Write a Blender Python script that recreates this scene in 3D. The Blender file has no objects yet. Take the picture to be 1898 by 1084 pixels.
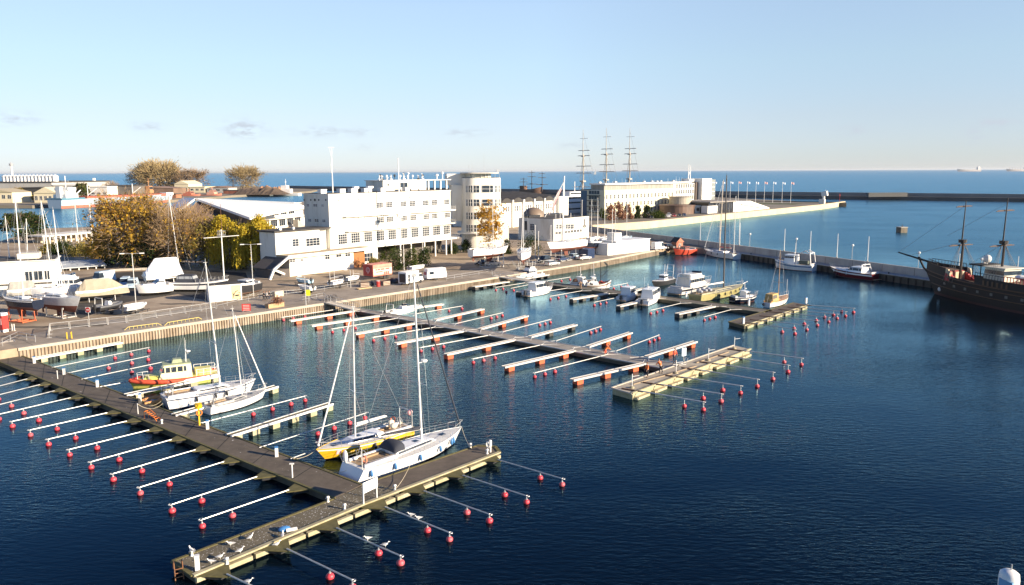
import bpy, bmesh, math, random
from mathutils import Vector, Matrix
R = math.radians
scene = bpy.context.scene
COL = scene.collection
rnd = random.Random(7)

# ------------------------------------------------------------------ camera
FPX, CAMH = 1440.0, 26.0
PITCH, ROLL = R(8.8806), R(0.2451)
cam_d = bpy.data.cameras.new('camera'); cam = bpy.data.objects.new('camera', cam_d); COL.objects.link(cam)
cam_d.sensor_width = 36.0; cam_d.lens = 36.0 * FPX / 1898.0
cam_d.clip_start = 0.5; cam_d.clip_end = 400000.0
cam.location = (0, 0, CAMH)
cam.rotation_euler = (Matrix.Rotation(R(90) - PITCH, 4, 'X') @ Matrix.Rotation(-ROLL, 4, 'Z')).to_euler()
scene.camera = cam

# ------------------------------------------------------------------ sky and sun
SUN_AZ, SUN_EL = math.atan2(0.915, -0.40), R(16.5)
world = bpy.data.worlds.new('World'); scene.world = world; world.use_nodes = True
wn, wl = world.node_tree.nodes, world.node_tree.links
bg = wn['Background']; bg.inputs['Strength'].default_value = 0.095
sky = wn.new('ShaderNodeTexSky'); sky.sky_type = 'NISHITA'; sky.sun_disc = False
sky.sun_elevation = SUN_EL; sky.sun_rotation = SUN_AZ
sky.air_density = 0.75; sky.dust_density = 0.0; sky.ozone_density = 3.0; sky.altitude = 0
def cloud_nodes():
    tc = wn.new('ShaderNodeTexCoord'); sx = wn.new('ShaderNodeSeparateXYZ'); wl.new(tc.outputs['Generated'], sx.inputs[0])
    def mth(op, a, b=None, c=None):
        n = wn.new('ShaderNodeMath'); n.operation = op
        for i, v in enumerate((a, b, c)):
            if v is None: continue
            if isinstance(v, (int, float)): n.inputs[i].default_value = v
            else: wl.new(v, n.inputs[i])
        return n.outputs[0]
    az = mth('ARCTAN2', sx.outputs[0], sx.outputs[1])
    el = mth('ARCSINE', sx.outputs[2])
    total = None
    # small grey puffs low over the sea: azimuth, elevation, half width, half height, strength (degrees)
    for a, e, w, h, s in ((-32.0, 3.3, 1.3, .40, .5), (-24.6, 3.0, .9, .28, .5), (-18.6, 2.9, 1.25, .55, .9), (-13.2, 2.8, 2.0, .36, .6),
                          (-10.4, 2.75, .7, .28, .4), (-10.6, 1.7, .6, .25, .35), (-3.4, 2.75, 1.5, .28, .5), (4.3, 1.8, 1.1, .26, .35),
                          (23.4, 2.6, .9, .32, .7), (31.4, 2.8, 1.0, .36, .8), (30.4, 2.1, .6, .45, .7), (33.6, 1.5, 1.6, .3, .25)):
        da = mth('DIVIDE', mth('SUBTRACT', az, R(a)), R(w)); de = mth('DIVIDE', mth('SUBTRACT', el, R(e)), R(h))
        q = mth('MULTIPLY', mth('POWER', 2.718, mth('MULTIPLY', mth('ADD', mth('MULTIPLY', da, da), mth('MULTIPLY', de, de)), -1.0)), s)
        total = q if total is None else mth('ADD', total, q)
    cb = wn.new('ShaderNodeCombineXYZ')
    wl.new(mth('MULTIPLY', az, 60.0), cb.inputs[0]); wl.new(mth('MULTIPLY', el, 170.0), cb.inputs[1])
    nz = wn.new('ShaderNodeTexNoise'); nz.inputs['Scale'].default_value = 1.0; nz.inputs['Detail'].default_value = 5; nz.inputs['Roughness'].default_value = .62
    wl.new(cb.outputs[0], nz.inputs['Vector'])
    m = wn.new('ShaderNodeMapRange'); wl.new(nz.outputs['Fac'], m.inputs['Value'])
    m.inputs['From Min'].default_value = .40; m.inputs['From Max'].default_value = .68
    fac = mth('MINIMUM', mth('MULTIPLY', mth('MULTIPLY', m.outputs[0], total), 1.7), .85)
    return fac
fac = cloud_nodes()
mixc = wn.new('ShaderNodeMix'); mixc.data_type = 'RGBA'; mixc.blend_type = 'MIX'
# the air low over the cold sea is cool white, not yellow: tint by elevation
tcw = wn.new('ShaderNodeTexCoord'); sxw = wn.new('ShaderNodeSeparateXYZ'); wl.new(tcw.outputs['Generated'], sxw.inputs[0])
rw = wn.new('ShaderNodeValToRGB'); wl.new(sxw.outputs[2], rw.inputs[0])
e = rw.color_ramp.elements; e[0].position = 0.0; e[0].color = (.27, .265, .34, 1); e[1].position = .62; e[1].color = (.11, .21, .36, 1)
for q_, c_ in ((.016, (.31, .285, .33)), (.065, (.45, .355, .335)), (.129, (.61, .475, .385)), (.198, (.76, .57, .45)), (.30, (.50, .52, .50)), (.42, (.20, .34, .46))): q = e.new(q_); q.color = (*c_, 1)
tint = wn.new('ShaderNodeMix'); tint.data_type = 'RGBA'; tint.blend_type = 'MULTIPLY'; tint.inputs[0].default_value = 1.0; tint.clamp_result = False
wl.new(sky.outputs[0], tint.inputs[6]); g_ = wn.new('ShaderNodeMix'); g_.data_type = 'RGBA'; g_.blend_type = 'MULTIPLY'; g_.inputs[0].default_value = 1.0; wl.new(rw.outputs[0], g_.inputs[6]); g_.inputs[7].default_value = (2.2, 2.2, 2.2, 1); ax = wn.new('ShaderNodeMapRange'); wl.new(sxw.outputs[0], ax.inputs['Value']); ax.inputs['From Min'].default_value = -1; ax.inputs['From Max'].default_value = 1
ra = wn.new('ShaderNodeValToRGB'); wl.new(ax.outputs[0], ra.inputs[0]); ra.color_ramp.elements[0].position = .20; ra.color_ramp.elements[0].color = (.74, .74, .74, 1); ra.color_ramp.elements[1].position = .80; ra.color_ramp.elements[1].color = (.86, .86, .86, 1); q = ra.color_ramp.elements.new(.52); q.color = (1, 1, 1, 1)
g2 = wn.new('ShaderNodeMix'); g2.data_type = 'RGBA'; g2.blend_type = 'MULTIPLY'; g2.inputs[0].default_value = 1.0; wl.new(g_.outputs[2], g2.inputs[6]); wl.new(ra.outputs[0], g2.inputs[7]); wl.new(g2.outputs[2], tint.inputs[7])
wl.new(fac, mixc.inputs[0]); wl.new(tint.outputs[2], mixc.inputs[6]); mixc.inputs[7].default_value = (2.6, 2.9, 3.3, 1)
wl.new(mixc.outputs[2], bg.inputs['Color'])
sun_d = bpy.data.lights.new('sun', 'SUN'); sun_d.energy = 4.7; sun_d.angle = R(0.53); sun_d.color = (1.0, .83, .62)
sun = bpy.data.objects.new('sun', sun_d); COL.objects.link(sun)
sdir = Vector((math.sin(SUN_AZ) * math.cos(SUN_EL), math.cos(SUN_AZ) * math.cos(SUN_EL), math.sin(SUN_EL)))
sun.rotation_euler = sdir.to_track_quat('Z', 'Y').to_euler()
vs = scene.view_settings
scene.display_settings.display_device = 'sRGB'
vs.view_transform = 'Standard'; vs.look = 'None'; vs.exposure = 1.3; vs.gamma = 1.0; vs.use_curve_mapping = False
try:
    scene.cycles.use_denoising = True; scene.cycles.max_bounces = 6; scene.cycles.transparent_max_bounces = 8
    scene.cycles.sample_clamp_indirect = 6.0
except Exception: pass

# ------------------------------------------------------------------ helpers
_cp, _sp, _cr, _sr = math.cos(PITCH), math.sin(PITCH), math.cos(ROLL), math.sin(ROLL)
def at(px, py, z=0.0):
    "the point at height z seen at pixel (px, py) of the 1898 x 1084 photograph"
    u, v = px - 949, 542 - py
    u, v = u * _cr + v * _sr, -u * _sr + v * _cr
    d = Vector((u, FPX * _cp + v * _sp, -FPX * _sp + v * _cp))
    return Vector((0, 0, CAMH)) + d * ((z - CAMH) / d.z)
def px_of(p):
    d = Vector(p) - Vector((0, 0, CAMH))
    x, y, z = d.x, d.y * _cp - d.z * _sp, d.y * _sp + d.z * _cp
    u, v = x / y * FPX, z / y * FPX
    return 949 + u * _cr - v * _sr, 542 - (u * _sr + v * _cr)
def zat(base, py):
    "height z above point base at which it shows at row py"
    lo, hi = -5.0, 120.0
    for _ in range(50):
        m = (lo + hi) / 2
        if px_of((base[0], base[1], m))[1] > py: lo = m
        else: hi = m
    return lo
def ang(a, b): return math.atan2(b[1] - a[1], b[0] - a[0])

MATS = {}
def mat(name, col, rough=.6, metal=0.0, var=.12, scale=1.5, bump=0.0, col2=None, stretch=None, spec=.5, bscale=None, alpha=None):
    if name in MATS: return MATS[name]
    m = bpy.data.materials.new(name); m.use_nodes = True
    n, l = m.node_tree.nodes, m.node_tree.links
    p = n['Principled BSDF']; p.inputs['Roughness'].default_value = rough; p.inputs['Metallic'].default_value = metal
    p.inputs['Specular IOR Level'].default_value = spec
    tc = n.new('ShaderNodeTexCoord'); mp = n.new('ShaderNodeMapping'); l.new(tc.outputs['Object'], mp.inputs[0])
    if stretch: mp.inputs['Scale'].default_value = stretch
    nz = n.new('ShaderNodeTexNoise'); nz.inputs['Scale'].default_value = scale; nz.inputs['Detail'].default_value = 6; nz.inputs['Roughness'].default_value = .65
    l.new(mp.outputs[0], nz.inputs['Vector'])
    rp = n.new('ShaderNodeValToRGB'); rp.color_ramp.elements[0].position = .32; rp.color_ramp.elements[1].position = .68
    c2 = col2 if col2 else tuple(min(1, c * (1 + var)) for c in col)
    c1 = col if col2 else tuple(c * (1 - var) for c in col)
    rp.color_ramp.elements[0].color = (*c1, 1); rp.color_ramp.elements[1].color = (*c2, 1)
    l.new(nz.outputs['Fac'], rp.inputs[0]); l.new(rp.outputs[0], p.inputs['Base Color'])
    if bump:
        nb = n.new('ShaderNodeTexNoise'); nb.inputs['Scale'].default_value = bscale or scale * 6; nb.inputs['Detail'].default_value = 4
        l.new(mp.outputs[0], nb.inputs['Vector'])
        b = n.new('ShaderNodeBump'); b.inputs['Strength'].default_value = bump; b.inputs['Distance'].default_value = .05
        l.new(nb.outputs['Fac'], b.inputs['Height']); l.new(b.outputs[0], p.inputs['Normal'])
    MATS[name] = m
    return m

class MB:
    "collects shapes; build() links them as one mesh object"
    def __init__(s): s.v = []; s.f = []; s.m = []
    def add(s, vs, fs, mi=0):
        k = len(s.v); s.v += [tuple(v) for v in vs]
        for f in fs: s.f.append(tuple(i + k for i in f)); s.m.append(mi)
        return s
    def box(s, c, d, rz=0.0, mi=0, rx=0.0, ry=0.0):
        x, y, z = d[0] / 2, d[1] / 2, d[2] / 2
        M = Matrix.Rotation(rz, 3, 'Z') @ Matrix.Rotation(ry, 3, 'Y') @ Matrix.Rotation(rx, 3, 'X')
        vs = [M @ Vector(p) + Vector(c) for p in ((-x,-y,-z),(x,-y,-z),(x,y,-z),(-x,y,-z),(-x,-y,z),(x,-y,z),(x,y,z),(-x,y,z))]
        return s.add(vs, ((0,3,2,1),(4,5,6,7),(0,1,5,4),(1,2,6,5),(2,3,7,6),(3,0,4,7)), mi)
    def bx(s, x0, x1, y0, y1, z0, z1, mi=0): return s.box(((x0+x1)/2,(y0+y1)/2,(z0+z1)/2), (x1-x0,y1-y0,z1-z0), 0, mi)
    def tube(s, a, b, r, r2=None, n=6, mi=0, caps=True):
        a, b = Vector(a), Vector(b); r2 = r if r2 is None else r2
        d = (b - a)
        if d.length < 1e-6: return s
        q = d.to_track_quat('Z', 'Y'); vs = []
        for p, rr in ((a, r), (b, r2)):
            for i in range(n):
                t = 2 * math.pi * i / n
                vs.append(p + q @ Vector((rr * math.cos(t), rr * math.sin(t), 0)))
        fs = [(i, (i+1) % n, n + (i+1) % n, n + i) for i in range(n)]
        if caps: fs += [tuple(reversed(range(n))), tuple(range(n, 2*n))]
        return s.add(vs, fs, mi)
    def path(s, pts, r, n=6, mi=0):
        for a, b in zip(pts, pts[1:]): s.tube(a, b, r, n=n, mi=mi)
        return s
    def bar(s, a, b, w, h, mi=0):
        "rectangular bar from a to b, w wide and h tall"
        a, b = Vector(a), Vector(b); d = b - a; L = d.length
        if L < 1e-6: return s
        rz = math.atan2(d.y, d.x); ry = -math.asin(max(-1, min(1, d.z / L)))
        return s.box((a + b) / 2, (L, w, h), rz, mi, 0, ry)
    def prism(s, poly, z0, z1, mi=0, mtop=None):
        n = len(poly)
        ar = sum(poly[i][0]*poly[(i+1)%n][1]-poly[(i+1)%n][0]*poly[i][1] for i in range(n))
        if ar < 0: poly = poly[::-1]
        vs = [(p[0], p[1], z0) for p in poly] + [(p[0], p[1], z1) for p in poly]
        s.add(vs, [(i, (i+1) % n, n + (i+1) % n, n + i) for i in range(n)] + [tuple(reversed(range(n)))], mi)
        return s.add([(p[0], p[1], z1) for p in poly], [tuple(range(n))], mi if mtop is None else mtop)
    def loft(s, rings, closed=True, cap0=True, cap1=True, mi=0, rowmat=None):
        n = len(rings[0]); k = len(s.v)
        vs = [p for r in rings for p in r]; fs = []; ms = []
        for j in range(len(rings) - 1):
            for i in range(n if closed else n - 1):
                i2 = (i + 1) % n
                fs.append((j*n+i, j*n+i2, (j+1)*n+i2, (j+1)*n+i)); ms.append(rowmat[i] if rowmat else mi)
        s.add(vs, fs, mi)
        if rowmat: s.m[-len(fs):] = ms
        if cap0: s.add(rings[0], [tuple(reversed(range(n)))], mi)
        if cap1: s.add(rings[-1], [tuple(range(n))], mi)
        return s
    def lathe(s, prof, n=12, c=(0,0,0), mi=0):
        rings = [[(c[0]+r*math.cos(2*math.pi*i/n), c[1]+r*math.sin(2*math.pi*i/n), c[2]+z) for i in range(n)] for r, z in prof]
        return s.loft(rings, mi=mi)
    def ell(s, c, r, nu=10, nv=6, mi=0, a0=-90, a1=90):
        prof = [(max(.001, math.cos(R(a0+(a1-a0)*j/nv))), math.sin(R(a0+(a1-a0)*j/nv))) for j in range(nv+1)]
        rings = [[(c[0]+r[0]*p*math.cos(2*math.pi*i/nu), c[1]+r[1]*p*math.sin(2*math.pi*i/nu), c[2]+r[2]*z) for i in range(nu)] for p, z in prof]
        return s.loft(rings, mi=mi)
    def quad(s, a, b, c, d, mi=0): return s.add((a, b, c, d), ((0,1,2,3),), mi)
    def torus(s, c, R0, r, axis='z', nu=14, nv=6, mi=0):
        rings = []
        for i in range(nu + 1):
            t = 2*math.pi*i/nu; ring = []
            for j in range(nv):
                u = 2*math.pi*j/nv; q = R0 + r*math.cos(u); w = r*math.sin(u)
                p = (q*math.cos(t), q*math.sin(t), w)
                p = {'z': p, 'y': (p[0], p[2], p[1]), 'x': (p[2], p[0], p[1])}[axis]
                ring.append((c[0]+p[0], c[1]+p[1], c[2]+p[2]))
            rings.append(ring)
        return s.loft(rings, cap0=False, cap1=False, mi=mi)
    def build(s, name, mats, parent=None, loc=None, rz=0.0, smooth=False, label=None, auto=None):
        me = bpy.data.meshes.new(name); me.from_pydata(s.v, [], s.f)
        if not isinstance(mats, (list, tuple)): mats = [mats]
        for m in mats: me.materials.append(m)
        if len(mats) > 1: me.polygons.foreach_set('material_index', s.m)
        bm = bmesh.new(); bm.from_mesh(me)
        if auto: bmesh.ops.remove_doubles(bm, verts=bm.verts, dist=.002)
        bmesh.ops.recalc_face_normals(bm, faces=bm.faces); bm.to_mesh(me); bm.free()
        if smooth: me.polygons.foreach_set('use_smooth', [True] * len(me.polygons))
        if auto: me.set_sharp_from_angle(angle=R(auto)); 
        o = bpy.data.objects.new(name, me); COL.objects.link(o)
        if parent: o.parent = parent
        if loc is not None: o.location = loc
        o.rotation_euler = (0, 0, rz)
        if label: o['label'] = label
        return o

def _islands(s):
    par = list(range(len(s.v)))
    def find(i):
        while par[i] != i: par[i] = par[par[i]]; i = par[i]
        return i
    for f in s.f:
        r = find(f[0])
        for i in f[1:]: par[find(i)] = r
    out = {}
    for f, m in zip(s.f, s.m): out.setdefault(find(f[0]), []).append((f, m))
    return list(out.values())
def _builds(s, name, mats, parent=None, **k):
    "each connected piece becomes an object of its own"
    o = None
    for isl in _islands(s):
        b = MB(); idx = {}
        for f, mi in isl:
            for i in f:
                if i not in idx: idx[i] = len(b.v); b.v.append(s.v[i])
            b.f.append(tuple(idx[i] for i in f)); b.m.append(mi)
        o = b.build(name, mats, parent, **k)
    return o
MB.builds = _builds
def _sweep(s, pts, r, n=8, mi=0):
    rings = []; P = [Vector(p) for p in pts]
    for i, p in enumerate(P):
        t = (P[min(i+1, len(P)-1)] - P[max(i-1, 0)]).normalized(); q = t.to_track_quat('Z', 'Y')
        rr = r*(.75 if i in (0, len(P)-1) else 1); rings.append([tuple(p + q @ Vector((rr*math.cos(2*math.pi*j/n), rr*math.sin(2*math.pi*j/n), 0))) for j in range(n)])
    return s.loft(rings, mi=mi)
MB.sweep = _sweep
def tag(o, label, cat, group=None, kind=None):
    if label: o['label'] = label
    if cat: o['category'] = cat
    if group: o['group'] = group
    if kind: o['kind'] = kind
    return o
def thing(name, label, cat, loc=(0,0,0), rz=0.0, group=None):
    o = bpy.data.objects.new(name, None); COL.objects.link(o); o.empty_display_size = .2
    o.location = loc; o.rotation_euler = (0, 0, rz)
    return tag(o, label, cat, group)
KIDS = {}
def copy_tree(o, parent=None):
    c = o.copy(); COL.objects.link(c)
    if parent: c.parent = parent
    for ch in list(o.children): copy_tree(ch, c)
    return c
def dup(o, loc, rz=0.0, label=None, scale=None):
    c = copy_tree(o); c.location = loc; c.rotation_euler = (0, 0, rz)
    if label: c['label'] = label
    if scale: c.scale = scale if isinstance(scale, (tuple, list)) else (scale,)*3
    return c
ORD = ['first','second','third','fourth','fifth','sixth','seventh','eighth','ninth','tenth','eleventh','twelfth','thirteenth','fourteenth','fifteenth','sixteenth','seventeenth','eighteenth','nineteenth','twentieth']

# ------------------------------------------------------------------ materials
WHITE = mat('white_paint', (.74,.73,.70), .45, var=.06)
WHITEG = mat('white_gelcoat', (.78,.78,.77), .22, var=.03, scale=.6)
CREAMW = mat('white_render', (.74,.72,.66), .8, var=.05, scale=.5, bump=.05)
WALLW = mat('weathered_white_wall', (.74,.71,.63), .85, col2=(.50,.44,.34), scale=.35, stretch=(1,1,.22)); 
WALLW.node_tree.nodes['Color Ramp'].color_ramp.elements[0].position = .5; WALLW.node_tree.nodes['Color Ramp'].color_ramp.elements[1].position = .82
GLASS = mat('window_glass', (.025,.035,.05), .08, var=.4, scale=.8)
DARK = mat('dark_rubber', (.02,.02,.022), .6)
BLACKM = mat('black_metal', (.025,.026,.03), .4)
STEEL = mat('galvanised_steel', (.50,.50,.49), .4, metal=.5, var=.12)
ALU = mat('aluminium_spar', (.72,.71,.68), .35, metal=.2, var=.05)
DECKP = mat('pier_deck_boards', (.085,.068,.05), .85, col2=(.15,.12,.09), scale=.9, bump=.3, bscale=18)
ALGAE = mat('algae_grown_plate', (.085,.075,.022), .85, col2=(.15,.13,.05), scale=1.6, bump=.2)
PCONC = mat('pier_edge_concrete', (.30,.26,.14), .85, col2=(.42,.38,.26), scale=1.2, bump=.2)
PDARK = mat('wet_pontoon_side', (.05,.045,.03), .7, col2=(.10,.09,.06), scale=1.0)
CONC = mat('concrete', (.34,.32,.28), .85, col2=(.46,.43,.38), scale=.5, bump=.15)
CONCD = mat('grey_sea_wall_concrete', (.30,.28,.26), .9, col2=(.42,.40,.37), scale=.4, stretch=(1,1,.3), bump=.2)
REDB = mat('red_buoy_plastic', (.50,.030,.050), .45, col2=(.60,.07,.09), scale=3)
ORAF = mat('orange_float_plastic', (.62,.10,.03), .55, var=.15)
PLANK = mat('bleached_planks', (.40,.36,.30), .8, col2=(.52,.47,.40), scale=1.0, stretch=(1,8,1))
BUFF = mat('sandstone_quay_wall', (.52,.42,.26), .9, col2=(.62,.52,.35), scale=.25, stretch=(1,1,.4), bump=.15)
RED = mat('red_paint', (.48,.035,.03), .5)
ORANGE = mat('orange_paint', (.75,.20,.02), .5)
YELLOW = mat('yellow_paint', (.72,.44,.02), .4)
BLUE = mat('blue_paint', (.06,.20,.45), .4)
NAVY = mat('navy_gelcoat', (.012,.018,.035), .25)
ANTIF = mat('red_antifouling', (.14,.045,.03), .8)
ANTIFK = mat('black_antifouling', (.02,.02,.022), .7)
TEAK = mat('teak_deck', (.36,.25,.14), .7, scale=1, stretch=(1,10,1))
GREYP = mat('grey_canvas', (.33,.32,.29), .9, bump=.2)
BROWN = mat('brown_timber', (.13,.06,.03), .7, scale=1, stretch=(1,6,6))
ROOFD = mat('bitumen_roof', (.05,.047,.045), .9, var=.3, scale=.4)
WIRE = mat('steel_wire', (.45,.45,.45), .45, metal=.4)
SKIN = mat('skin', (.45,.27,.19), .6)
# ------------------------------------------------------------------ setting: water, ground, quays
def water_mat():
    m = bpy.data.materials.new('sea_water'); m.use_nodes = True
    n, l = m.node_tree.nodes, m.node_tree.links
    p = n['Principled BSDF']; p.inputs['Roughness'].default_value = .07; p.inputs['IOR'].default_value = 1.33
    p.inputs['Base Color'].default_value = (.006, .022, .042, 1)
    tc = n.new('ShaderNodeTexCoord')
    def noise(sc, rot, det, scale=1.0, rough=.55):
        mp = n.new('ShaderNodeMapping'); l.new(tc.outputs['Object'], mp.inputs[0]); mp.inputs['Scale'].default_value = sc; mp.inputs['Rotation'].default_value = (0, 0, rot)
        z = n.new('ShaderNodeTexNoise'); z.inputs['Scale'].default_value = scale; z.inputs['Detail'].default_value = det; z.inputs['Roughness'].default_value = rough
        l.new(mp.outputs[0], z.inputs['Vector']); return z.outputs['Fac']
    def mth(op, a, b):
        q = n.new('ShaderNodeMath'); q.operation = op
        for i, v in enumerate((a, b)):
            if isinstance(v, (int, float)): q.inputs[i].default_value = v
            else: l.new(v, q.inputs[i])
        return q.outputs[0]
    h = mth('ADD', mth('MULTIPLY', noise((.9, 2.6, 1), R(28), 3), .55), mth('MULTIPLY', noise((2.6, 5.2, 1), R(12), 2), .16))
    big = noise((.02, .035, 1), R(20), 3)
    amp = n.new('ShaderNodeMapRange'); l.new(big, amp.inputs['Value']); amp.inputs['From Min'].default_value = .35; amp.inputs['From Max'].default_value = .65
    amp.inputs['To Min'].default_value = .30; amp.inputs['To Max'].default_value = 1.35
    # outside the harbour the swell is longer and higher
    sw = mth('MULTIPLY', noise((.05, .16, 1), R(8), 3), 1.8)
    sx = n.new('ShaderNodeSeparateXYZ'); l.new(tc.outputs['Object'], sx.inputs[0])
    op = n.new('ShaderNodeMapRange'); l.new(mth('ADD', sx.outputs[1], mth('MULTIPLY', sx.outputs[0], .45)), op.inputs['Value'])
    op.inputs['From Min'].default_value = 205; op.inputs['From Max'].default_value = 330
    hh = mth('ADD', mth('MULTIPLY', h, amp.outputs[0]), mth('MULTIPLY', sw, op.outputs[0]))
    b = n.new('ShaderNodeBump'); b.inputs['Strength'].default_value = 1.0; b.inputs['Distance'].default_value = .13
    l.new(hh, b.inputs['Height'])
    # body colour of the water under a wave-roughened mirror whose grazing reflectance is limited by wave shadowing
    n.remove(p); out = n['Material Output']
    df = n.new('ShaderNodeBsdfDiffuse'); gl = n.new('ShaderNodeBsdfGlossy'); fr = n.new('ShaderNodeFresnel'); fr.inputs['IOR'].default_value = 1.33
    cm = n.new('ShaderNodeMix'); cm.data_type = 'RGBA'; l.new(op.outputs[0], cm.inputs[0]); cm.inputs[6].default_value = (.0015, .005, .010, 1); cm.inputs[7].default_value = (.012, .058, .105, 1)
    l.new(cm.outputs[2], df.inputs['Color'])
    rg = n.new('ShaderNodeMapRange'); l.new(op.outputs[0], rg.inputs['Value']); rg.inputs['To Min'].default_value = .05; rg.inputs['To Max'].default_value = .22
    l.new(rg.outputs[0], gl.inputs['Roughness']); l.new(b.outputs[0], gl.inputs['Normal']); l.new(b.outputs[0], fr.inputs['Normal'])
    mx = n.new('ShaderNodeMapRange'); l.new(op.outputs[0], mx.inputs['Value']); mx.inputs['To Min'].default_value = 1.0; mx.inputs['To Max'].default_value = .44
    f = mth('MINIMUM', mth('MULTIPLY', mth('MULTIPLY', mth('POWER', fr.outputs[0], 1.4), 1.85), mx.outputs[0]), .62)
    ms = n.new('ShaderNodeMixShader'); l.new(f, ms.inputs[0]); l.new(df.outputs[0], ms.inputs[1]); l.new(gl.outputs[0], ms.inputs[2]); l.new(ms.outputs[0], out.inputs['Surface'])
    gl.inputs['Color'].default_value = (.52, .84, 1, 1)
    return m
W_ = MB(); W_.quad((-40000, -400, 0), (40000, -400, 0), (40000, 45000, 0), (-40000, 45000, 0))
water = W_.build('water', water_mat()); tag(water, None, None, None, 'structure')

GROUND = mat('sandy_yard_ground', (.20,.145,.095), .95, col2=(.46,.37,.26), scale=.13, bump=.35, bscale=4)
GRD2 = mat('far_land_ground', (.16,.135,.10), .95, col2=(.24,.21,.16), scale=.03)
PAVE = mat('quay_paving', (.23,.19,.14), .9, col2=(.38,.32,.25), scale=.22, bump=.15, bscale=5)
ASPH = mat('shade_darkened_asphalt', (.022,.021,.020), .92, col2=(.060,.054,.047), scale=.3, bump=.2, bscale=9)  # asphalt colour deepened to hold the long shadows of the stored boats
GRASS = mat('lawn_grass', (.06,.075,.02), .95, col2=(.11,.11,.04), scale=1.2, bump=.4)

QZ = 1.8
def xy(p): return (p[0], p[1])
edge = [(-110, 60), (-69.3, 106.4), xy(at(480,579,QZ)), xy(at(587,563,QZ)), xy(at(631,557,QZ)), xy(at(913,514,QZ)), xy(at(1100,485,QZ)), xy(at(1220,462,QZ))]
WA = Vector((30.6, 322, 0)); WB = Vector((93.2, 177.2, 0)); wd = (WB - WA).normalized(); wn_ = Vector((wd.y, -wd.x, 0))  # sea wall line; wn_ points to the bay
if wn_.x < 0: wn_ = -wn_
led = lambda t, off: WA + wd * t - wn_ * off
L0 = led(84, 2.9)
land = edge + [(50.5, 247.5), (L0.x, L0.y), xy(led(84, -.4)), xy(WA + wn_*.4), (34, 331), xy(at(1075,373,QZ)), xy(at(900,371,QZ)), xy(at(575,372,QZ)), xy(at(505,380,QZ)), (-175,400), xy(at(185,420,QZ)), xy(at(81,423,QZ)), xy(at(0,447,QZ)), (-300,200), (-300,60)]
o = MB().prism(land, -3, QZ).build('ground', GROUND); tag(o, None, None, None, 'structure')
FZ = 2.7
fq = [(34, 331), xy(at(1200,423,0)), xy(at(1330,408.5,0)), xy(at(1520,388,0)), xy(at(1565,381,0))]
fland = fq + [xy(at(1569,376,FZ)), xy(at(1500,374,FZ)), xy(at(1300,364,FZ)), xy(at(1080,367.5,FZ)), (20, 560), (20, 331.5)]
o = MB().prism(fland, -3, FZ).build('far_pier_ground', GRD2); tag(o, None, None, None, 'structure')
port = [(-900, 586), xy(at(0,386,0)), xy(at(60,386,0)), xy(at(112,383.5,0)), xy(at(330,374.5,0)), xy(at(430,366,0)), xy(at(482,363,0)), xy(at(575,357.5,0)), xy(at(590,354,0)), xy(at(470,347,0)), xy(at(200,346.5,0)), (-1500, 1400), (-2200,800)]
o = MB().prism(port, -3, 2.2).build('harbour_land', GRD2); tag(o, None, None, None, 'structure')
# promenade strip along the basin, laid 4 mm above the yard ground
def off_poly(pts, d):
    out = []
    for i, p in enumerate(pts):
        a = Vector(pts[max(0, i-1)]); b = Vector(pts[min(len(pts)-1, i+1)]); t = (b - a).normalized(); out.append((p[0] - t.y*d, p[1] + t.x*d))
    return out
st = edge[1:]
inner = [xy(at(0,632,QZ)), xy(at(90,612,QZ)), xy(at(165,598,QZ)), xy(at(400,565,QZ)), xy(at(520,541,QZ)), xy(at(700,520,QZ)), xy(at(913,492,QZ)), xy(at(1110,470,QZ)), xy(at(1205,452,QZ))]
so = off_poly(st, .45)
m = MB(); pl = [(p[0], p[1], QZ+.004) for p in so + inner[::-1]]; m.add(pl, [tuple(range(len(pl)))])
o = m.build('quay_promenade', PAVE); tag(o, None, None, None, 'structure')
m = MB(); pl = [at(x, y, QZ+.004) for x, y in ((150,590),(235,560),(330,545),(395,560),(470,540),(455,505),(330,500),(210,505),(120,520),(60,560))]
m.add(pl, [tuple(range(len(pl)))]); o = m.build('boat_yard_shaded_asphalt', ASPH); tag(o, None, None, None, 'structure')

# paving seams, patches and drain covers on the promenade, each sheet 4 mm above the one below
SEAM = mat('paving_seam', (.10,.085,.065), .95); rs = random.Random(12); m = MB()
for a, b in zip(st[:-1], st[1:]):
    A_, B_ = Vector((*a, QZ+.008)), Vector((*b, QZ+.008)); t = (B_-A_).normalized(); nn = Vector((-t.y, t.x, 0)); L = (B_-A_).length
    for k in range(int(L/5)): p = A_ + t*(5*k+2); q = p + nn*(3.2 if k % 2 else 5.0); m.quad(p + nn*.5, q, q + t*.07, p + nn*.5 + t*.07)
    m.quad(A_ + nn*2.9, B_ + nn*2.9, B_ + nn*2.97, A_ + nn*2.97)
o = m.build('paving_seam', SEAM); tag(o, None, None, None, 'structure')
PATCH = mat('dark_ground_patch', (.085,.07,.05), .9, col2=(.17,.14,.10), scale=.6, bump=.2)
m = MB()
for x, y, w, h in ((60,606,9,2.2),(150,603,11,2.4),(30,622,6,1.6),(330,563,9,2),(540,520,10,3),(600,508,12,2.5),(830,500,12,3),(760,512,7,2),(870,480,14,4),(960,490,10,3),(1040,475,12,4),(420,556,8,1.8),(240,583,10,2),(120,560,12,4),(1150,482,6,1.2),(500,532,8,2)):
    c = at(x, y, QZ+.012); n_ = 18; pts = []
    for i in range(n_): a = 2*math.pi*i/n_; k = .65 + .5*rs.random(); pts.append((c.x + w/2*k*math.cos(a), c.y + h/2*k*math.sin(a), QZ+.012))
    m.add(pts, [tuple(range(n_))])
o = m.build('ground_patch', PATCH); tag(o, None, None, None, 'structure')

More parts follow.
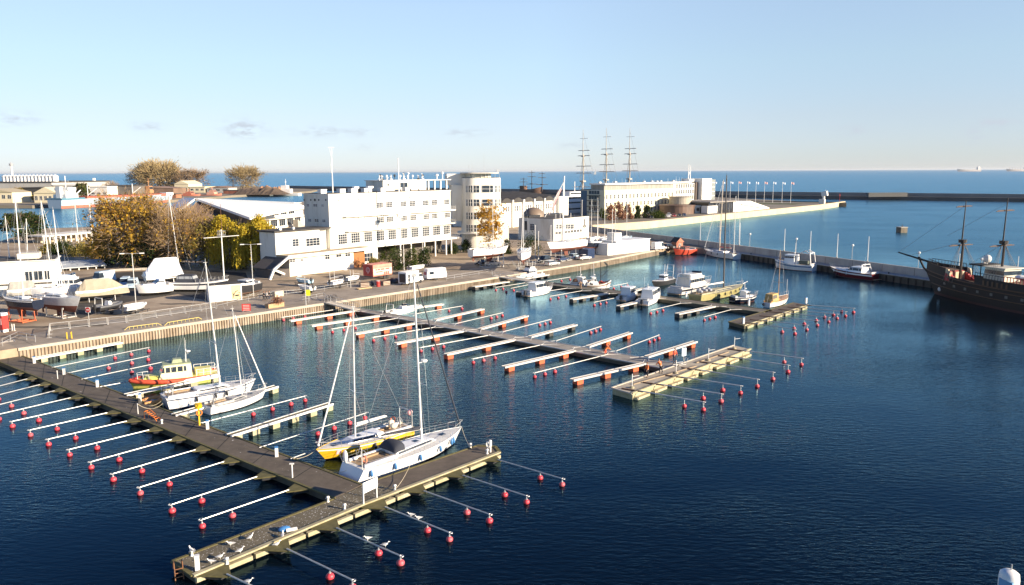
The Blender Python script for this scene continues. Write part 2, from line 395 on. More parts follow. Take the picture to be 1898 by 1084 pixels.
# corrugated sheet piling with a concrete capping beam
PILE = mat('sheet_piling', (.20,.15,.10), .8, col2=(.42,.35,.27), scale=.8, stretch=(1,1,.35), bump=.1)
CAP = mat('quay_capping_concrete', (.36,.31,.24), .85, col2=(.46,.41,.33), scale=.5)
def sheet_pile(a, b, period=.46, dep=.22, z1=1.42):
    a, b = Vector((*a, 0)), Vector((*b, 0)); t = (b - a).normalized(); nrm = Vector((t.y, -t.x, 0)); L = (b - a).length
    m = MB(); pts = []; s = 0
    while s < L:
        for ds, w in ((0, .03), (.16*period/.6, dep+.05), (.30*period/.6, dep+.05), (.46*period/.6, .03)):
            if s + ds < L: pts.append(a + t*(s+ds) + nrm*w)
        s += period
    vs = [(p.x, p.y, -1.5) for p in pts] + [(p.x, p.y, z1) for p in pts]; k = len(pts)
    m.add(vs, [(i, i+1, k+i+1, k+i) for i in range(k-1)])
    return m, t, nrm, L
root = thing('sheet_pile_quay', 'corrugated beige sheet pile quay wall with concrete cap along the basin', 'quay wall', (0,0,0))
mp_, mc_ = MB(), MB()
for a, b in zip(st, st[1:]):
    m, t, nrm, L = sheet_pile(a, b)
    mp_.add(m.v, m.f)
    A_, B_ = Vector((*a, 0)), Vector((*b, 0))
    q = [A_ + nrm*.24, B_ + nrm*.24, B_ - nrm*.45, A_ - nrm*.45]
    mc_.prism([xy(p) for p in q], 1.40, QZ + .012)
mp_.build('sheet_piling', PILE, root); mc_.build('capping_beam', CAP, root)

# sea wall with a low landing ledge
root = thing('sea_wall', 'long grey concrete breakwater wall with low ledge behind the moored boats', 'sea wall')
wl_poly = [xy(WA), xy(led(250, 0)), xy(led(250, -.55)), xy(WA + wn_*.55)]
MB().prism(wl_poly, -2, 3.55).build('parapet', CONCD, root)
m = MB()
k = 0
for t in range(4, 248, 9): m.prism([xy(led(t, .03)), xy(led(t+.12, .03)), xy(led(t+.12, -.2)), xy(led(t, -.2))], 1.7, 3.5)
m.builds('joint', mat('dark_joint', (.16,.15,.14), .9), root)
MB().prism([xy(led(84, 0.002)), xy(led(84, 2.9)), xy(led(250, 2.9)), xy(led(250, .002))], -2, 1.55, 0).build('ledge', mat('wet_ledge_concrete', (.045,.038,.028), .9, col2=(.10,.085,.065), scale=.5, stretch=(1,1,.3)), root)
MB().prism([xy(led(84.05, .01)), xy(led(84.05, 2.95)), xy(led(250, 2.95)), xy(led(250, .01))], 1.55, 1.72).build('ledge_top', CONCD, root)
m = MB()
for t in range(86, 248, 2): m.box((*xy(led(t, 3.05)), .6), (.22, .28, 1.6), math.atan2(wd.y, wd.x))
m.builds('fender_timber', mat('tarred_timber', (.035,.028,.02), .8), root)
bol = MB().lathe([(.16,0),(.13,.25),(.22,.3),(.22,.36),(.05,.4)], 8).build('mooring_bollard', BLACKM); bol.location = led(92, 2.3) + Vector((0,0,1.72))
tag(bol, 'black mooring bollard on the sea wall ledge beside moored boats', 'bollard', 'bollards on the sea wall ledge')
for t in (104, 116, 128, 140, 152): dup(bol, led(t, 2.3) + Vector((0,0,1.72)))

# sandstone-faced far quay
root = thing('stone_quay_wall', 'sunlit sandstone quay wall of the far pier running out to sea', 'quay wall')
m, mt_ = MB(), MB()
for a, b in zip(fq, fq[1:]):
    A_, B_ = Vector((*a, 0)), Vector((*b, 0)); t = (B_ - A_).normalized(); nrm = Vector((t.y, -t.x, 0))
    m.prism([xy(A_ + nrm*.02), xy(B_ + nrm*.02), xy(B_ + nrm*.5), xy(A_ + nrm*.5)], -2, FZ + .35)
    mt_.prism([xy(A_ - nrm*1.2), xy(B_ - nrm*1.2), xy(B_ + nrm*.6), xy(A_ + nrm*.6)], FZ + .36, FZ + .55)
m.build('stone_face', BUFF, root); mt_.build('coping', mat('pale_coping', (.42,.35,.25), .85), root)

# far breakwater on the horizon side
root = thing('breakwater', 'long dark concrete breakwater across the open sea', 'breakwater')
b0, b1, b2 = at(520,351.6,0), at(1060,362.5,0), at(1960,375,0)
m, m2 = MB(), MB()
BW = mat('dark_breakwater_concrete', (.06,.06,.06), .9, col2=(.10,.10,.10), scale=.05, stretch=(1,1,.2)); BW2 = mat('breakwater_parapet', (.17,.17,.165), .9, col2=(.23,.22,.21), scale=.05)
for a, b in ((b0, b1), (b1, b2)):
    t = (b - a).normalized(); nrm = Vector((-t.y, t.x, 0))
    m.prism([xy(a), xy(b), xy(b + nrm*14), xy(a + nrm*14)], -3, 3.0)
    m2.prism([xy(a + nrm*7), xy(b + nrm*7), xy(b + nrm*9), xy(a + nrm*9)], 3.0, 6.0)
m.build('base', BW, root); m2.build('parapet', BW2, root)
hs = at(1655, 371.8, 0)
m = MB(); m.prism([xy(hs + Vector((-18, 6, 0))), xy(hs + Vector((16, 8, 0))), xy(hs + Vector((16, 13, 0))), xy(hs + Vector((-18, 11, 0)))], 3.0, 6.5); m.build('raised_section', mat('dull_breakwater_block', (.11,.11,.105), .9), root)
# strip of the far coast on the horizon
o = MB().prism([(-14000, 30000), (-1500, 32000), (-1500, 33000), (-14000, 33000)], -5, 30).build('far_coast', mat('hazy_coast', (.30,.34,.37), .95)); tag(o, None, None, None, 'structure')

# concrete mooring dolphin in the bay
dl = at(1671, 431, 0); root = thing('mooring_dolphin', 'square concrete mooring block standing alone in the bay', 'dolphin', dl, R(12)); root.scale = (.72,.72,.75)
MB().bx(-2.1,2.1,-2.1,2.1,-2,2.9).build('block', mat('stained_block_concrete', (.10,.085,.06), .9, col2=(.20,.17,.13), scale=.6, stretch=(1,1,.3)), root)
MB().bx(-2.3,2.3,-2.3,2.3,2.9,3.2).build('cap', CONC, root); MB().tube((0,0,3.2),(0,0,4.6),.12).tube((.8,.4,3.2),(.8,.4,3.9),.2).build('marker_post', BLACKM, root)
# ------------------------------------------------------------------ floating piers
DZ = .6
def speck(name, base, dens=.625, sc=8.0):
    m = mat(name, base[0], .9, col2=base[1], scale=.9, bump=.3, bscale=18)
    n, l = m.node_tree.nodes, m.node_tree.links; p = n['Principled BSDF']
    z = n.new('ShaderNodeTexNoise'); z.inputs['Scale'].default_value = sc; z.inputs['Detail'].default_value = 2
    l.new(n['Mapping'].outputs[0], z.inputs['Vector'])
    r = n.new('ShaderNodeMapRange'); l.new(z.outputs['Fac'], r.inputs['Value']); r.inputs['From Min'].default_value = dens; r.inputs['From Max'].default_value = dens + .05
    x = n.new('ShaderNodeMix'); x.data_type = 'RGBA'; l.new(r.outputs[0], x.inputs[0]); l.new(n['Color Ramp'].outputs[0], x.inputs[6]); x.inputs[7].default_value = (.62, .60, .55, 1)
    l.new(x.outputs[2], p.inputs['Base Color']); return m
DECKS = speck('bird_speckled_deck', ((.10,.085,.055), (.16,.135,.085)))
DECKM = speck('worn_pier_deck', ((.085,.068,.05), (.14,.115,.085)), .72, 3.0)
def pier(root, poly, dmat, name='deck', skirt=PDARK, curb=None, z=DZ):
    MB().prism(poly, z - .14, z).build(name, dmat, root)
    c = Vector((sum(p[0] for p in poly)/len(poly), sum(p[1] for p in poly)/len(poly)))
    MB().prism([tuple(c + (Vector(p) - c) * .985) for p in poly], -.5, z - .141).build('pontoon_body', skirt, root)
def edge_beam(root, a, b, w=.28, h=.10, m=PCONC, z=DZ, gap=None):
    MB().bar((a[0], a[1], z + h/2 - .03), (b[0], b[1], z + h/2 - .03), w, h).build('edge_beam', m, root)
def joints(root, a, b, c, d, n, z=DZ):
    m = MB()
    for i in range(1, n):
        p = Vector(a).lerp(Vector(b), i/n); q = Vector(c).lerp(Vector(d), i/n); p.z = q.z = z + .003
        m.bar(p, q, .07, .012)
    m.builds('deck_joint', mat('dark_deck_joint', (.02,.018,.015), .9), root)

A0, A1 = at(-14,638.7,DZ), at(671,898,DZ); B0, B1 = at(-14,665,DZ), at(620,923,DZ)
p1 = thing('floating_pier', 'dark brown T-shaped floating pier in the foreground with white booms on its left', 'pier')
pier(p1, [xy(A0), xy(A1), xy(B1), xy(B0)], DECKM)
edge_beam(p1, A0, A1, .22, .08, ALGAE); edge_beam(p1, B0, B1, .22, .08, ALGAE)
joints(p1, A0, A1, B0, B1, 13)
T = [at(319.5,1040,DZ), at(621,923.5,DZ), at(884,826,DZ), at(918,828,DZ), at(926,838.5,DZ), at(675,934,DZ), at(358,1067,DZ)]
tl = [T[0], T[1], at(690,892,DZ), at(742,908.5,DZ), T[5], T[6]]
pier(p1, [xy(p) for p in tl], DECKS, 'crosshead_deck')
pier(p1, [xy(p) for p in (at(690,892,DZ), T[2], T[3], T[4], at(742,908.5,DZ))], DECKP, 'crosshead_deck')
edge_beam(p1, T[6], T[5], .34, .12); edge_beam(p1, T[5], T[4], .34, .12); edge_beam(p1, T[0], T[1], .22, .08, ALGAE); edge_beam(p1, at(690,892,DZ), T[2], .2, .08, ALGAE); edge_beam(p1, T[0], T[6], .3, .1, ALGAE); edge_beam(p1, T[2], T[3], .3, .1, ALGAE); edge_beam(p1, T[3], T[4], .3, .1, ALGAE)
m = MB(); a, b = T[6], T[4]; n_ = Vector((b.y - a.y, a.x - b.x, 0)).normalized()
for i in range(7):
    s = a.lerp(b, i/7 + .004); e_ = a.lerp(b, (i+1)/7 - .004); m.bar((*xy(s + n_*.1), .30), (*xy(e_ + n_*.1), .30), .3, .30)
m.builds('fender_beam', PCONC, p1)

p2 = thing('floating_pier', 'grey planked floating pier in the middle with orange-floated fingers on both sides', 'pier')
C0, C1, D0, D1 = at(633,570.5,DZ), at(1236,684,DZ), at(662,570.5,DZ), at(1262,675,DZ)
GPL = mat('grey_pier_planks', (.25,.22,.18), .85, col2=(.36,.33,.28), scale=1.2, bump=.2)
pier(p2, [xy(C0), xy(C1), xy(D1), xy(D0)], GPL); edge_beam(p2, C0, C1, .15, .09, STEEL); edge_beam(p2, D0, D1, .15, .09, STEEL); joints(p2, C0, C1, D0, D1, 11)
wb = thing('wave_breaker', 'pale planked breakwater pontoon across the end of the middle pier with people on it', 'pontoon')
wbp = [at(1133,719,.8), at(1171,729.5,.8), at(1391,647,.8), at(1360,640,.8)]
WBT = speck('bleached_pontoon_deck', ((.34,.29,.21), (.46,.41,.32)), .68, 4.0)
pier(wb, [xy(p) for p in wbp], WBT, skirt=PCONC, z=.8)
edge_beam(wb, wbp[1], wbp[2], .3, .16, PCONC, .8); edge_beam(wb, wbp[0], wbp[3], .2, .12, PLANK, .8); edge_beam(wb, wbp[0], wbp[1], .2, .12, PLANK, .8)
m = MB(); n_ = Vector((wbp[2].y - wbp[1].y, wbp[1].x - wbp[2].x, 0)).normalized()
for i in range(8):
    s = wbp[1].lerp(wbp[2], (i+.12)/8); e_ = wbp[1].lerp(wbp[2], (i+.82)/8); m.bar((*xy(s + n_*.22), .12), (*xy(e_ + n_*.22), .12), .55, .3)
m.builds('outer_float', mat('yellowed_float', (.36,.30,.17), .85, col2=(.50,.44,.30)), wb)

p3 = thing('floating_pier', 'dark floating pier at the back with motor boats moored on both sides', 'pier')
def strip(pts, wid):
    P = [at(x, y, DZ) for x, y in pts]; l, r = [], []
    for i, p in enumerate(P):
        t = (P[min(i+1, len(P)-1)] - P[max(i-1, 0)]).normalized(); nn = Vector((-t.y, t.x, 0)) * wid / 2
        l.append(xy(p + nn)); r.append(xy(p - nn))
    return l + r[::-1]
G0, G1 = (985,521), (1425,577)
pier(p3, strip((G0, G1), 3.2), mat('weathered_dark_planks', (.11,.095,.075), .85, col2=(.19,.165,.13), scale=1.2, bump=.2))
a, b = at(*G0, DZ), at(*G1, DZ); t = (b - a).normalized(); nn = Vector((-t.y, t.x, 0))
edge_beam(p3, a - nn*1.6, b - nn*1.6, .22, .1, PCONC); edge_beam(p3, a + nn*1.6, b + nn*1.6, .22, .1, ALGAE); joints(p3, a + nn*1.6, b + nn*1.6, a - nn*1.6, b - nn*1.6, 9)
t3 = [at(1350,596.5,DZ), at(1379,603.5,DZ), at(1497,565,DZ), at(1472,560.5,DZ)]
pier(p3, [xy(p) for p in t3], DECKP, 'crosshead_deck'); edge_beam(p3, t3[1], t3[2], .32, .12, PCONC); edge_beam(p3, t3[0], t3[3], .2, .08, ALGAE); edge_beam(p3, t3[0], t3[1], .25, .1, ALGAE)
m = MB(); n_ = Vector((t3[2].y - t3[1].y, t3[1].x - t3[2].x, 0)).normalized()
for i in range(7):
    s = t3[1].lerp(t3[2], (i+.2)/7); e_ = t3[1].lerp(t3[2], (i+.8)/7); m.bar((*xy(s + n_*.12), .2), (*xy(e_ + n_*.12), .2), .3, .4)
m.builds('fender_beam', PCONC, p3)
# gangways from the quay
def gangway(a, b, za, w, label, rails=True):
    a, b = at(*a, za), at(*b, DZ + .06); root = thing('gangway', label, 'gangway', a, ang(a, b)); L = (xy(b) and math.hypot(b.x - a.x, b.y - a.y)); dz = b.z - a.z
    MB().bar((0,0,.05), (L,0,dz+.05), w, .1).build('walkway', PLANK, root)
    m = MB()
    for s in (-1, 1):
        m.bar((0,s*w/2,.1), (L,s*w/2,dz+.1), .08, .2)
        if rails:
            m.tube((0,s*w/2,1.1), (L,s*w/2,dz+1.1), .035).tube((0,s*w/2,.6), (L,s*w/2,dz+.6), .025)
            for i in range(6): m.tube((L*i/5,s*w/2,dz*i/5+.1), (L*i/5,s*w/2,dz*i/5+1.1), .03)
    m.build('handrail', STEEL, root)
gangway((607,560), (662,575), QZ+.02, 2.0, 'steel gangway from the quay down to the middle pier')
gangway((915,511), (990,522.5), QZ+.02, 2.2, 'steel gangway from the quay down to the back pier')
gangway((8,634), (25,655), QZ+.02, 2.4, 'steel gangway from the quay down to the foreground pier', False)

# ------------------------------------------------------------------ mooring booms
REDF = mat('sun_faded_buoy_plastic', (.55,.13,.15), .55, col2=(.46,.05,.07), scale=2.5)
def buoy_part(root, x, L, zt, r=.27):
    b = MB().ell((x,0,.12), (r,r,r*.88), 14, 8).build('buoy', REDB if rnd.random() < .7 else REDF, root, smooth=True)
    MB().tube((x,0,.12+r*.8), (x,0,zt), .045, n=6).tube((x,0,.12+r*.8), (x,0,.12+r*1.05), .09, n=8).build('stem', STEEL, b)
def boom(label, group, base, end, buoys, style='plate', zt=.62, r=.055, plate=ALGAE, br=.27):
    a, b = at(*base, zt), at(*end, zt); L = math.hypot(b.x - a.x, b.y - a.y)
    root = thing('mooring_boom', label, 'mooring boom', (a.x, a.y, 0), ang(a, b), group)
    m = MB().tube((-.25,0,zt), (L,0,zt), r, n=8); m.torus((L+.12,0,zt+.02), .13, .03)
    if style == 'plate':
        MB().prism([(.05,-.10),(.05,.10),(-1.75,1.15),(-1.75,-1.15)], zt-.13, zt-.05).build('gusset', plate, root)
        f = MB().prism([(-.6,-.25),(-.6,.25),(-1.74,.8),(-1.74,-.8)], zt-.42, zt-.14); f.build('gusset_shade_block', DARK, root)  # added dark block stands for the shadow under the thin plate
    elif style == 'fork':
        for s in (-1, 1): m.tube((0,0,zt), (-2.0, s*1.25, zt-.05), r*.8)
        m.tube((-1.2,-.75,zt), (-1.2,.75,zt), r*.6)
    elif style == 'timber':
        MB().bar((-2.6,0,zt-.08), (.1,0,zt-.05), .2, .12).build('arm_root', BROWN, root)
    m.build('arm', STEEL if style == 'plate' else mat('pale_boom_steel', (.62,.60,.56), .45, metal=.2), root)
    for f in buoys: buoy_part(root, L * f, L, zt, br*(.93 + .14*rnd.random()))
    return root
LP = [((24.5,693),(-75,720)), ((46.5,703),(-62,731)), ((70,713.6),(-44,742)), ((97,725),(-22,755)), ((126.6,738),(-3,768)), ((160,750.5),(22,781)), ((194,766),(55.5,797)), ((230,781.5),(89,814)),
      ((271,798),(128,833)), ((313,816),(168,856)), ((357,835),(209,878)), ((410,857),(259,903)), ((471,885),(318,935)), ((530,909.6),(374,963))]
N = len(LP)
for i, (b, e) in enumerate(LP):
    k = N - 1 - i
    lab = ('mooring boom nearest the crosshead on the left of the foreground pier' if k == 0 else
           f'{ORD[k]} mooring boom from the crosshead on the left of the foreground pier')
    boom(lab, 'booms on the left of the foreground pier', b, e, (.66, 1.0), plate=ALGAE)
RP = [((425,1066),(560,1130)), ((536,1019),(653,1075)), ((628,980),(742,1030)), ((718,941),(833,987)), ((790,911),(907,953)), ((862,882),(976,919)), ((927,853),(1042,887))]
for i, (b, e) in enumerate(RP):
    lab = ('mooring boom at the speckled left end of the foreground crosshead' if i == 0 else 'mooring boom at the far right end of the foreground crosshead' if i == 6 else
           f'{ORD[i]} mooring boom from the speckled left end of the foreground crosshead')
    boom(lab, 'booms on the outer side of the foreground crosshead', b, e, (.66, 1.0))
for b, e, bu, lab in (((99.5,680.5),(275,644),(.62,.8,1.0),'mooring boom with three buoys nearest the quay, right of the foreground pier'),
                 ((126.6,691),(274,660),(.48,.78,1.0),'mooring boom second from the quay, right of the foreground pier'),
                 ((155,702),(310,669),(.55,.78),'mooring boom beside the rescue boat, nearer the quay'),
                 ((190,716),(330,690),(),'mooring boom half hidden behind the rescue boat'),
                 ((373,784),(565,734),(.47,.66,.85,1.0),'mooring boom with four buoys right of the small white yacht'),
                 ((485,828),(679,765),(.5,.66,.82,.98),'mooring boom with four buoys left of the yellow yacht'),
                 ((542,849),(715,785),(),'bare mooring boom under the side of the yellow yacht')):
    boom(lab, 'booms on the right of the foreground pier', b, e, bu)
# middle pier
NB = [((629,572.5),(523,588),(.82,.98,.62)), ((732,590.5),(616,609.5),(1,.83,.65)), ((802,607),(692,625),(1,.82,.64)), ((905,621.5),(780,644),(1,.84,.68)), ((1004,639),(877,665),(1,.86,.7)), ((1125,657),(991,691),(1,.87,.74))]
for i, (b, e, bu) in enumerate(NB):
    lab = f'{ORD[i]} three-buoy mooring boom from the quay on the near side of the middle pier'
    boom(lab, 'booms on the near side of the middle pier', b, e, bu, 'fork')
MBm = [((773,581),(856,567),(.7,1)), ((845.6,599.5),(931,579.5),(1,.87,.74)), ((933,614.5),(1020,592),(1,.88,.76)), ((1032,631),(1113,605),(1,.88,.76)), ((1143,650),(1221,621),(1,.88,.76))]
for i, (b, e, bu) in enumerate(MBm):
    boom(f'{ORD[i]} mooring boom from the quay on the far side of the middle pier', 'booms on the far side of the middle pier', b, e, bu, 'fork')
WBm = [((1190,725),(1304,745),(.70,1)), ((1229,713),(1337,730),(.7,1)), ((1266,699),(1373,715),(.7,1)), ((1298,685.6),(1404,703),(1,)), ((1329,674),(1433,690),(1,)), ((1361,662),(1461,677),(1,)), ((1382,650),(1486,664),(.7,1))]
for i, (b, e, bu) in enumerate(WBm):
    boom(f'{ORD[i]} thin mooring boom from the near end of the pale breakwater pontoon', 'thin booms on the pale breakwater pontoon', b, e, bu, 'timber', zt=.95, r=.075, br=.29)
Q = lambda x, y: (1300 + x/5.419, 430 + y/5.419)
T3m = [((550,920),(942,975),(.68,1)), ((640,890),(1062,935),(.7,1)), ((735,850),(1168,892),(.7,1)), ((830,810),(1281,858),(.73,1)), ((920,785),(1367,825),(.72,1)), ((1010,760),(1450,800),(.73,1)), ((1100,735),(1530,765),(.73,1))]
for i, (b, e, bu) in enumerate(T3m):
    boom(f'{ORD[i]} thin mooring boom from the near end of the back pier crosshead', 'thin booms on the back pier crosshead', Q(*b), Q(*e), bu, 'timber', zt=.85, r=.055, br=.29)
B3 = [((970.5,524.5),(919,532.5),(1,.75)), ((982,527),(938.5,536),(1,.7)), ((1048,534.5),(1018,539),()), ((1077,539),(1020,549),(1,.75,.5)), ((1155,549),(1101.5,560),(1,.8,.6)), ((1261,562),(1206,575),(1,.8,.6)), ((1354,574),(1305.6,587),(1,.8,.6))]
for i, (b, e, bu) in enumerate(B3):
    boom(f'{ORD[i]} mooring boom from the quay on the near side of the back pier', 'booms on the near side of the back pier', b, e, bu, 'fork', zt=.7)
for b, e, bu, l_ in (((1016,520),(1056.5,513.5),(.6,1),'boom on the far side of the back pier nearest the quay'), ((1116,534),(1163,524.5),(.45,.75,1),'boom on the far side of the back pier right of the fishing boats')):
    boom(l_, 'booms on the far side of the back pier', b, e, bu, 'fork', zt=.7)

# ------------------------------------------------------------------ finger pontoons
def finger(label, group, base, end, floats, style, w=.75, zt=.72):
    a, b = at(*base, zt), at(*end, zt); L = math.hypot(b.x - a.x, b.y - a.y)
    root = thing('finger_pontoon', label, 'finger pontoon', (a.x, a.y, 0), ang(a, b), group)
    MB().bx(-.1, L, -w/2, w/2, zt-.1, zt).build('walkway', PLANK if style != 'conc' else mat('mossy_concrete_walk', (.13,.115,.06), .9, col2=(.24,.21,.14), scale=1.2), root)
    m = MB()
    if style == 'conc':
        m.bx(-.1, L, w/2-.09, w/2+.06, zt-.16, zt+.05); m.bx(-.1, L, -w/2-.06, -w/2+.09, zt-.16, zt+.05)
        m.build('edge_rail', WHITE, root)
    else:
        for s in (-1, 1): m.bx(-.1, L, s*w/2-.05, s*w/2+.05, zt-.2, zt+.04); m.tube((-.1, s*w/2, zt-.1), (-1.9, s*(w/2+1.2), zt-.12), .05)
        m.build('side_frame', mat('pale_boom_steel', (.62,.60,.56), .45, metal=.2), root)
    fm = {'conc': PCONC, 'orange': ORAF, 'dark': mat('dark_float', (.05,.045,.04), .6, var=.3)}[style]
    for f in floats:
        d = .85 if style == 'conc' else 1.0
        x = max(d/2, min(L - d/2, L*f))
        MB().box((x, 0, (zt-.17)/2-.12), (d, w*.94 if style == 'conc' else w+.22, zt-.17+.24)).build('float', fm, root)
    return root
for b, e, fl, lab in (((62,664),(225,634),(.1,.3,.5,.72,.96),'concrete finger pontoon alongside the sheet pile quay'),
                      ((234,731),(405,695),(.12,.4,.7,.96),'concrete finger pontoon beside the rescue boat'),
                      ((323,768),(512,715),(.08,.35,.7,.97),'concrete finger pontoon between the two white yachts'),
                      ((425,806),(613,747),(.06,.22,.41,.6,.79,.97),'empty concrete finger pontoon with six columns near the yellow yacht')):
    finger(lab, 'concrete fingers of the foreground pier', b, e, fl, 'conc', .8)
NF = [((654,576),(537,594),(.88,.4,.0)), ((701,585),(577,603),(.9,.48,.05)), ((766,599),(658,618),(.92,.5,.1)), ((856,613),(733,636),(.9,.42)), ((952,629),(826,656),(.96,.42)), ((1063,649),(933,679),(.92,.5,.15)), ((1193,673),(1060,703),(.92,.55,.15))]
for i, (b, e, fl) in enumerate(NF):
    finger(f'{ORD[i]} finger pontoon from the quay on the near side of the middle pier', 'fingers on the near side of the middle pier', b, e, fl, 'orange', .68)
MF = [((727,575),(821,563),(.9,)), ((807,592),(895,572),(.45,.95)), ((889,609),(977,584.5),(.45,.93)), ((983,623),(1067,601),(.4,.9)), ((1090,641),(1169,615.5),(.4,.9)), ((1199,660),(1289,632),(.42,.9))]
for i, (b, e, fl) in enumerate(MF):
    finger(f'{ORD[i]} finger pontoon from the quay on the far side of the middle pier', 'fingers on the far side of the middle pier', b, e, fl, 'orange' if i not in (3,) else 'dark', .68)
F3 = [((947,520.5),(878,531),(.97,.75,.5,.25)), ((1003,530),(960,541),(.95,)), ((1126,543),(1059,554),(.97,.7,.4,.1)), ((1212,552),(1146,567),(.97,.6,.3)), ((1322,567),(1255,581),(.96,.75,.5))]
for i, (b, e, fl) in enumerate(F3):
    finger(f'{ORD[i]} dark-floated finger pontoon from the quay on the near side of the back pier', 'fingers on the near side of the back pier', b, e, fl, 'dark', .9)
for b, e, l_ in (((967,517),(1016,508.5),'dark-floated finger beside the pale blue cabin boat at the quay'), ((1175,538),(1209,530),'dark-floated finger beside the dark inflatable boat')):
    finger(l_, 'fingers on the far side of the back pier', b, e, (.4, .7, .97), 'dark', .9)

# ------------------------------------------------------------------ small things on the piers
def pedestal(px, py, label, h=.95, z=DZ, col=WHITE, cap=BLUE, g=None):
    p = at(px, py, z); root = thing('service_pedestal', label, 'service pedestal', p, R(20), g)
    MB().bx(-.14,.14,-.14,.14,0,h*.86).build('post', col, root); MB().bx(-.15,.15,-.15,.15,h*.861,h).build('cap', cap, root)
for px, py, l_ in ((64,673,'white blue-capped pedestal on the foreground pier nearest the quay'), (119,694,'white blue-capped pedestal on the foreground pier, second from the quay'), (181,717,'white blue-capped pedestal on the foreground pier, third from the quay'),
                   (260,744,'white blue-capped pedestal beside the large white yacht stern'), (385,795,'white blue-capped pedestal right of the yellow life ring post'), (513,846,'blue and white pedestal left of the yellow yacht bow')):
    pedestal(px, py, l_, g='service pedestals on the foreground pier')
pedestal(366.5, 1057, 'tall white box pedestal at the left tip of the foreground crosshead', 1.05, cap=WHITE)
for px, py, l_ in ((1494,562,'slim dark pedestal at the far end of the back crosshead'), (1378,600,'slim pale pedestal at the near end of the back crosshead'), (1272,552,'white pedestal beside the grey trawler yacht'), (1388,566,'white pedestal beside the small navy-hulled boat')):
    pedestal(px, py, l_, 1.2)
def bollard(px, py, label, z=DZ, g='mooring bollards on the foreground pier'):
    p = at(px, py, z); root = thing('mooring_bollard', label, 'bollard', p, 0, g)
    MB().lathe([(.13,0),(.09,.05),(.08,.32),(.14,.36),(.13,.44),(.02,.48)], 8).build('post', WHITE, root, smooth=True); MB().tube((-.2,0,.28),(.2,0,.28),.035).build('cross_pin', STEEL, root)
for px, py, l_ in ((356,1030,'white bollard near the left tip of the foreground crosshead'), (608,930,'white bollard where the pier meets the crosshead'), (639,944,'white bollard behind the middle of the crosshead'), (732,908,'white bollard in front of the sign on the crosshead'), (872,830,'white bollard holding the white yacht bow line'), (903,841,'white bollard at the right tip of the crosshead'),
                   (300,785,'squat white bollard left of the yellow life ring post'), (421,1045,'white bollard on the crosshead edge by the pedestal')):
    bollard(px, py, l_)
p = at(909,838,DZ); root = thing('life_ring_stand', 'white life ring and pump stand at the right tip of the crosshead', 'life ring stand', p, R(-60))
MB().tube((0,0,0),(0,0,1.0),.08).bx(-.1,.1,-.1,.1,.6,1.15).build('post', WHITE, root); MB().torus((-.5,0,.55), .26, .06, 'y').tube((-.5,0,0),(-.5,0,.3),.03).build('life_ring', WHITE, root)
p = at(542,885,DZ); root = thing('lamp_post', 'short white lamp post standing on the foreground pier', 'lamp', p)
MB().tube((0,0,0),(0,0,1.15),.06,n=8).build('post', WHITE, root); MB().box((0,0,1.22),(.36,.12,.1)).build('lamp_head', WHITE, root)
for px, py, h, l_ in ((107,702,1.0,'thin white post on the near edge of the foreground pier'), (256,767,1.1,'thin white rope post beside the orange ladder')):
    p = at(px, py, DZ); root = thing('rope_post', l_, 'post', p); MB().tube((0,0,0),(0,0,h),.045,n=8).build('post', WHITE, root); MB().ell((0,0,h),(.07,.07,.07)).build('knob', WHITE, root)
p, q = at(256,765,DZ), at(303,760,DZ); m = MB(); pts = [p.lerp(q, i/8) + Vector((0,0,1.0 - 1.9*(i/8)*(1-i/8)*1.2 - .25*i/8)) for i in range(9)]; m.path(pts, .025)
tag(m.build('mooring_rope', mat('natural_rope', (.55,.47,.33), .9)), 'slack pale rope hanging from the thin white post', 'rope')
# notice board on two legs
p0, p1_ = at(674,936,DZ), at(698.5,924,DZ); root = thing('notice_board', 'blank white notice board on two legs at the crosshead', 'sign', p0, ang(p0, p1_)); L = (xy(p1_) and math.hypot(p1_.x-p0.x, p1_.y-p0.y))
m = MB()
for x in (0, L): m.bx(x-.04,x+.04,-.04,.04,0,1.75)
m.builds('leg', WHITE, root); MB().bx(-.06,L+.06,-.075,-.045,.95,1.8).build('panel', mat('white_sign_panel', (.85,.85,.83), .4, var=.02), root)
# yellow life-saving post
p = at(370,788,DZ); root = thing('life_saving_post', 'yellow life saving post with orange ring on the foreground pier', 'life ring post', p, R(35))
MB().bx(-.07,.07,-.07,.07,0,1.9).build('post', YELLOW, root); MB().box((0,0,2.05),(.62,.5,.45),0,0,R(12)).build('box', YELLOW, root); MB().torus((0,-.18,1.35), .27, .06, 'y').build('life_ring', ORANGE, root)
# orange ladder rack lying on the deck
p = at(283,778,DZ); root = thing('ladder_rack', 'orange tubular ladder frame lying on the foreground pier', 'ladder', p, R(-25))
m = MB()
for y in (-.25, .25): m.path([(-.9,y,.05),(-.9,y,.9),(-.6,y,1.0),(.6,y,.35),(.9,y,.05)], .026)
for i in range(6): m.tube((-.85+.3*i,-.25,.85-.12*i),(-.85+.3*i,.25,.85-.12*i),.03)
m.build('frame', ORANGE, root)
p = at(527,984,DZ); root = thing('rope_bag', 'blue bag with a white roll on the speckled crosshead', 'bag', p, R(25))
MB().ell((0,0,.16),(.45,.3,.2)).build('bag', BLUE, root, smooth=True); MB().tube((.1,-.3,.14),(.85,-.3,.14),.13,n=10).build('roll', WHITE, root)
p = at(591,980,.3); root = thing('white_fender', 'white cylindrical fender hanging on the crosshead edge', 'fender', p, R(-8)); MB().tube((-.4,0,0),(.35,0,0),.15,n=10).build('tube', WHITE, root)
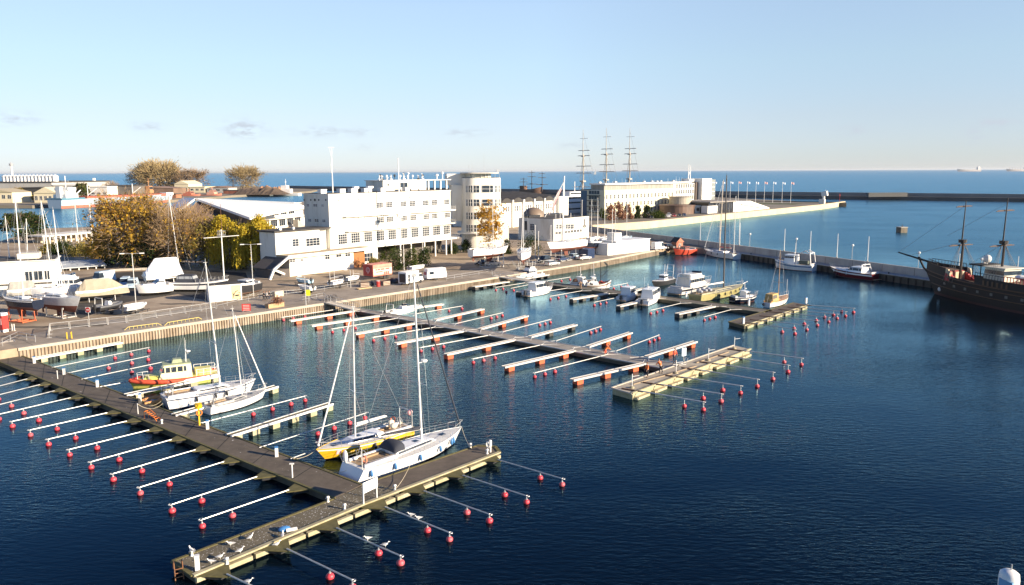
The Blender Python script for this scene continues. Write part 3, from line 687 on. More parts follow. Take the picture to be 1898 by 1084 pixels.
for px, py, l_ in ((331,1056,'rusty swim ladder at the left tip of the crosshead'),):
    p = at(px, py, DZ); root = thing('swim_ladder', l_, 'ladder', p, R(120)); m = MB()
    for y in (-.25,.25): m.path([(.5,y,-.05),(.3,y,.5),(0,y,.5),(-.2,y,-.6)], .035)
    for i in range(3): m.tube((-.1-.05*i,-.25,.1-.25*i),(-.1-.05*i,.25,.1-.25*i),.03)
    m.build('frame', mat('rusty_steel', (.20,.09,.04), .8), root)
# mooring lines of the two near yachts
ROPE = mat('natural_rope', (.55,.47,.33), .9)
def line(label, a, b, sag=.35, r=.02):
    m = MB(); m.path([a.lerp(b, i/8) - Vector((0,0,4*sag*(i/8)*(1-i/8))) for i in range(9)], r, n=5); o = m.build('mooring_line', ROPE); o.location = a; o.data.transform(Matrix.Translation(-a)); tag(o, label, 'rope', 'mooring lines at the crosshead')
line('mooring line from the white yacht bow to the bollard at its bow', at(856,792,1.45), at(872,829,DZ+.35), .25)
line('mooring line from the white yacht side to the bollard before the sign', at(760,862,1.25), at(732,907,DZ+.35), .2)
line('mooring line from the white yacht stern to the foreground pier', at(642,872,1.1), at(600,868,DZ+.1), .25)
line('mooring line from the yellow yacht bow to the foreground pier', at(590,830,1.15), at(542,850,DZ+.1), .3)
line('mooring line from the large white yacht stern to the foreground pier', at(301,741,1.2), at(276,752,DZ+.1), .2)
line('mooring line from the smaller white yacht stern to the foreground pier', at(381,757,.9), at(352,770,DZ+.1), .2)
# gulls
def gull(px, py, z, rz, label, sc=1.0):
    p = at(px, py, z); root = thing('gull', label, 'gull', p, rz, 'gulls resting on the crosshead and booms'); root.scale = (sc,)*3
    rings = []
    for x, r, zz in ((-.24,.012,.20),(-.15,.05,.20),(-.05,.085,.20),(.05,.095,.21),(.13,.075,.24),(.18,.05,.30),(.20,.046,.355),(.235,.045,.385),(.275,.03,.385),(.30,.012,.378),(.36,.006,.37)):
        rings.append([(x, r*math.cos(2*math.pi*i/8), zz + r*math.sin(2*math.pi*i/8)) for i in range(8)])
    MB().loft(rings).tube((.02,.04,0),(.02,.04,.14),.01).tube((.02,-.04,0),(.02,-.04,.14),.01).build('body', mat('white_feathers', (.80,.79,.76), .8, var=.03), root, smooth=True)
    m = MB()
    for s in (-1, 1): m.loft([[(.1,s*.09,.22),(.1,s*.1,.27),(.05,s*.07,.31)],[(-.12,s*.1,.19),(-.12,s*.11,.25),(-.12,s*.05,.28)],[(-.34,s*.02,.20),(-.34,s*.03,.21),(-.34,s*.01,.215)]])
    m.build('wings', mat('grey_feathers', (.42,.43,.45), .8), root)
for px, py, z, rz, l_ in ((464,1000,DZ,R(60),'gull standing alone in the middle of the speckled deck'), (428,1012,DZ,R(200),'gull sitting left of the standing gull on the deck'), (445,1025,DZ,R(40),'gull near the outer edge of the speckled deck'), (392,1045,DZ,R(190),'gull hunched beside the tall white box pedestal'),
                          (513,1013,DZ-.1,R(30),'gull on the plate behind the second boom'), (408,1036,DZ,R(20),'smaller gull behind the hunched gull by the pedestal'), (682,1002,.68,R(205),'gull on the root half of the third boom'), (714,1014,.68,R(10),'gull near the inner buoy of the third boom'),
                          (762,958,.68,R(190),'gull on the root half of the fourth boom'), (776,964,.68,R(200),'second gull on the fourth boom, closer to its buoy'), (461,1082,.68,R(5),'gull on the boom at the bottom edge'), (356,1024,DZ+.46,R(150),'gull perched on a white bollard at the crosshead tip'), (524,996,DZ,R(100),'gull beside the blue bag')):
    gull(px, py, z, rz, l_, .92 + .12*rnd.random())
# white mooring pile close to the camera at the lower right
d_ = (at(1872,1057,0) - Vector((0,0,CAMH))); p = Vector((0,0,CAMH)) + d_ * (41.0 / d_.length); pb = Vector((p.x, p.y, 0))
root = thing('mooring_pile', 'white steel mooring pile with rounded blue-grey head at lower right', 'mooring pile', pb, R(30))
MB().lathe([(.40,-2),(.40,p.z-.35),(.37,p.z-.12),(.25,p.z-.02),(.02,p.z)], 20).build('pile', WHITE, root, smooth=True)
MB().bx(-.41,-.30,-.34,.2,-1,p.z-.32).build('panel', mat('blue_grey_panel', (.16,.33,.52), .5), root)
m = MB()
for i in range(5): m.torus((.43,.05,p.z-.5-.45*i), .13, .035, 'y')
m.tube((.1,0,p.z-.05),(.1,0,p.z+.25),.03); m.build('rungs', STEEL, root)
# ------------------------------------------------------------------ boats
class Hull:
    "x forward, origin amidships on the waterline"
    def __init__(s, L, B, F, draft=.5, rake=.09, stern=.72, sheer=.28, pw=2.3, trake=0.0, flare=.12, tum=0.0):
        s.L, s.B, s.F, s.draft, s.rake, s.stern, s.sheer, s.pw, s.trake, s.flare = L, B, F, draft, rake, stern, sheer, pw, trake, flare
    def b(s, t):
        if t < .42: return s.B/2 * (s.stern + (1 - s.stern) * math.sin(math.pi/2 * t/.42))
        u = (t - .42)/.58; return s.B/2 * max(.012, 1 - u**s.pw)
    def z(s, t):
        u = (t - .3)/.7
        return s.F * (1 + (s.sheer*u*u if u > 0 else s.sheer*.25*u*u))
    def x(s, t): return -s.L/2 + s.L*t
    def ring(s, t, zf):
        "half outline points (x, y, z) from sheer to keel"
        u = max(0, (t - .42)/.58); zd = s.z(t); b = s.b(t)
        out = []
        for z in zf:
            zz = zd * z if z > 0 else s.draft * z * (1 if t > .05 else .6)
            q = max(0, 1 - max(0, z))                        # 0 at the sheer, 1 at the waterline
            w = b * (1 - (s.flare + .38*u) * q**1.4)
            if z < 0: w *= max(.02, 1 - (-z)**1.6 * .97)
            x = s.x(t) - s.rake*s.L*u**2.2 * (q + (-z*.6 if z < 0 else 0)) + s.trake*q*max(0, 1 - t*6)
            out.append((x, w, zz))
        return out
    def mesh(s, bands=(1, .86, .45, .10, 0, -.45, -1), mats=(0, 0, 0, 2, 2, 2), n=18):
        rings = []
        for i in range(n + 1):
            t = i/n; t = t if t < .5 else .5 + .5*(1 - (1 - (t - .5)/.5)**1.25)
            h = s.ring(t, bands); rings.append([(x, y, z) for x, y, z in h] + [(x, -y, z) for x, y, z in reversed(h)])
        rm = list(mats) + [mats[-1]] + list(reversed(mats)) + [0]
        m = MB(); m.loft(rings, closed=False, cap0=True, cap1=True, rowmat=rm[:len(rings[0])])
        return m
    def deck(s, inset=.05, dz=-.03, t0=0.0, t1=.985, n=14, camber=.06):
        m = MB(); rings = []
        for i in range(n + 1):
            t = t0 + (t1 - t0)*i/n; b = max(.01, s.b(t) - inset); z = s.z(t) + dz
            rings.append([(s.x(t), b, z), (s.x(t), b*.5, z + camber*b/s.B*1.5), (s.x(t), -b*.5, z + camber*b/s.B*1.5), (s.x(t), -b, z)])
        return m.loft(rings, closed=False, cap0=False, cap1=False)
    def edge(s, t, out=0.0, dz=0.0, side=1): return Vector((s.x(t), side*(s.b(t) + out), s.z(t) + dz))
def trap(m, x0, x1, w, z0, z1, sf=.3, sa=.2, ss=.15, f0=0, f1=1, e=0, w1=None, mi=0):
    "tapering block; w half width at the back, w1 at the front; f0..f1 takes a slice of it grown by e"
    w1 = w if w1 is None else w1; r = []
    for f in (f0, f1):
        z = z0 + (z1 - z0)*f; a, b = x0 + sa*f - e, x1 - sf*f + e; wa, wb = w - ss*f + e, w1 - ss*f + e
        r.append([(a, -wa, z), (b, -wb, z), (b, wb, z), (a, wa, z)])
    return m.loft(r, mi=mi)
def berth(stern, bow):
    a, b = at(*stern), at(*bow); L = math.hypot(b.x - a.x, b.y - a.y)
    return Vector(((a.x + b.x)/2, (a.y + b.y)/2, 0)), ang(a, b), L
def guard(h, root, t0=.0, t1=.99, hgt=.6, n=9, pulpit=True, r=.018, inset=.08):
    m = MB(); ts = [t0 + (t1 - t0)*i/n for i in range(n + 1)]
    for s in (-1, 1):
        P = [h.edge(t, -inset if h.b(t) > .2 else -.02, 0, s) for t in ts]
        for p in P: m.tube(p, p + Vector((0,0,hgt)), r, n=4)
        for k in (.55, 1.0): m.path([p + Vector((0,0,hgt*k)) for p in P], r*.6, n=4)
    if pulpit:
        for s in (-1, 1):
            a = h.edge(.90, -.05, 0, s); b = h.edge(.99, 0, hgt*1.1, s) + Vector((.15,0,0))
            m.tube(a + Vector((0,0,hgt)), b, r*1.6, n=5); m.tube(h.edge(.955, -.03, 0, s), a.lerp(b, .6) + Vector((0,0,hgt*.35)), r*1.4, n=5)
        m.tube(h.edge(.99, 0, hgt*1.1, 1) + Vector((.15,0,0)), h.edge(.99, 0, hgt*1.1, -1) + Vector((.15,0,0)), r*1.6, n=5)
    return m.build('guard_rail', STEEL, root)
def fender(root, h, t, side, col, hgt=.62, r=.13):
    p = h.edge(t, r + .01, -.12, side); m = MB(); m.lathe([(.02,-hgt),(r,-hgt+.1),(r,-.12),(.04,0)], 8, p); m.tube(p, h.edge(t, -.03, .3, side), .015, n=4)
    m.build('fender', col, root, smooth=True)
def sailboat(name, label, stern, bow, B, F, mast_t, mast_top, hullm=WHITEG, stripe=None, anti=ANTIF, deckm=None, cabin=WHITEG, furl=WHITE, cover=WHITE, hood=None, boomang=0.0, rake=2.5, group=None,
             fenders=(), fcol=BLUE, z0=0.0, keel=False, sheer=.25, stern_w=.74, mastm=None, boom_l=.34, spreaders=2, trake=0.0, cab=(.30,.70,.42), rig=True, backstay=True, draft=.5, guardh=.6, wheel=True, boom_on=True, topz=None, mast2=None, jib=True):
    loc, rz, L = berth(stern, bow); loc.z = z0
    root = thing(name, label, 'sailing yacht', loc, rz, group)
    h = Hull(L, B, F, draft, sheer=sheer, stern=stern_w, trake=trake)
    st = stripe or hullm
    h.mesh((1, .9, .8, .4, .10, 0, -.45, -1), (0, 1, 0, 0, 2, 2, 2), 18).build('hull', [hullm, st, anti], root, smooth=True, auto=40)
    h.deck().build('deck', deckm or mat('pale_deck', (.66,.65,.61), .6, var=.06), root)
    zc = h.z(.5) - .02
    xa, xb = h.x(cab[0]), h.x(cab[1]); w = h.b(cab[0])*.62; hc = cab[2]
    c = MB(); trap(c, xa, xb, w, zc - .05, zc + hc, .9*hc/.42, .12, .18, w1=w*.62); cabo = c.build('cabin', cabin, root)
    wm = MB(); trap(wm, xa + .25, xb - .35, w, zc - .05, zc + hc, .9*hc/.42, .12, .18, .42, .78, .012, w1=w*.68); 
    wm.build('window_strip', GLASS, cabo)
    hm = MB()
    for t in (cab[1] + .08, (cab[0]+cab[1])/2 + .03):
        zz = zc + .05 if t > cab[1] else zc + hc + .0; zz = h.z(t) + .03 if t > cab[1] else zz
        hm.box((h.x(t), 0, zz), (.5,.5,.05))
    hm.builds('hatch', GLASS, root)
    # cockpit: coamings round a teak well
    x0, x1 = h.x(.03), h.x(cab[0] + .005); wc = h.b(.15)*.66
    k = MB(); k.bx(x0, x1, wc-.14, wc+.08, zc-.1, zc+.24).bx(x0, x1, -wc-.08, -wc+.14, zc-.1, zc+.24); k.build('cockpit_coaming', cabin, root)
    MB().bx(x0, x1 - .01, -wc+.14, wc-.14, zc-.08, zc+.03).build('cockpit_sole', TEAK, root)
    bn = MB().bx(x0+.9, x1-.2, wc-.55, wc-.14, zc, zc+.16).bx(x0+.9, x1-.2, -wc+.14, -wc+.55, zc, zc+.16); bn.builds('cockpit_bench', TEAK, root)
    if wheel:
        wm = MB(); wm.torus((x0 + .75, 0, zc + .62), .42, .03, 'x').tube((x0+.7,0,zc),(x0+.7,0,zc+.7),.09); wm.build('steering_wheel', STEEL, root)
    mx = h.x(mast_t); zb = zc + (hc if mast_t < cab[1] - .03 else .05); base = Vector((mx, 0, zb))
    M = Matrix.Translation(loc) @ Matrix.Rotation(rz, 4, 'Z'); wbase = M @ base
    zt = topz if topz else zat(wbase, mast_top) - loc.z
    top = Vector((mx - math.tan(R(rake))*(zt - zb), 0, zt)); mr = max(.07, .0075*(zt - zb))
    mm = MB().tube(base, top, mr, mr*.62, n=8); mm.tube(top, top + Vector((0,0,.5)), .015).tube(top + Vector((-.25,0,.1)), top + Vector((.2,0,.1)), .02)
    ends = []
    for i in range(spreaders):
        p = base.lerp(top, (i+1)/(spreaders+1)*.98 + .02); wsp = h.B*.36*(1 - .2*i)
        for s in (-1, 1): mm.tube(p, p + Vector((-.25, s*wsp, .05)), .028, .02, n=5)
        ends.append((p, wsp))
    mast = mm.build('mast', mastm or ALU, root)
    if rig:
        m = MB(); r = .012
        for s in (-1, 1):
            pts = [h.edge(mast_t - .03, -.1, 0, s)] + [p + Vector((-.25, s*wsp, .05)) for p, wsp in ends] + [top]
            m.path(pts, r, n=4)
            for p, wsp in ends[:1]: m.tube(h.edge(mast_t - .06, -.1, 0, s), p, r, n=4)
        if backstay: m.tube(Vector((h.x(.01), 0, h.z(0))), top, r, n=4)
        stem = Vector((h.x(.985), 0, h.z(1) + .05))
        m.tube(stem, top, r, n=4); m.build('rigging', WIRE, root)
        if jib and furl:
            MB().tube(stem.lerp(top, .03), stem.lerp(top, .93), .085, .05, n=7).tube(stem.lerp(top, .02), stem.lerp(top, .03), .14).build('furled_jib', furl, root)
    if boom_on:
        bl = L*boom_l; g = base + Vector((-.1, 0, .95 if mast_t < cab[1] else 1.25)); e = g + Vector((-bl*math.cos(boomang), bl*math.sin(boomang), .15))
        bo = MB().tube(g, e, .07, n=8).build('boom', ALU, root)
        if cover:
            n_ = 7; rings = []
            for i in range(n_ + 1):
                q = g.lerp(e, .03 + .92*i/n_); hh = .34*(1 - .45*i/n_); ww = .15*(1 - .3*i/n_)
                rings.append([(q.x, q.y - ww, q.z + .02), (q.x, q.y - ww*.9, q.z + hh*.6), (q.x, q.y, q.z + hh), (q.x, q.y + ww*.9, q.z + hh*.6), (q.x, q.y + ww, q.z + .02)])
            MB().loft(rings).build('sail_cover', cover, bo, smooth=True)
    if guardh: guard(h, root, .02, .90, guardh)
    if hood:
        rings = []; xh = xa + .25
        for i in range(7):
            a = R(12 + 100*i/6); rr = .95
            ring = [(xh + .35 - rr*math.cos(a)*.9, w*1.05*math.cos(math.pi*j/8), zc + hc*.6 + rr*math.sin(a)*(.25 + .75*math.sin(math.pi*j/8)**.5)) for j in range(9)]
            rings.append(ring)
        MB().loft(rings, closed=False, cap0=False, cap1=False).build('sprayhood', hood, root, smooth=True)
    for t, s in fenders: fender(root, h, t, s, fcol)
    if keel:
        kx = h.x(.5); d = h.draft
        MB().loft([[(kx-.9,-.12,-d*.8),(kx+.9,-.12,-d*.8),(kx+.9,.12,-d*.8),(kx-.9,.12,-d*.8)],[(kx-1.0,-.08,-d-1.1),(kx+.4,-.08,-d-1.1),(kx+.4,.08,-d-1.1),(kx-1.0,.08,-d-1.1)]]).build('keel', anti, root)
        MB().bx(h.x(.05), h.x(.05)+.45, -.04, .04, -d-.7, -.05).build('rudder', anti, root)
    return root, h, zc
GREEN = mat('lime_paint', (.45,.48,.05), .45)
PALEG = mat('pale_canvas', (.62,.58,.48), .9, bump=.2)
GREYS = mat('dark_grey_canvas', (.035,.04,.055), .9)
ORANGER = mat('orange_red_tube', (.58,.085,.04), .55)

# yellow yacht and white yacht at the crosshead
ya, hy, zy = sailboat('sailing_yacht', 'yellow-hulled sailing yacht with white deck moored near the crosshead', (757,788,1.0), (586,834,1.2), 3.3, 1.05, .60, 571, hullm=YELLOW, stripe=WHITEG, anti=NAVY, rake=1.2, cover=WHITE, sheer=.2, deckm=mat('cream_deck', (.70,.66,.58), .6, var=.08),
    fenders=((.35,1),(.5,1),(.66,1)), fcol=BLACKM, stern_w=.6, cab=(.34,.74,.4))
m = MB(); m.tube((hy.x(.03),-1.0,zy),(hy.x(.03),-1.0,zy+1.7),.05).tube((hy.x(.03),1.0,zy),(hy.x(.03),1.0,zy+1.7),.05).tube((hy.x(.03),-1.0,zy+1.7),(hy.x(.03),1.0,zy+1.7),.05); m.build('stern_arch', STEEL, ya)
MB().torus((hy.x(.1),-1.15,zy+.55), .26, .07, 'y').build('life_ring', mat('faded_red_ring', (.70,.22,.12), .6), ya); MB().ell((hy.x(.03),.7,zy+1.5),(.3,.25,.3)).build('dan_buoy', mat('pink_canvas', (.70,.35,.35), .7), ya)
MB().ell((hy.x(.16),-.6,zy+.5),(.35,.3,.3)).ell((hy.x(.2),.4,zy+.5),(.4,.35,.3)).builds('canvas_bundle', PALEG, ya)
wa, hw, zw = sailboat('sailing_yacht', 'white sailing yacht with dark sprayhood and blue fenders along the crosshead', (655,880,.4), (856,790,1.5), 3.7, 1.2, .60, 504, hullm=WHITEG, stripe=None, anti=NAVY, rake=1.8, hood=GREYS, boomang=R(12), cover=GREYS, furl=GREYS,
    fenders=((.05,-1),(.24,-1),(.46,-1),(.66,-1),(.80,-1),(.83,-1)), fcol=BLUE, trake=-.7, stern_w=.82, cab=(.30,.72,.38), boom_l=.33)
MB().torus((hw.x(.03),-1.15,zw+.75), .28, .07, 'x').build('life_ring', mat('faded_red_ring', (.70,.22,.12), .6), wa)
MB().ell((hw.x(.0),1.1,zw+.55),(.2,.28,.6)).build('life_raft', WHITE, wa, smooth=True)
MB().bx(hw.x(0)-.9, hw.x(0)+.05, -1.2, 1.2, .1, .22).build('bathing_platform', WHITEG, wa)
MB().tube((hw.x(.6)-.2,0,zw+7.6),(hw.x(.6)+.35,0,zw+7.6),.04).lathe([(.28,-.1),(.32,0),(.28,.1)],12,(hw.x(.6)+.5,0,zw+7.7)).build('radar', WHITE, wa)
m = MB(); m.tube((hw.x(0),-1.3,zw),(hw.x(0),-1.3,zw+1.9),.035).tube((hw.x(.0),1.5,zw),(hw.x(0)-.4,1.6,zw+1.2),.03); m.build('flag_staff', ALU, wa)
MB().box((hw.x(0)-.3,1.55,zw+.95),(.5,.06,.4),0,0,.3).build('rolled_flag', mat('pink_canvas', (.70,.35,.35), .7), wa)
# two white yachts left
wd_, hd, zd = sailboat('sailing_yacht', 'large white sailing yacht with thick mast beside the rescue boat', (303,748,.5), (474,704,1.5), 3.7, 1.35, .60, 487, rake=3.0, cover=WHITE, boomang=R(-6), trake=.3, stern_w=.86, anti=NAVY, cab=(.32,.72,.34), stripe=mat('thin_navy_stripe', (.05,.07,.12), .3), fenders=((.3,-1),(.5,-1),(.62,-1)), fcol=BLACKM, furl=None, boom_l=.38, topz=None)
MB().torus((hd.x(.03),-1.1,zd+.5),.36,.03,'x').torus((hd.x(.03),1.1,zd+.5),.36,.03,'x').builds('wheel', BLACKM, wd_)
we, he, ze = sailboat('sailing_yacht', 'smaller white racing yacht with grey deck right of the large white yacht', (382,762,.3), (494,721,1.0), 2.8, .85, .58, 572, rake=3.2, cover=None, boomang=R(4), anti=BLACKM, deckm=mat('grey_deck', (.40,.40,.39), .7), cabin=mat('grey_deck', (.40,.40,.39), .7), cab=(.36,.66,.26), stern_w=.7, furl=WHITE)
# rescue boat
def rescue():
    loc, rz, L = berth((404,694,.5), (238,712,.6)); root = thing('rescue_boat', 'yellow and orange rescue boat with grey-green wheelhouse near the quay', 'rescue boat', loc, rz)
    h = Hull(L, 3.6, .85, .5, stern=.85, sheer=.35, pw=2.6, rake=.05)
    h.mesh((1, .6, .3, .08, 0, -.5, -1), (0, 0, 1, 1, 2, 2)).build('hull', [mat('fluo_yellow_paint', (.60,.56,.13), .4), mat('fluo_yellow_paint', (.60,.56,.13), .4), NAVY], root)
    m = MB(); k = 16
    for s in (-1, 1):
        P = [h.edge(i/k*.97, .0, -.12, s) for i in range(k+1)]; m.sweep(P, .30, n=8)
    m.tube(h.edge(.97,0,-.12,1), h.edge(.97,0,-.12,-1), .28, n=8); m.build('fender_tube', ORANGER, root, smooth=True)
    h.deck(.2, .02).build('deck', mat('pale_yellow_deck', (.62,.58,.20), .6), root)
    z = h.z(.4)
    c = MB(); trap(c, h.x(.30), h.x(.68), 1.25, z, z+1.75, .75, .1, .2); cb = c.build('wheelhouse', mat('pale_yellow_paint', (.78,.74,.45), .4), root)
    w = MB(); trap(w, h.x(.36), h.x(.68), 1.25, z, z+1.75, .75, .1, .2, .5, .86, .012); w.build('window_band', GLASS, cb)
    m = MB()
    for x in (.40,.47,.54,.60): m.bx(h.x(x)-.06,h.x(x)+.06,-1.19,1.19,z+.85,z+1.55)
    m.builds('window_post', mat('pale_yellow_paint', (.78,.74,.45), .4), cb)
    f = MB(); trap(f, h.x(.66), h.x(.86), 1.1, z-.02, z+.55, .5, 0, .2, w1=.8); f.build('foredeck_trunk', mat('fluo_yellow_paint', (.60,.56,.13), .4), root)
    r_ = MB(); r_.bx(h.x(.31), h.x(.62), -1.15, 1.15, z+1.76, z+1.86); r_.build('roof', mat('grey_green_roof', (.30,.34,.20), .5), root)
    r_ = MB(); trap(r_, h.x(.40), h.x(.52), .6, z+1.87, z+2.3, .2, .1, .1); r_.build('flying_bridge', mat('grey_green_roof', (.30,.34,.20), .5), root)
    m = MB(); x = h.x(.36); m.tube((x,0,z+1.85),(x-.1,0,z+3.4),.06).tube((x,-.6,z+1.85),(x-.1,0,z+3.1),.035).tube((x,.6,z+1.85),(x-.1,0,z+3.1),.035).tube((x-.3,-.5,z+2.9),(x-.3,.5,z+2.9),.03).tube((x,.7,z+1.8),(x,.7,z+5),.015).tube((x,-.7,z+1.8),(x-.2,-.7,z+4.4),.015)
    m.lathe([(.25,-.08),(.3,0),(.25,.1)],10,(x-.35,.1,z+3.1)); m.build('radar_mast', WHITE, root)
    m = MB()
    for s in (-1,1):
        P=[h.edge(t,-.25,0,s) for t in (.02,.1,.18,.26)]
        for p in P: m.tube(p,p+Vector((0,0,.95)),.035)
        for q in (.5,.95): m.path([p+Vector((0,0,q)) for p in P],.03)
        P=[h.edge(t,-.25,0,s) for t in (.78,.84,.9)]
        for p in P: m.tube(p,p+Vector((0,0,.7)),.03)
        m.path([p+Vector((0,0,.7)) for p in P],.03)
    m.tube(h.edge(.02,-.25,.95,1),h.edge(.02,-.25,.95,-1),.03).tube(h.edge(.02,-.25,.5,1),h.edge(.02,-.25,.5,-1),.03); m.build('hand_rail', WHITE, root)
    MB().bx(h.x(.08), h.x(.26), -.8, .8, z-.05, z+.8).build('engine_box', mat('pale_yellow_deck', (.62,.58,.20), .6), root)
    MB().ell((h.x(.93),.3,z+.35),(.2,.2,.2)).ell((h.x(.90),-.4,z+.3),(.25,.2,.2)).builds('rope_heap', RED, root)
rescue()
def dinghy(label, stern, bow, B, col, tubes=None, outboard=True, kind='dinghy', wind=False, cat='dinghy', group=None, F=.55):
    loc, rz, L = berth(stern, bow); root = thing(kind, label, cat, loc, rz, group); h = Hull(L, B, F, .25, stern=.85, sheer=.25, pw=2.6)
    h.mesh((1,.6,.3,.08,0,-.5,-1),(0,0,0,0,1,1)).build('hull', [col, ANTIFK], root)
    h.deck(.12, -.12).build('floor', mat('grey_deck', (.40,.40,.39), .7), root)
    if tubes:
        m = MB()
        for s in (-1, 1): m.sweep([h.edge(i/12*.97, 0, 0, s) for i in range(13)], .24, n=8)
        m.tube(h.edge(.97,0,0,1), h.edge(.97,0,0,-1), .2, n=8); m.build('inflatable_tube', tubes, root, smooth=True)
    MB().bx(h.x(.3),h.x(.36),-B*.36,B*.36,.3,.55).bx(h.x(.55),h.x(.6),-B*.34,B*.34,.3,.55).builds('thwart', WHITE, root)
    if wind:
        c = MB(); trap(c, h.x(.40), h.x(.56), .55, F*.6, F+.75, .25, .1, .1); c.build('console', WHITEG, root)
        w = MB(); trap(w, h.x(.50), h.x(.58), .58, F+.76, F+1.1, .25, -.05, .1); w.build('windscreen', GLASS, root)
        m = MB(); m.tube((h.x(.1),-B*.4,F),(h.x(.12),-B*.36,F+1.5),.05).tube((h.x(.1),B*.4,F),(h.x(.12),B*.36,F+1.5),.05).tube((h.x(.12),-B*.36,F+1.5),(h.x(.12),B*.36,F+1.5),.05); m.build('roll_bar', WHITE, root)
    if outboard:
        m = MB(); trap(m, h.x(0)-.45, h.x(0)-.02, .2, .45, 1.15, .1, .12, .05); m.bx(h.x(0)-.32,h.x(0)-.16,-.06,.06,-.4,.45); m.build('outboard_motor', BLACKM, root)
    return root, h
dinghy('small orange-topped dinghy tied astern of the rescue boat finger', (262,753,.2), (303,741,.3), 1.6, mat('faded_orange', (.60,.28,.10), .6), tubes=mat('faded_orange', (.60,.28,.10), .6))
dinghy('open white motorboat with console and roll bar on the middle pier', (715,583,.3), (781,569,.3), 2.3, WHITEG, tubes=mat('pale_grey_tube', (.60,.60,.58), .6), wind=True, kind='motor_dinghy', cat='motorboat')

def motorboat(name, label, stern, bow, B, F, hullm=WHITEG, stripe=None, house=(.25,.65,1.5), hw=.80, slope=(.8,.15,.2), band=(.5,.85), hard=True, roofm=None, fly=False, arch=False, outboard=False, mast=False, rail=True, trunk=True, anti=ANTIFK, z0=0.0, housem=WHITEG, canopy=None, group=None, cat='motorboat', sheer=.4, fenders=(), fcol=NAVY, stern_w=.88, posts=4, platform=True, pw=2.5, rake=.12, keelz=.5, deckm=None):
    loc, rz, L = berth(stern, bow); loc.z = z0
    root = thing(name, label, cat, loc, rz, group); h = Hull(L, B, F, keelz, stern=stern_w, sheer=sheer, pw=pw, rake=rake, flare=.14)
    h.mesh((1,.82,.62,.3,.08,0,-.5,-1),(0,1,0,0,2,2,2)).build('hull', [hullm, stripe or hullm, anti], root, smooth=True, auto=40)
    h.deck(.06, -.02).build('deck', deckm or mat('pale_deck', (.66,.65,.61), .6, var=.06), root)
    z = h.z(house[0]) - .03; x0, x1 = h.x(house[0]), h.x(house[1]); w = h.b(house[0])*hw; w1 = min(w, h.b(house[1])*.85); hh = house[2]
    c = MB(); trap(c, x0, x1, w, z, z+hh, *slope, w1=w1); cb = c.build('wheelhouse', housem, root)
    b_ = MB(); trap(b_, x0+.12, x1, w, z, z+hh, *slope, band[0], band[1], .014, w1=w1); b_.build('window_band', canopy or GLASS, cb)
    if posts:
        m = MB()
        for i in range(posts):
            f = (i+.5)/posts; x = x0 + (x1 - slope[0]*.7 - x0)*f + .1; ww = w + (w1-w)*f
            for s in (-1, 1): m.bar((x, s*(ww - slope[2]*band[0] + .02), z+hh*band[0]), (x - .05, s*(ww - slope[2]*band[1] + .02), z+hh*band[1]), .07, .03)
        m.builds('window_post', housem, cb)
    if hard: MB().bx(x0 - .25, x1 - slope[0] + .15, -(w-slope[2])-.06, (w-slope[2])+.06, z+hh+.004, z+hh+.08).build('roof', roofm or housem, root)
    if trunk:
        t = MB(); trap(t, x1 - .15, h.x(.86), w1*.95, h.z(house[1])-.05, h.z(.72)+.28, .7, 0, .15, w1=w1*.45); t.build('foredeck_trunk', housem, root)
        MB().box((h.x((house[1]+.86)/2), 0, h.z(.72)+.285), (.5,.5,.05)).builds('hatch', GLASS, root)
    # open cockpit with seats
    xs = h.x(.03)
    if x0 - xs > .8:
        MB().bx(xs, x0-.01, -h.b(.1)*.72, h.b(.1)*.72, z-.02, z+.02).build('cockpit_sole', TEAK, root)
        MB().bx(xs, xs+.5, -h.b(.05)*.72, h.b(.05)*.72, z+.02, z+.42).build('stern_seat', mat('seat_vinyl', (.50,.50,.48), .6), root)
    if platform: MB().bx(h.x(0)-.6, h.x(0)-.01, -B*.36, B*.36, .18, .28).build('bathing_platform', TEAK, root)
    if fly:
        q = MB(); trap(q, x0+.3, x1-slope[0]-.2, w*.72, z+hh+.08, z+hh+.65, .3, .1, .08); q.build('flying_bridge', housem, root)
        q = MB(); trap(q, x1-slope[0]-.7, x1-slope[0]-.25, w*.68, z+hh+.655, z+hh+1.0, .3, .2, .08); q.build('windscreen', GLASS, root)
    if arch:
        m = MB(); xa = x0 + .1
        for s in (-1, 1): m.bar((xa-.4, s*w, z+.5), (xa+.1, s*w*.85, z+hh+.75), .3, .12)
        m.bar((xa+.1, -w*.87, z+hh+.75), (xa+.1, w*.87, z+hh+.75), .4, .12); m.build('radar_arch', WHITEG, root)
    if outboard:
        m = MB()
        for y in (outboard if isinstance(outboard, tuple) else (0,)): trap(m, h.x(0)-.6, h.x(0)-.02, .25, .5, 1.3, .1, .15, .06) if y == 0 else None; m.bx(h.x(0)-.42,h.x(0)-.2,-.08,.08,-.5,.5)
        m.build('outboard_motor', BLACKM, root)
    if mast:
        xm = x0 + .4; m = MB(); m.tube((xm,0,z+hh),(xm-.1,0,z+hh+(mast if not isinstance(mast,bool) else 2.2)),.05,n=6).tube((xm,-.5,z+hh+.7),(xm,.5,z+hh+.7),.03).tube((xm-.3,.6,z+hh),(xm-.4,.6,z+hh+2.6),.015)
        m.lathe([(.2,-.06),(.26,0),(.2,.08)],10,(xm+.1,0,z+hh+.5)); m.build('radar_mast', WHITE, root)
    if rail: guard(h, root, .45, .93, .65, 6, True, .02)
    for t, s in fenders: fender(root, h, t, s, fcol)
    return root, h, z
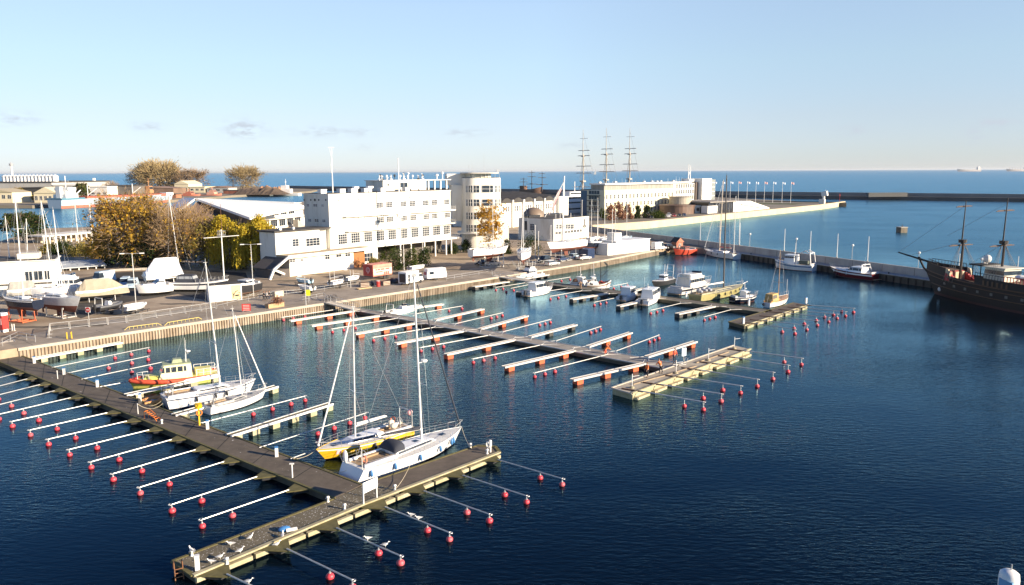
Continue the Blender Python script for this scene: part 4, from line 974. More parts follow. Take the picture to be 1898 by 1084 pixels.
# boats at the back pier
motorboat('cabin_cruiser', 'white cabin cruiser with pale blue hull moored nearest the quay', (1002,510,.4), (953,514,1.0), 2.9, 1.0, hullm=mat('pale_blue_gelcoat', (.35,.55,.66), .3), stripe=WHITEG, house=(.28,.62,1.3), fly=True, mast=2.0, fenders=((.3,1),(.5,1),(.7,1)), fcol=NAVY)
motorboat('pilothouse_boat', 'white pilothouse motorboat with black outboard, stern facing the open water', (975,547,.3), (1025,532,1.0), 2.9, .95, house=(.22,.66,1.75), hw=.86, slope=(.9,.0,.2), band=(.45,.85), outboard=True, posts=2, roofm=WHITEG)
fb, hfb, zfb = motorboat('fishing_boat', 'small white fishing boat with brown net gear beside the back pier', (1062,530,.4), (1096,519,1.1), 2.6, .9, house=(.35,.62,1.3), mast=2.4, trunk=False, rail=False, posts=2, platform=False, cat='fishing boat', deckm=mat('brown_work_deck', (.30,.20,.12), .8))
MB().ell((hfb.x(.12),0,zfb+.5),(.6,.7,.7)).builds('net_heap', mat('brown_netting', (.30,.15,.08), .95, bump=.5), fb)
fb, hfb, zfb = motorboat('fishing_boat', 'white wooden fishing boat with high bow and two masts at the back pier', (1086,532,.4), (1133,522,1.5), 3.2, 1.05, house=(.24,.48,1.6), mast=3.5, trunk=False, rail=False, posts=2, platform=False, cat='fishing boat', sheer=.85, stern_w=.7, hullm=WHITE, stripe=mat('brown_rubbing_strake', (.22,.12,.07), .7), deckm=mat('brown_work_deck', (.30,.20,.12), .8), rake=.08)
m = MB(); m.tube((hfb.x(.58),0,zfb),(hfb.x(.57),0,zfb+5.2),.09,.05).tube((hfb.x(.58),0,zfb+1.6),(hfb.x(.9),0,zfb+3.2),.05).tube((hfb.x(.12),0,zfb),(hfb.x(.12),0,zfb+3.6),.06); m.build('derrick_mast', BLACKM, fb)
MB().ell((hfb.x(.6),.4,zfb+.35),(.5,.4,.4)).ell((hfb.x(.68),-.3,zfb+.35),(.4,.4,.3)).builds('net_heap', mat('red_netting', (.35,.06,.04), .95, bump=.5), fb)
motorboat('pilothouse_boat', 'white pilothouse motorboat left of its twin with grey canvas doors', (1152,556,.3), (1180,541,1.0), 2.8, .9, house=(.28,.72,1.7), hw=.86, slope=(.8,.0,.2), band=(.4,.86), outboard=True, posts=2)
motorboat('pilothouse_boat', 'white pilothouse motorboat with rounded dark windows, right of its twin', (1190,564,.3), (1222,543,1.0), 3.1, 1.0, house=(.28,.74,1.75), hw=.86, slope=(.9,.0,.25), band=(.42,.86), outboard=True, posts=2, mast=1.2)
dk, hk, zk = motorboat('inflatable_boat', 'black rigid inflatable boat with white tower behind the back pier', (1243,519,.5), (1208,524,1.0), 3.0, 1.0, hullm=mat('black_hypalon', (.02,.022,.026), .6), house=(.3,.5,1.2), hw=.5, slope=(.2,.1,.1), trunk=False, mast=2.4, posts=0, rail=False, hard=True, stern_w=.95)
m = MB(); m.tube((hk.x(.08),-.9,zk),(hk.x(.02),-.8,zk+3.2),.06).tube((hk.x(.08),.9,zk),(hk.x(.02),.8,zk+3.2),.06).tube((hk.x(.02),-.8,zk+3.2),(hk.x(.02),.8,zk+3.2),.06).tube((hk.x(.05),-.85,zk+1.7),(hk.x(.05),.85,zk+1.7),.05); m.build('stern_gantry', WHITE, dk)
motorboat('trawler_yacht', 'large grey-white trawler yacht with flybridge at the back pier', (1250,541,.6), (1318,519,1.6), 4.4, 1.35, hullm=mat('pale_grey_gelcoat', (.60,.60,.58), .3), stripe=NAVY, house=(.24,.66,1.95), slope=(.6,.0,.15), band=(.48,.82), fly=True, arch=True, mast=2.4, posts=6, housem=mat('ivory_gelcoat', (.66,.64,.58), .3), cat='motor yacht')
yo, ho, zo = sailboat('sailing_yacht', 'olive-gold hulled sailing yacht with dark mast and black fenders at the back pier', (1288,553,.6), (1378,527,1.6), 4.2, 1.35, .57, 325, hullm=mat('olive_gold_paint', (.34,.30,.13), .4), stripe=mat('olive_gold_paint', (.34,.30,.13), .4), anti=NAVY, rake=1.0, mastm=mat('dark_mast', (.06,.05,.045), .5), cover=WHITE, furl=None, sheer=.3, spreaders=3, boom_l=.40,
    fenders=((.3,-1),(.42,-1),(.54,-1),(.66,-1),(.78,-1)), fcol=BLACKM, deckm=mat('olive_deck', (.40,.37,.24), .7), cabin=mat('olive_deck', (.40,.37,.24), .7))
MB().tube((ho.x(.98),0,ho.z(1)),(ho.x(.98)+2.0,0,ho.z(1)+.35),.11,.07).build('bowsprit', ALU, yo)
m = MB()
for i in range(9): m.ell((ho.x(.06+.03*i), (-.7,.1,.75)[i%3], zo+.55+.12*(i%2)), (.45,.4,.3))
m.build('covered_gear', mat('grey_tarpaulin', (.34,.36,.40), .8), yo)
motorboat('motorboat', 'small navy-hulled motorboat with white cabin beside the golden yacht bow', (1357,557,.3), (1404,548,1.0), 2.8, .95, hullm=NAVY, stripe=WHITEG, house=(.42,.66,1.15), slope=(.5,.1,.15), mast=1.6, posts=2, anti=ANTIF)
wo, hwo, zwo = sailboat('wooden_sailboat', 'old wooden sailboat with ochre deckhouse tied to the back crosshead', (1421,566,.4), (1461,546,1.2), 2.9, .95, .52, 465, hullm=WHITE, stripe=mat('varnished_timber', (.50,.24,.06), .4), deckm=mat('varnished_timber', (.50,.24,.06), .4), cabin=mat('varnished_timber', (.50,.24,.06), .4), mastm=mat('varnished_spar', (.48,.30,.15), .4), rake=.5, cover=None, boom_on=False, furl=None, anti=ANTIFK, sheer=.4, stern_w=.5, wheel=False, cab=(.30,.52,.8))
c = MB(); trap(c, hwo.x(.08), hwo.x(.36), .85, zwo, zwo+1.5, .25, .1, .15); c.build('canvas_tent', mat('ochre_canvas', (.46,.31,.12), .9), wo); c = MB(); trap(c, hwo.x(.09), hwo.x(.30), .85, zwo, zwo+1.5, .25, .1, .15, .4, .85, .012); c.build('tent_window', mat('dull_plastic_window', (.14,.13,.11), .3), wo)
m = MB(); m.tube((hwo.x(.92),0,hwo.z(.92)),(hwo.x(.92),0,hwo.z(.92)+3.2),.04); m.build('jack_staff', ALU, wo); MB().ell((hwo.x(0)-.3,.5,.6),(.3,.3,.3)).build('ball_fender', NAVY, wo)
# boats along the sea wall
sw_, hs_, zs_ = sailboat('sailing_yacht', 'white sailing yacht with red sail cover against the sea wall', (1366,477,.6), (1305,462,1.6), 4.2, 1.5, .52, 334, hullm=mat('grey_white_gelcoat', (.62,.62,.60), .3), anti=NAVY, rake=1.5, cover=RED, furl=WHITE, fenders=((.2,1),(.4,1),(.6,1),(.8,1)), fcol=BLACKM, mastm=mat('tan_mast', (.60,.50,.38), .4))
MB().tube((hs_.x(.1),0,zs_),(hs_.x(.1),0,zs_+17),.12,.08,n=8).build('mizzen_mast', ALU, sw_)
tr, ht, zt_ = motorboat('work_boat', 'white work boat with wheelhouse and stern gantry at the sea wall', (1510,496,.9), (1436,484,1.8), 4.4, 1.55, hullm=WHITE, house=(.46,.72,2.3), slope=(.25,.1,.1), hw=.62, band=(.66,.86), mast=3.2, posts=5, cat='work boat', sheer=.55, trunk=False, rail=False, platform=False, anti=mat('rust_stained_antifouling', (.16,.06,.04), .8), stripe=mat('blue_line', (.10,.18,.30), .5), rake=.06)
m = MB()
for s in (-1,1): m.path([(ht.x(.04),s*1.7,zt_),(ht.x(.08),s*1.5,zt_+3.0),(ht.x(.2),s*1.3,zt_+3.7)],.13); m.tube((ht.x(.2),s*1.3,zt_+3.7),(ht.x(.42),s*1.2,zt_+2.6),.08)
m.tube((ht.x(.08),-1.5,zt_+3.1),(ht.x(.08),1.5,zt_+3.1),.13); m.build('stern_gantry', WHITE, tr)
MB().lathe([(.5,0),(.5,2.3),(.42,2.4)],10,(ht.x(.42),.3,zt_)).build('funnel', WHITE, tr); MB().box((ht.x(.25),0,zt_+.5),(2.2,1.6,1.0)).build('winch', mat('dark_green_winch', (.08,.10,.08), .6), tr)
motorboat('motor_yacht', 'sleek white motor yacht with dark red hull against the sea wall', (1625,515,.6), (1537,495,1.8), 4.3, 1.55, hullm=mat('maroon_gelcoat', (.10,.012,.016), .2), stripe=WHITEG, house=(.22,.56,1.25), slope=(1.6,.3,.3), band=(.35,.85), arch=True, hard=True, posts=2, stern_w=.9, mast=1.0, pw=2.9, fenders=((.5,1),(.8,1)), fcol=WHITE, cat='motor yacht', rake=.16)
rb, hr, zr = motorboat('pilot_boat', 'red pilot boat with black stern below the hut', (1284,466,.7), (1248,464,1.6), 4.2, 1.6, hullm=mat('orange_red_paint', (.50,.06,.03), .5), house=(.3,.55,.9), slope=(.2,.1,.1), hw=.5, posts=0, trunk=False, rail=True, housem=mat('rust_brown_paint', (.22,.05,.03), .6), platform=False, cat='pilot boat')
# ------------------------------------------------------------------ buildings
def along(A, d, px):
    lo, hi = -300.0, 600.0
    f = lambda s: px_of((A[0] + d[0]*s, A[1] + d[1]*s, 6))[0] - px
    if A[1] + d[1]*lo < 20: lo = (20 - A[1]) / d[1] if d[1] > 0 else lo
    if d[1] < 0 and A[1] + d[1]*hi < 20: hi = (20 - A[1]) / d[1]
    fl = f(lo)
    for _ in range(60):
        m = (lo + hi)/2
        if (f(m) > 0) == (fl > 0): lo = m
        else: hi = m
    return lo
def onwall(A, d, px, py):
    s = along(A, d, px); return s, zat((A[0] + d[0]*s, A[1] + d[1]*s), py)
FRAME = mat('white_window_frame', (.72,.71,.68), .5)
GLASSM = [GLASS, FRAME]
def window(root, x0, x1, z0, z1, nx=2, nz=2, y=0.0, fr=.09, bar=.06, name='window', mats=None, back=.0, sill=True):
    "framed window on a wall whose outward side is local -y"
    m = MB(); m.bx(x0, x1, y-.03, y+.05, z0, z1, 0)
    for i in range(nx + 1):
        x = x0 + (x1 - x0)*i/nx; w = fr if i in (0, nx) else bar; m.bx(x-w/2, x+w/2, y-.10, y-.031, z0, z1, 1)
    for i in range(nz + 1):
        z = z0 + (z1 - z0)*i/nz; w = fr if i in (0, nz) else bar; m.bx(x0+.002, x1-.002, y-.094, y-.032, z-w/2, z+w/2, 1)
    if sill: m.bx(x0-.1, x1+.1, y-.2, y-.002, z0-.14, z0-.05, 1)
    return m.build(name, mats or GLASSM, root)
def rot_pt(root, p): return Matrix.Translation(root.location) @ Matrix.Rotation(root.rotation_euler.z, 4, 'Z') @ Vector(p)

# main white seafaring school building with its three storeys of windows
A = at(614, 498, QZ); Bp = at(838, 469.6, QZ); d = (Bp - A).normalized(); v = Vector((-d.y, d.x, 0)); rz = math.atan2(d.y, d.x)
mb = thing('school_building', 'long white three storey harbour building with black roof and rows of windows', 'building', (A.x, A.y, 0), rz)
ZT = zat(A, 361.5); LB = along(A, d, 838); DEP = along(A, v, 567); TZ = 6.75
RC = 3.2
def rounded(x0, x1, y0, y1, r, n=6):
    P = [(x0, y1), (x0, y0)]
    for i in range(n + 1):
        a = -math.pi/2 + math.pi/2*i/n; P.append((x1 - r + r*math.cos(a), y0 + r + r*math.sin(a)))
    return P + [(x1, y1)]
MB().prism(rounded(0, LB + 1.5, 0, DEP, RC), TZ - .4, ZT).build('wall', WALLW, mb)
MB().prism(rounded(-.15, LB + 1.65, -.15, DEP, RC), ZT + .005, ZT + .25).build('roof_edge', CREAMW, mb)
MB().prism(rounded(.15, LB + 1.2, .25, DEP - .2, RC), ZT + .251, ZT + .36).build('roof', ROOFD, mb)
U = lambda X, Y: (600 + X/7.227, 330 + Y/7.227)
rows = [([(720,805,330,395),(850,935,320,390),(1045,1120,310,380),(1160,1240,300,375),(1335,1415,300,370),(1455,1530,290,360),(1620,1690,290,350)], 4, 3),
        ([(725,812,520,590),(850,940,515,585),(1045,1120,500,570),(1165,1245,490,560),(1340,1415,485,550),(1455,1530,480,540),(1620,1695,465,530)], 4, 3),
        ([(200,315,745,810),(372,487,735,830),(545,650,735,840),(708,812,710,830),(868,970,700,815),(1038,1125,685,800),(1175,1272,672,785),(1325,1418,660,775),(1465,1560,650,760),(1605,1690,640,720)], 4, 4)]
for ws, nx, nz in rows:
    zz = []
    for x0, x1, y0, y1 in ws:
        s0, zt1 = onwall(A, d, *U(x0, y0)); s1, zb1 = onwall(A, d, *U(x1, y1)); zz.append((s0, s1, zb1, zt1))
    zb_ = sorted(q[2] for q in zz)[len(zz)//2]; zt_ = sorted(q[3] for q in zz)[len(zz)//2]
    for s0, s1, _, _ in zz: window(mb, s0, s1, zb_, zt_, nx, nz)
    rows[rows.index((ws, nx, nz))] = (zb_, zt_)
# long balcony ledges between the storeys
for x0, y0, y1 in ((275, 508, 425), (300, 708, 600)):
    s0, z0 = onwall(A, d, *U(x0, y0)); s1, z1 = onwall(A, d, *U(1690, y1)); z = (z0 + z1)/2
    MB().prism(rounded(s0, LB + 3.2, -1.3, 3, RC + 1.2), z - .25, z).build('balcony_ledge', CREAMW, mb)
    m = MB(); P = rounded(s0 + (LB - s0)*.86, LB + 3.1, -1.2, 3, RC + 1.1)[1:]
    m.path([(x, y, z + 1.0) for x, y in P], .035).path([(x, y, z + .55) for x, y in P], .025)
    for x, y in P: m.tube((x, y, z), (x, y, z + 1.0), .03)
    m.build('balcony_rail', STEEL, mb)
m = MB()
for i in range(11):
    s, z = onwall(A, d, *U(225 + 134*i, 292 - 6*i)); m.tube((s, -.06, ZT - 1.35), (s, .02, ZT - 1.35), .17, n=10)
m.builds('round_vent', BLACKM, mb)
m = MB()
for X in (478, 560, 812, 1125, 1418, 1190, 890):
    s, z = onwall(A, d, *U(X, 420)); m.tube((s, -.1, TZ + 3.7), (s, -.1, ZT - (2.5 if X in (478, 812) else 5.2)), .05, n=5)
m.builds('downpipe', mat('grey_downpipe', (.35,.34,.32), .6), mb)
# left end windows (wall facing local -x)
def endwindow(root, y0, y1, z0, z1, nx=2, nz=2, x=0.0):
    m = MB(); m.bx(x-.03, x+.05, y0, y1, z0, z1, 0)
    for i in range(nx + 1): y = y0 + (y1-y0)*i/nx; m.bx(x-.1, x-.031, y-.04, y+.04, z0, z1, 1)
    for i in range(nz + 1): z = z0 + (z1-z0)*i/nz; m.bx(x-.094, x-.032, y0+.002, y1-.002, z-.04, z+.04, 1)
    m.build('window', GLASSM, root)
K = lambda X, Y: (440 + X/3.871, 240 + Y/3.871)
for X0, X1, Y0, Y1 in ((512,530,535,552),(560,588,535,552),(618,634,538,553),(520,540,642,660),(566,594,643,661),(620,642,646,663)):
    a, z1 = onwall(A, v, *K(X1, Y0)); b, z0 = onwall(A, v, *K(X0, Y1)); endwindow(mb, a, b, z0, z1)
m = MB()
for X in (495, 543, 572, 600, 650):
    a, z1 = onwall(A, v, *K(X, 505)); m.tube((-.05, a, z1), (.02, a, z1), .25 if X != 572 else .35, n=10)
m.builds('round_vent', BLACKM, mb)
# ground floor: recess with slim columns on the right, podium with terrace on the left
SP = along(A, d, 660); ZG = QZ + .005
MB().bx(SP + .5, LB + 1.3, 5.5, DEP, ZG, TZ - .42).build('recessed_wall', mat('shade_dark_recess_wall', (.10,.09,.08), .8), mb)  # back wall coloured dark to carry the shade of the porch
MB().prism(rounded(SP - 2, LB + 4.5, -2.2, 5.4, RC + 2), TZ - .41, TZ - .02).build('terrace_slab', CREAMW, mb)
for X in (1120, 1300, 1445, 1590, 1660):
    s = along(A, d, 600 + X/7.227); c_ = MB().tube((s, -1.4, ZG), (s, -1.4, TZ - .415), .24, n=12); c_.build('column', CREAMW, mb)
m = MB(); P = rounded(SP, LB + 4.3, -2.05, 5.0, RC + 1.9)[1:]
P2 = [(P[0][0] + (P[1][0]-P[0][0])*i/12, P[0][1]) for i in range(12)] + P[1:]
m.path([(x, y, TZ + 1.0) for x, y in P2], .03).path([(x, y, TZ + .55) for x, y in P2], .022)
for x, y in P2: m.tube((x, y, TZ - .02), (x, y, TZ + 1.0), .028)
m.build('terrace_rail', STEEL, mb)
PV = -4.0; S0 = along(A + v*PV, d, 536); S1 = along(A + v*PV, d, 655)
MB().bx(S0, S1, PV, 2, ZG, TZ - .5).build('podium_wall', WALLW, mb)
MB().bx(S0 - .8, S1 + 6, PV - .9, 3.0, TZ - .49, TZ + .02).build('podium_roof', mat('terrace_roof_sand', (.34,.28,.20), .9), mb)
MB().bx(S0 - 1.0, S1 + 6.2, PV - 1.1, PV - .901, TZ - .6, TZ + .12).build('podium_fascia', CREAMW, mb)
sl = MB(); sl.bar((S0 - .8, PV - .95, TZ - .2), (S0 - 5.0, PV - .95, ZG + 2.2), .5, .5); sl.bar((S0 - 5.0, PV - .95, ZG + 2.2), (S0 - 2.2, PV - .95, ZG + .9), .45, .45); sl.bar((S0-5,PV-.95,ZG+2.2),(S0-6.2,PV-.95,ZG+.0),.45,.5); sl.build('sloping_parapet', CREAMW, mb)
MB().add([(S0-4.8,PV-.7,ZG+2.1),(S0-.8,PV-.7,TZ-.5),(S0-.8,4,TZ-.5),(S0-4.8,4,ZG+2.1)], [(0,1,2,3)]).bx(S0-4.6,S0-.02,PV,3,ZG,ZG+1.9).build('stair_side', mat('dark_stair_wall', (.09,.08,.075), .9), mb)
H = lambda X, Y: (480 + X/5.93, 440 + Y/5.93)
AP = A + v*PV
for X0, X1, Y0, Y1, nx in ((335,395,240,270,2),(452,487,232,260,2),(722,775,178,238,2),(845,905,158,212,2),(945,1000,158,205,2)):
    s0, z1 = onwall(AP, d, *H(X0, Y0)); s1, z0 = onwall(AP, d, *H(X1, Y1)); window(mb, s0, s1, z0, z1, nx, 2, PV)
MB().bx(S1, S1 + 4.2, PV + .6, 1, ZG, TZ - .52).build('timber_porch', mat('orange_brown_timber', (.30,.12,.035), .7, scale=1, stretch=(6,6,1)), mb)
window(mb, S1 + 5.2, S1 + 8.2, ZG + 1.0, ZG + 3.2, 3, 2, PV + 2); MB().bx(S1 + 4.25, S1 + 10, PV + 2, 1, ZG, TZ - .55).build('shaded_wall', CREAMW, mb)
# annex left of the block, on the terrace
sA0 = along(A + v*(-.2), d, 512); sA1 = along(A + v*(-.2), d, 594); ZA = zat(A + d*sA0, 431)
MB().bx(sA0, sA1, -.2, 6, TZ - 2.5, ZA).build('annex_wall', WALLW, mb); MB().bx(sA1, -.01, 1.2, 6, TZ, ZA - .05).build('annex_wall', CREAMW, mb)
MB().bx(sA0 - .5, .0, -.7, 6.5, ZA + .005, ZA + .35).build('annex_roof', ROOFD, mb)
J = lambda X, Y: (300 + X/5.93, 320 + Y/5.93)
for X0, X1, Y0, Y1, nx in ((1440,1510,730,806,2),(1590,1740,724,796,4)):
    s0, z1 = onwall(A + v*(-.2), d, *J(X0, Y0)); s1, z0 = onwall(A + v*(-.2), d, *J(X1, Y1)); window(mb, s0, s1, z0, z1, nx, 3, -.2)
MB().bx(sA0+2.2, sA0+2.8, 1, 1.6, ZA+.351, ZA+1.0).bx(sA0+6, sA0+6.5, 1, 1.6, ZA+.351, ZA+.9).build('roof_vent', WHITE, mb)
# penthouse and roof equipment
V5 = v*6.0; p0 = along(A + V5, d, 713); p1x = along(A + V5, d, 792); p2x = along(A + V5, d, 836); ZP = zat(A + V5 + d*p0, 335.5)
MB().bx(p0, p1x, 6.0, 13, ZT + .36, ZP).build('penthouse', WALLW, mb)
MB().bx(p0 - .3, p2x, 5.6, 13.3, ZP + .005, ZP + .22).build('penthouse_roof', CREAMW, mb)
window(mb, p0 + 6.5, p0 + 9.5, ZT + 1.2, ZP - .5, 2, 1, 6.0); window(mb, p0 + 1.6, p0 + 2.2, ZT + 1.7, ZT + 2.5, 1, 1, 6.0)
for i in range(4):
    x = p1x + (p2x - p1x)*(i + .5)/4; MB().bx(x-.2, x+.2, 6.2, 6.6, ZT + .361, ZP).build('penthouse_pillar', CREAMW, mb)
for i, X in enumerate((15, 265, 420, 600, 800, 1120)):
    s = along(A + v*3, d, 600 + X/7.227); m = MB(); w = (.9, .9, 1.1, 1.3, .9, .8)[i]; m.bx(s - w, s + w, 2.4, 3.8, ZT + .361, ZT + 1.25).bx(s - w*1.05, s + w*1.05, 2.3, 3.9, ZT + 1.251, ZT + 1.4)
    if i in (2, 3): m.bx(s + w*.2, s + w*1.6, 2.6, 3.6, ZT + 1.4, ZT + 1.9)
    m.build('roof_vent', WHITE, mb)
m = MB()
for X in (1050, 1180, 1290): s = along(A + v*3, d, 600 + X/7.227); m.tube((s, 3, ZT+.3), (s, 3, ZT+.9), .18, n=8)
m.builds('roof_pipe', BLACKM, mb)
r2 = random.Random(3)
for i in range(22):
    x = p0 + .6 + (p1x + 2 - p0)*i/21.0; y = 6.6 + r2.random()*4; hh = .7 + r2.random()*1.3; m = MB()
    k = i % 3
    if k == 0: m.tube((x,y,ZP+.22),(x,y,ZP+.22+hh),.09).box((x,y,ZP+.3+hh),(.7,.5,.14),r2.random(),0,.5)
    elif k == 1: m.bx(x-.3,x+.3,y-.25,y+.25,ZP+.22,ZP+.6).tube((x-.2,y,ZP+.6),(x+.3,y,ZP+.6+hh*.6),.08).tube((x,y,ZP+.5),(x,y,ZP+.4+hh),.06)
    else: m.tube((x,y,ZP+.22),(x,y,ZP+.22+hh*.9),.07).ell((x,y,ZP+.5+hh*.6),(.33,.33,.4),8,5)
    m.build('antenna', WHITE if i % 4 else BLACKM, mb)
for px, y in ((822, 8), (812, 8), (831, 8)):
    s = along(A + v*y, d, px); m = MB(); h_ = {822: 2.4, 812: 1.6, 831: 1.5}[px]; m.tube((s,y,ZP+.2),(s,y,ZP+.2+h_*.6),.16,n=8).ell((s,y,ZP+.2+h_*.8),(.5,.5,.4),10,6); m.build('radome', WHITE, mb)
# tall pole behind the roof edge
p = A + v*7; s = along(p, d, 621); bq = p + d*s; root = thing('radio_mast', 'thin white radio mast with crossbar rising from the school roof', 'mast', (bq.x, bq.y, ZT + .3), rz)
zt_ = zat(bq, 273) - ZT - .3; m = MB().tube((0,0,0),(0,0,zt_*.78),.17,.11,n=8).tube((-.5,0,zt_*.7),(0,0,zt_*.35),.02).tube((0,0,zt_*.78),(-.7,0,zt_),.02).tube((0,0,zt_*.6),(.0,0,zt_),.05).tube((-1.0,0,zt_),(1.0,0,zt_),.03).tube((0,0,zt_*.78),(.7,0,zt_),.02); m.build('pole', WHITE, root)

# round-cornered tower
TC = Vector(at(892, 461.5, QZ)); tw = thing('tower_building', 'white round-cornered tower with wrapping window bands and flat cap roof', 'tower', (TC.x, TC.y, 0), R(12))
hx = (927 - 857)/1440*TC.y/2*1.0; hy_ = hx*1.02
def super_(a, e=.42, gx=0.0):
    c, s = math.cos(a), math.sin(a); return ((hx+gx)*math.copysign(abs(c)**e, c), (hy_+gx)*math.copysign(abs(s)**e, s))
def splan(g=0.0, n=64): return [super_(2*math.pi*i/n, .62, g) for i in range(n)]
ZW = zat(TC, 329.5); MB().prism(splan(), QZ, ZW).build('wall', WALLW, tw, smooth=False)
MB().prism(splan(-.5), ZW + .002, ZW + .1).build('roof', ROOFD, tw)
Y4 = lambda Y: zat(TC + Vector((0, -hy_, 0)), 300 + Y/6.025)
GL2 = [GLASS, FRAME]
per = splan(0, 240)
def towerwin(a0, a1, z0, z1, nx, nz):
    "window following the curved wall between perimeter fractions"
    m = MB(); k = 8
    def pt(f, o):
        a = 2*math.pi*f; x, y = super_(a, .62, o); return x, y
    for i in range(k):
        f0, f1 = a0 + (a1-a0)*i/k, a0 + (a1-a0)*(i+1)/k; (xa, ya), (xb, yb) = pt(f0, .03), pt(f1, .03)
        m.quad((xa,ya,z0),(xb,yb,z0),(xb,yb,z1),(xa,ya,z1), 0)
    for i in range(nx + 1):
        f = a0 + (a1-a0)*i/nx; x, y = pt(f, .05); m.box((x, y, (z0+z1)/2), (.11,.11,z1-z0), 2*math.pi*f, 1)
    for j in range(nz + 1):
        z = z0 + (z1-z0)*j/nz
        for i in range(k):
            (xa, ya), (xb, yb) = pt(a0+(a1-a0)*i/k, .05), pt(a0+(a1-a0)*(i+1)/k, .05); m.bar((xa,ya,z),(xb,yb,z),.1,.08, 1)
    m.build('window', GL2, tw)
for Y0, Y1 in ((262,342),(417,494),(563,640),(702,780)):
    z1, z0 = Y4(Y0), Y4(Y1)
    for a0, a1, nx in ((.595,.625,2),(.635,.68,2),(.69,.735,2),(.745,.80,2),(.815,.85,2),(.865,.90,2),(.91,.955,3)): towerwin(a0, a1, z0, z1, nx, 2)
m = MB(); ZC0, ZC1 = ZW + .1, Y4(130)
hx_, hyy = hx, hy_
cx = MB(); cx.prism([(x*.62 - .8, y*.62) for x, y in splan(0, 40)], ZW + .101, ZC1); cx.build('lantern_room', mat('cream_louvre', (.62,.58,.48), .7), tw)
for i in range(14):
    a = math.pi + math.pi*i/13*1.1; x, y = super_(a, .62, 0); x = x*.63 - .8; y = y*.63; m.box((x, y, (ZC0+ZC1)/2), (.25,.25,ZC1-ZC0), a)
m.builds('lantern_pier', CREAMW, tw)
MB().prism([(x*.98 - .4, y*.98) for x, y in splan(0, 40)], ZC1 + .002, ZC1 + .35).build('cap_roof', mat('pale_cap_roof', (.50,.47,.42), .8), tw)
m = MB()
for i in range(10): a = 2*math.pi*(.55+.42*i/9); x, y = super_(a, .62, -.3); m.tube((x, y, ZW + .05), (x, y, ZC1), .05) if i % 3 == 0 else None
m.builds('cap_post', STEEL, tw)
m = MB(); m.tube((-2.6,0,ZC1+.35),(-2.6,0,Y4(-5)),.05,.02).tube((1.2,.5,ZC1+.35),(1.2,.5,Y4(-90)),.05,.02).tube((-3.6,0,ZC1+.3),(-3.6,0,ZC1+2.6),.06).box((hx*.9,-.5,ZC1+.8),(.9,.6,.7)); m.build('antenna', STEEL, tw)
MB().bx(-hx-3.2, -hx*.9, -.5, hy_, TZ+4, ZW-2.2).build('link_wall', WALLW, tw); MB().bx(-hx-4.4, -hx*.7, 1, hy_, ZW-2.2+.002, ZW + 1.3).build('link_upper', WALLW, tw)
MB().bx(hx*.75, hx + 2.6, -hy_*.3, hy_*.8, QZ, Y4(640)).build('side_wing', WALLW, tw)
m = MB(); m.prism([(x*1.0, y) for x, y in splan(1.3, 40)], Y4(805), Y4(795)); m.build('entrance_canopy', CREAMW, tw)

# hall with ribbed vaulted roof behind the tower
a = Vector((-4.9, 332, 0)); b = Vector((24.5, 374, 0)); hl = thing('exhibition_hall', 'white hall with dark ribbed curved roof behind the tower', 'hall', a, ang(a, b)); L = (b - a).length
ze = zat(a, 376); d_h = (b - a).normalized()
MB().bx(0, L, 0, 26, QZ, ze).build('wall', WALLW, hl)
nb = 6
for i in range(nb):
    x0, x1 = L*i/nb, L*(i+1)/nb; rings = []
    for y in (-.5, 26.5):
        rings.append([(x0 + (x1-x0)*j/8, y, ze + .01 + 1.9*math.sin(math.pi*j/8)**.8 + (.0 if y < 0 else 1.8)) for j in range(9)] + [(x1, y, ze - .2), (x0, y, ze - .2)])
    MB().loft(rings).build('vault_roof', ROOFD, hl)
    MB().bx(x1-.55, x1+.35, -1.0, -.002, QZ, ze + 1.0).build('buttress', CREAMW, hl)
    for k in range(3):
        xx = x0 + (x1-x0)*(.3 + .22*k); 
        window(hl, xx-.5, xx+.5, ze-4.0, ze-1.6, 1, 2, 0.0, sill=False)
        if i > 2: window(hl, xx-.5, xx+.5, ze-8.0, ze-5.6, 1, 2, 0.0, sill=False)
MB().bx(L*.86, L+1.5, -2.2, 20, QZ, ze + 1.4).build('end_block', CREAMW, hl)

# building with the copper dome
c = at(1026, 447, QZ); zt_ = zat(c, 406.5); b = Vector((27.2, 286.5, 0)); dd = (b - c); dd.z = 0; dd.normalize()
db = thing('planetarium', 'low white building with brown dome in front of the vaulted hall', 'building', (c.x, c.y, 0), math.atan2(dd.y, dd.x)); L = 23
vv = Vector((-dd.y, dd.x, 0)); D = along(c, vv, 961)
MB().bx(0, L, 0, D, QZ, zt_).build('wall', WALLW, db); MB().bx(.5, L-.5, .5, D-.5, zt_ + .002, zt_ + .1).build('roof', ROOFD, db)
dm = c + vv*(D*.62) + dd*8; sx = along(c + dd*9, vv, 989)
dz0 = zt_ + .1; rd = (1010 - 968)/2/1440*(c.y + 10)
MB().ell((9, sx, dz0), (rd, rd, rd*.82), 28, 8, 0, 0, 90).build('dome', mat('brown_copper_dome', (.20,.15,.11), .5, scale=2, stretch=(1,1,4)), db, smooth=True)
Y9 = lambda X, Y: (900 + X/5.93, 300 + Y/5.93)
for X0, X1 in ((775,800),(808,833),(840,865),(878,900),(905,930),(935,968)):
    s0, z1 = onwall(c, dd, *Y9(X0, 685)); s1, z0 = onwall(c, dd, *Y9(X1, 735)); window(db, s0, s1, z0, z1, 2, 2)
for i in range(9):
    s0, z1 = onwall(c, dd, *Y9(765 + 34*i, 790 - 1.5*i)); window(db, s0, s0 + 1.5, QZ + 2.2, QZ + 3.2, 2, 1)
a0, z1 = onwall(c, vv, *Y9(535, 682)); a1, z0 = onwall(c, vv, *Y9(490, 748)); endwindow(db, a0, a1, z0, z1, 2, 4)
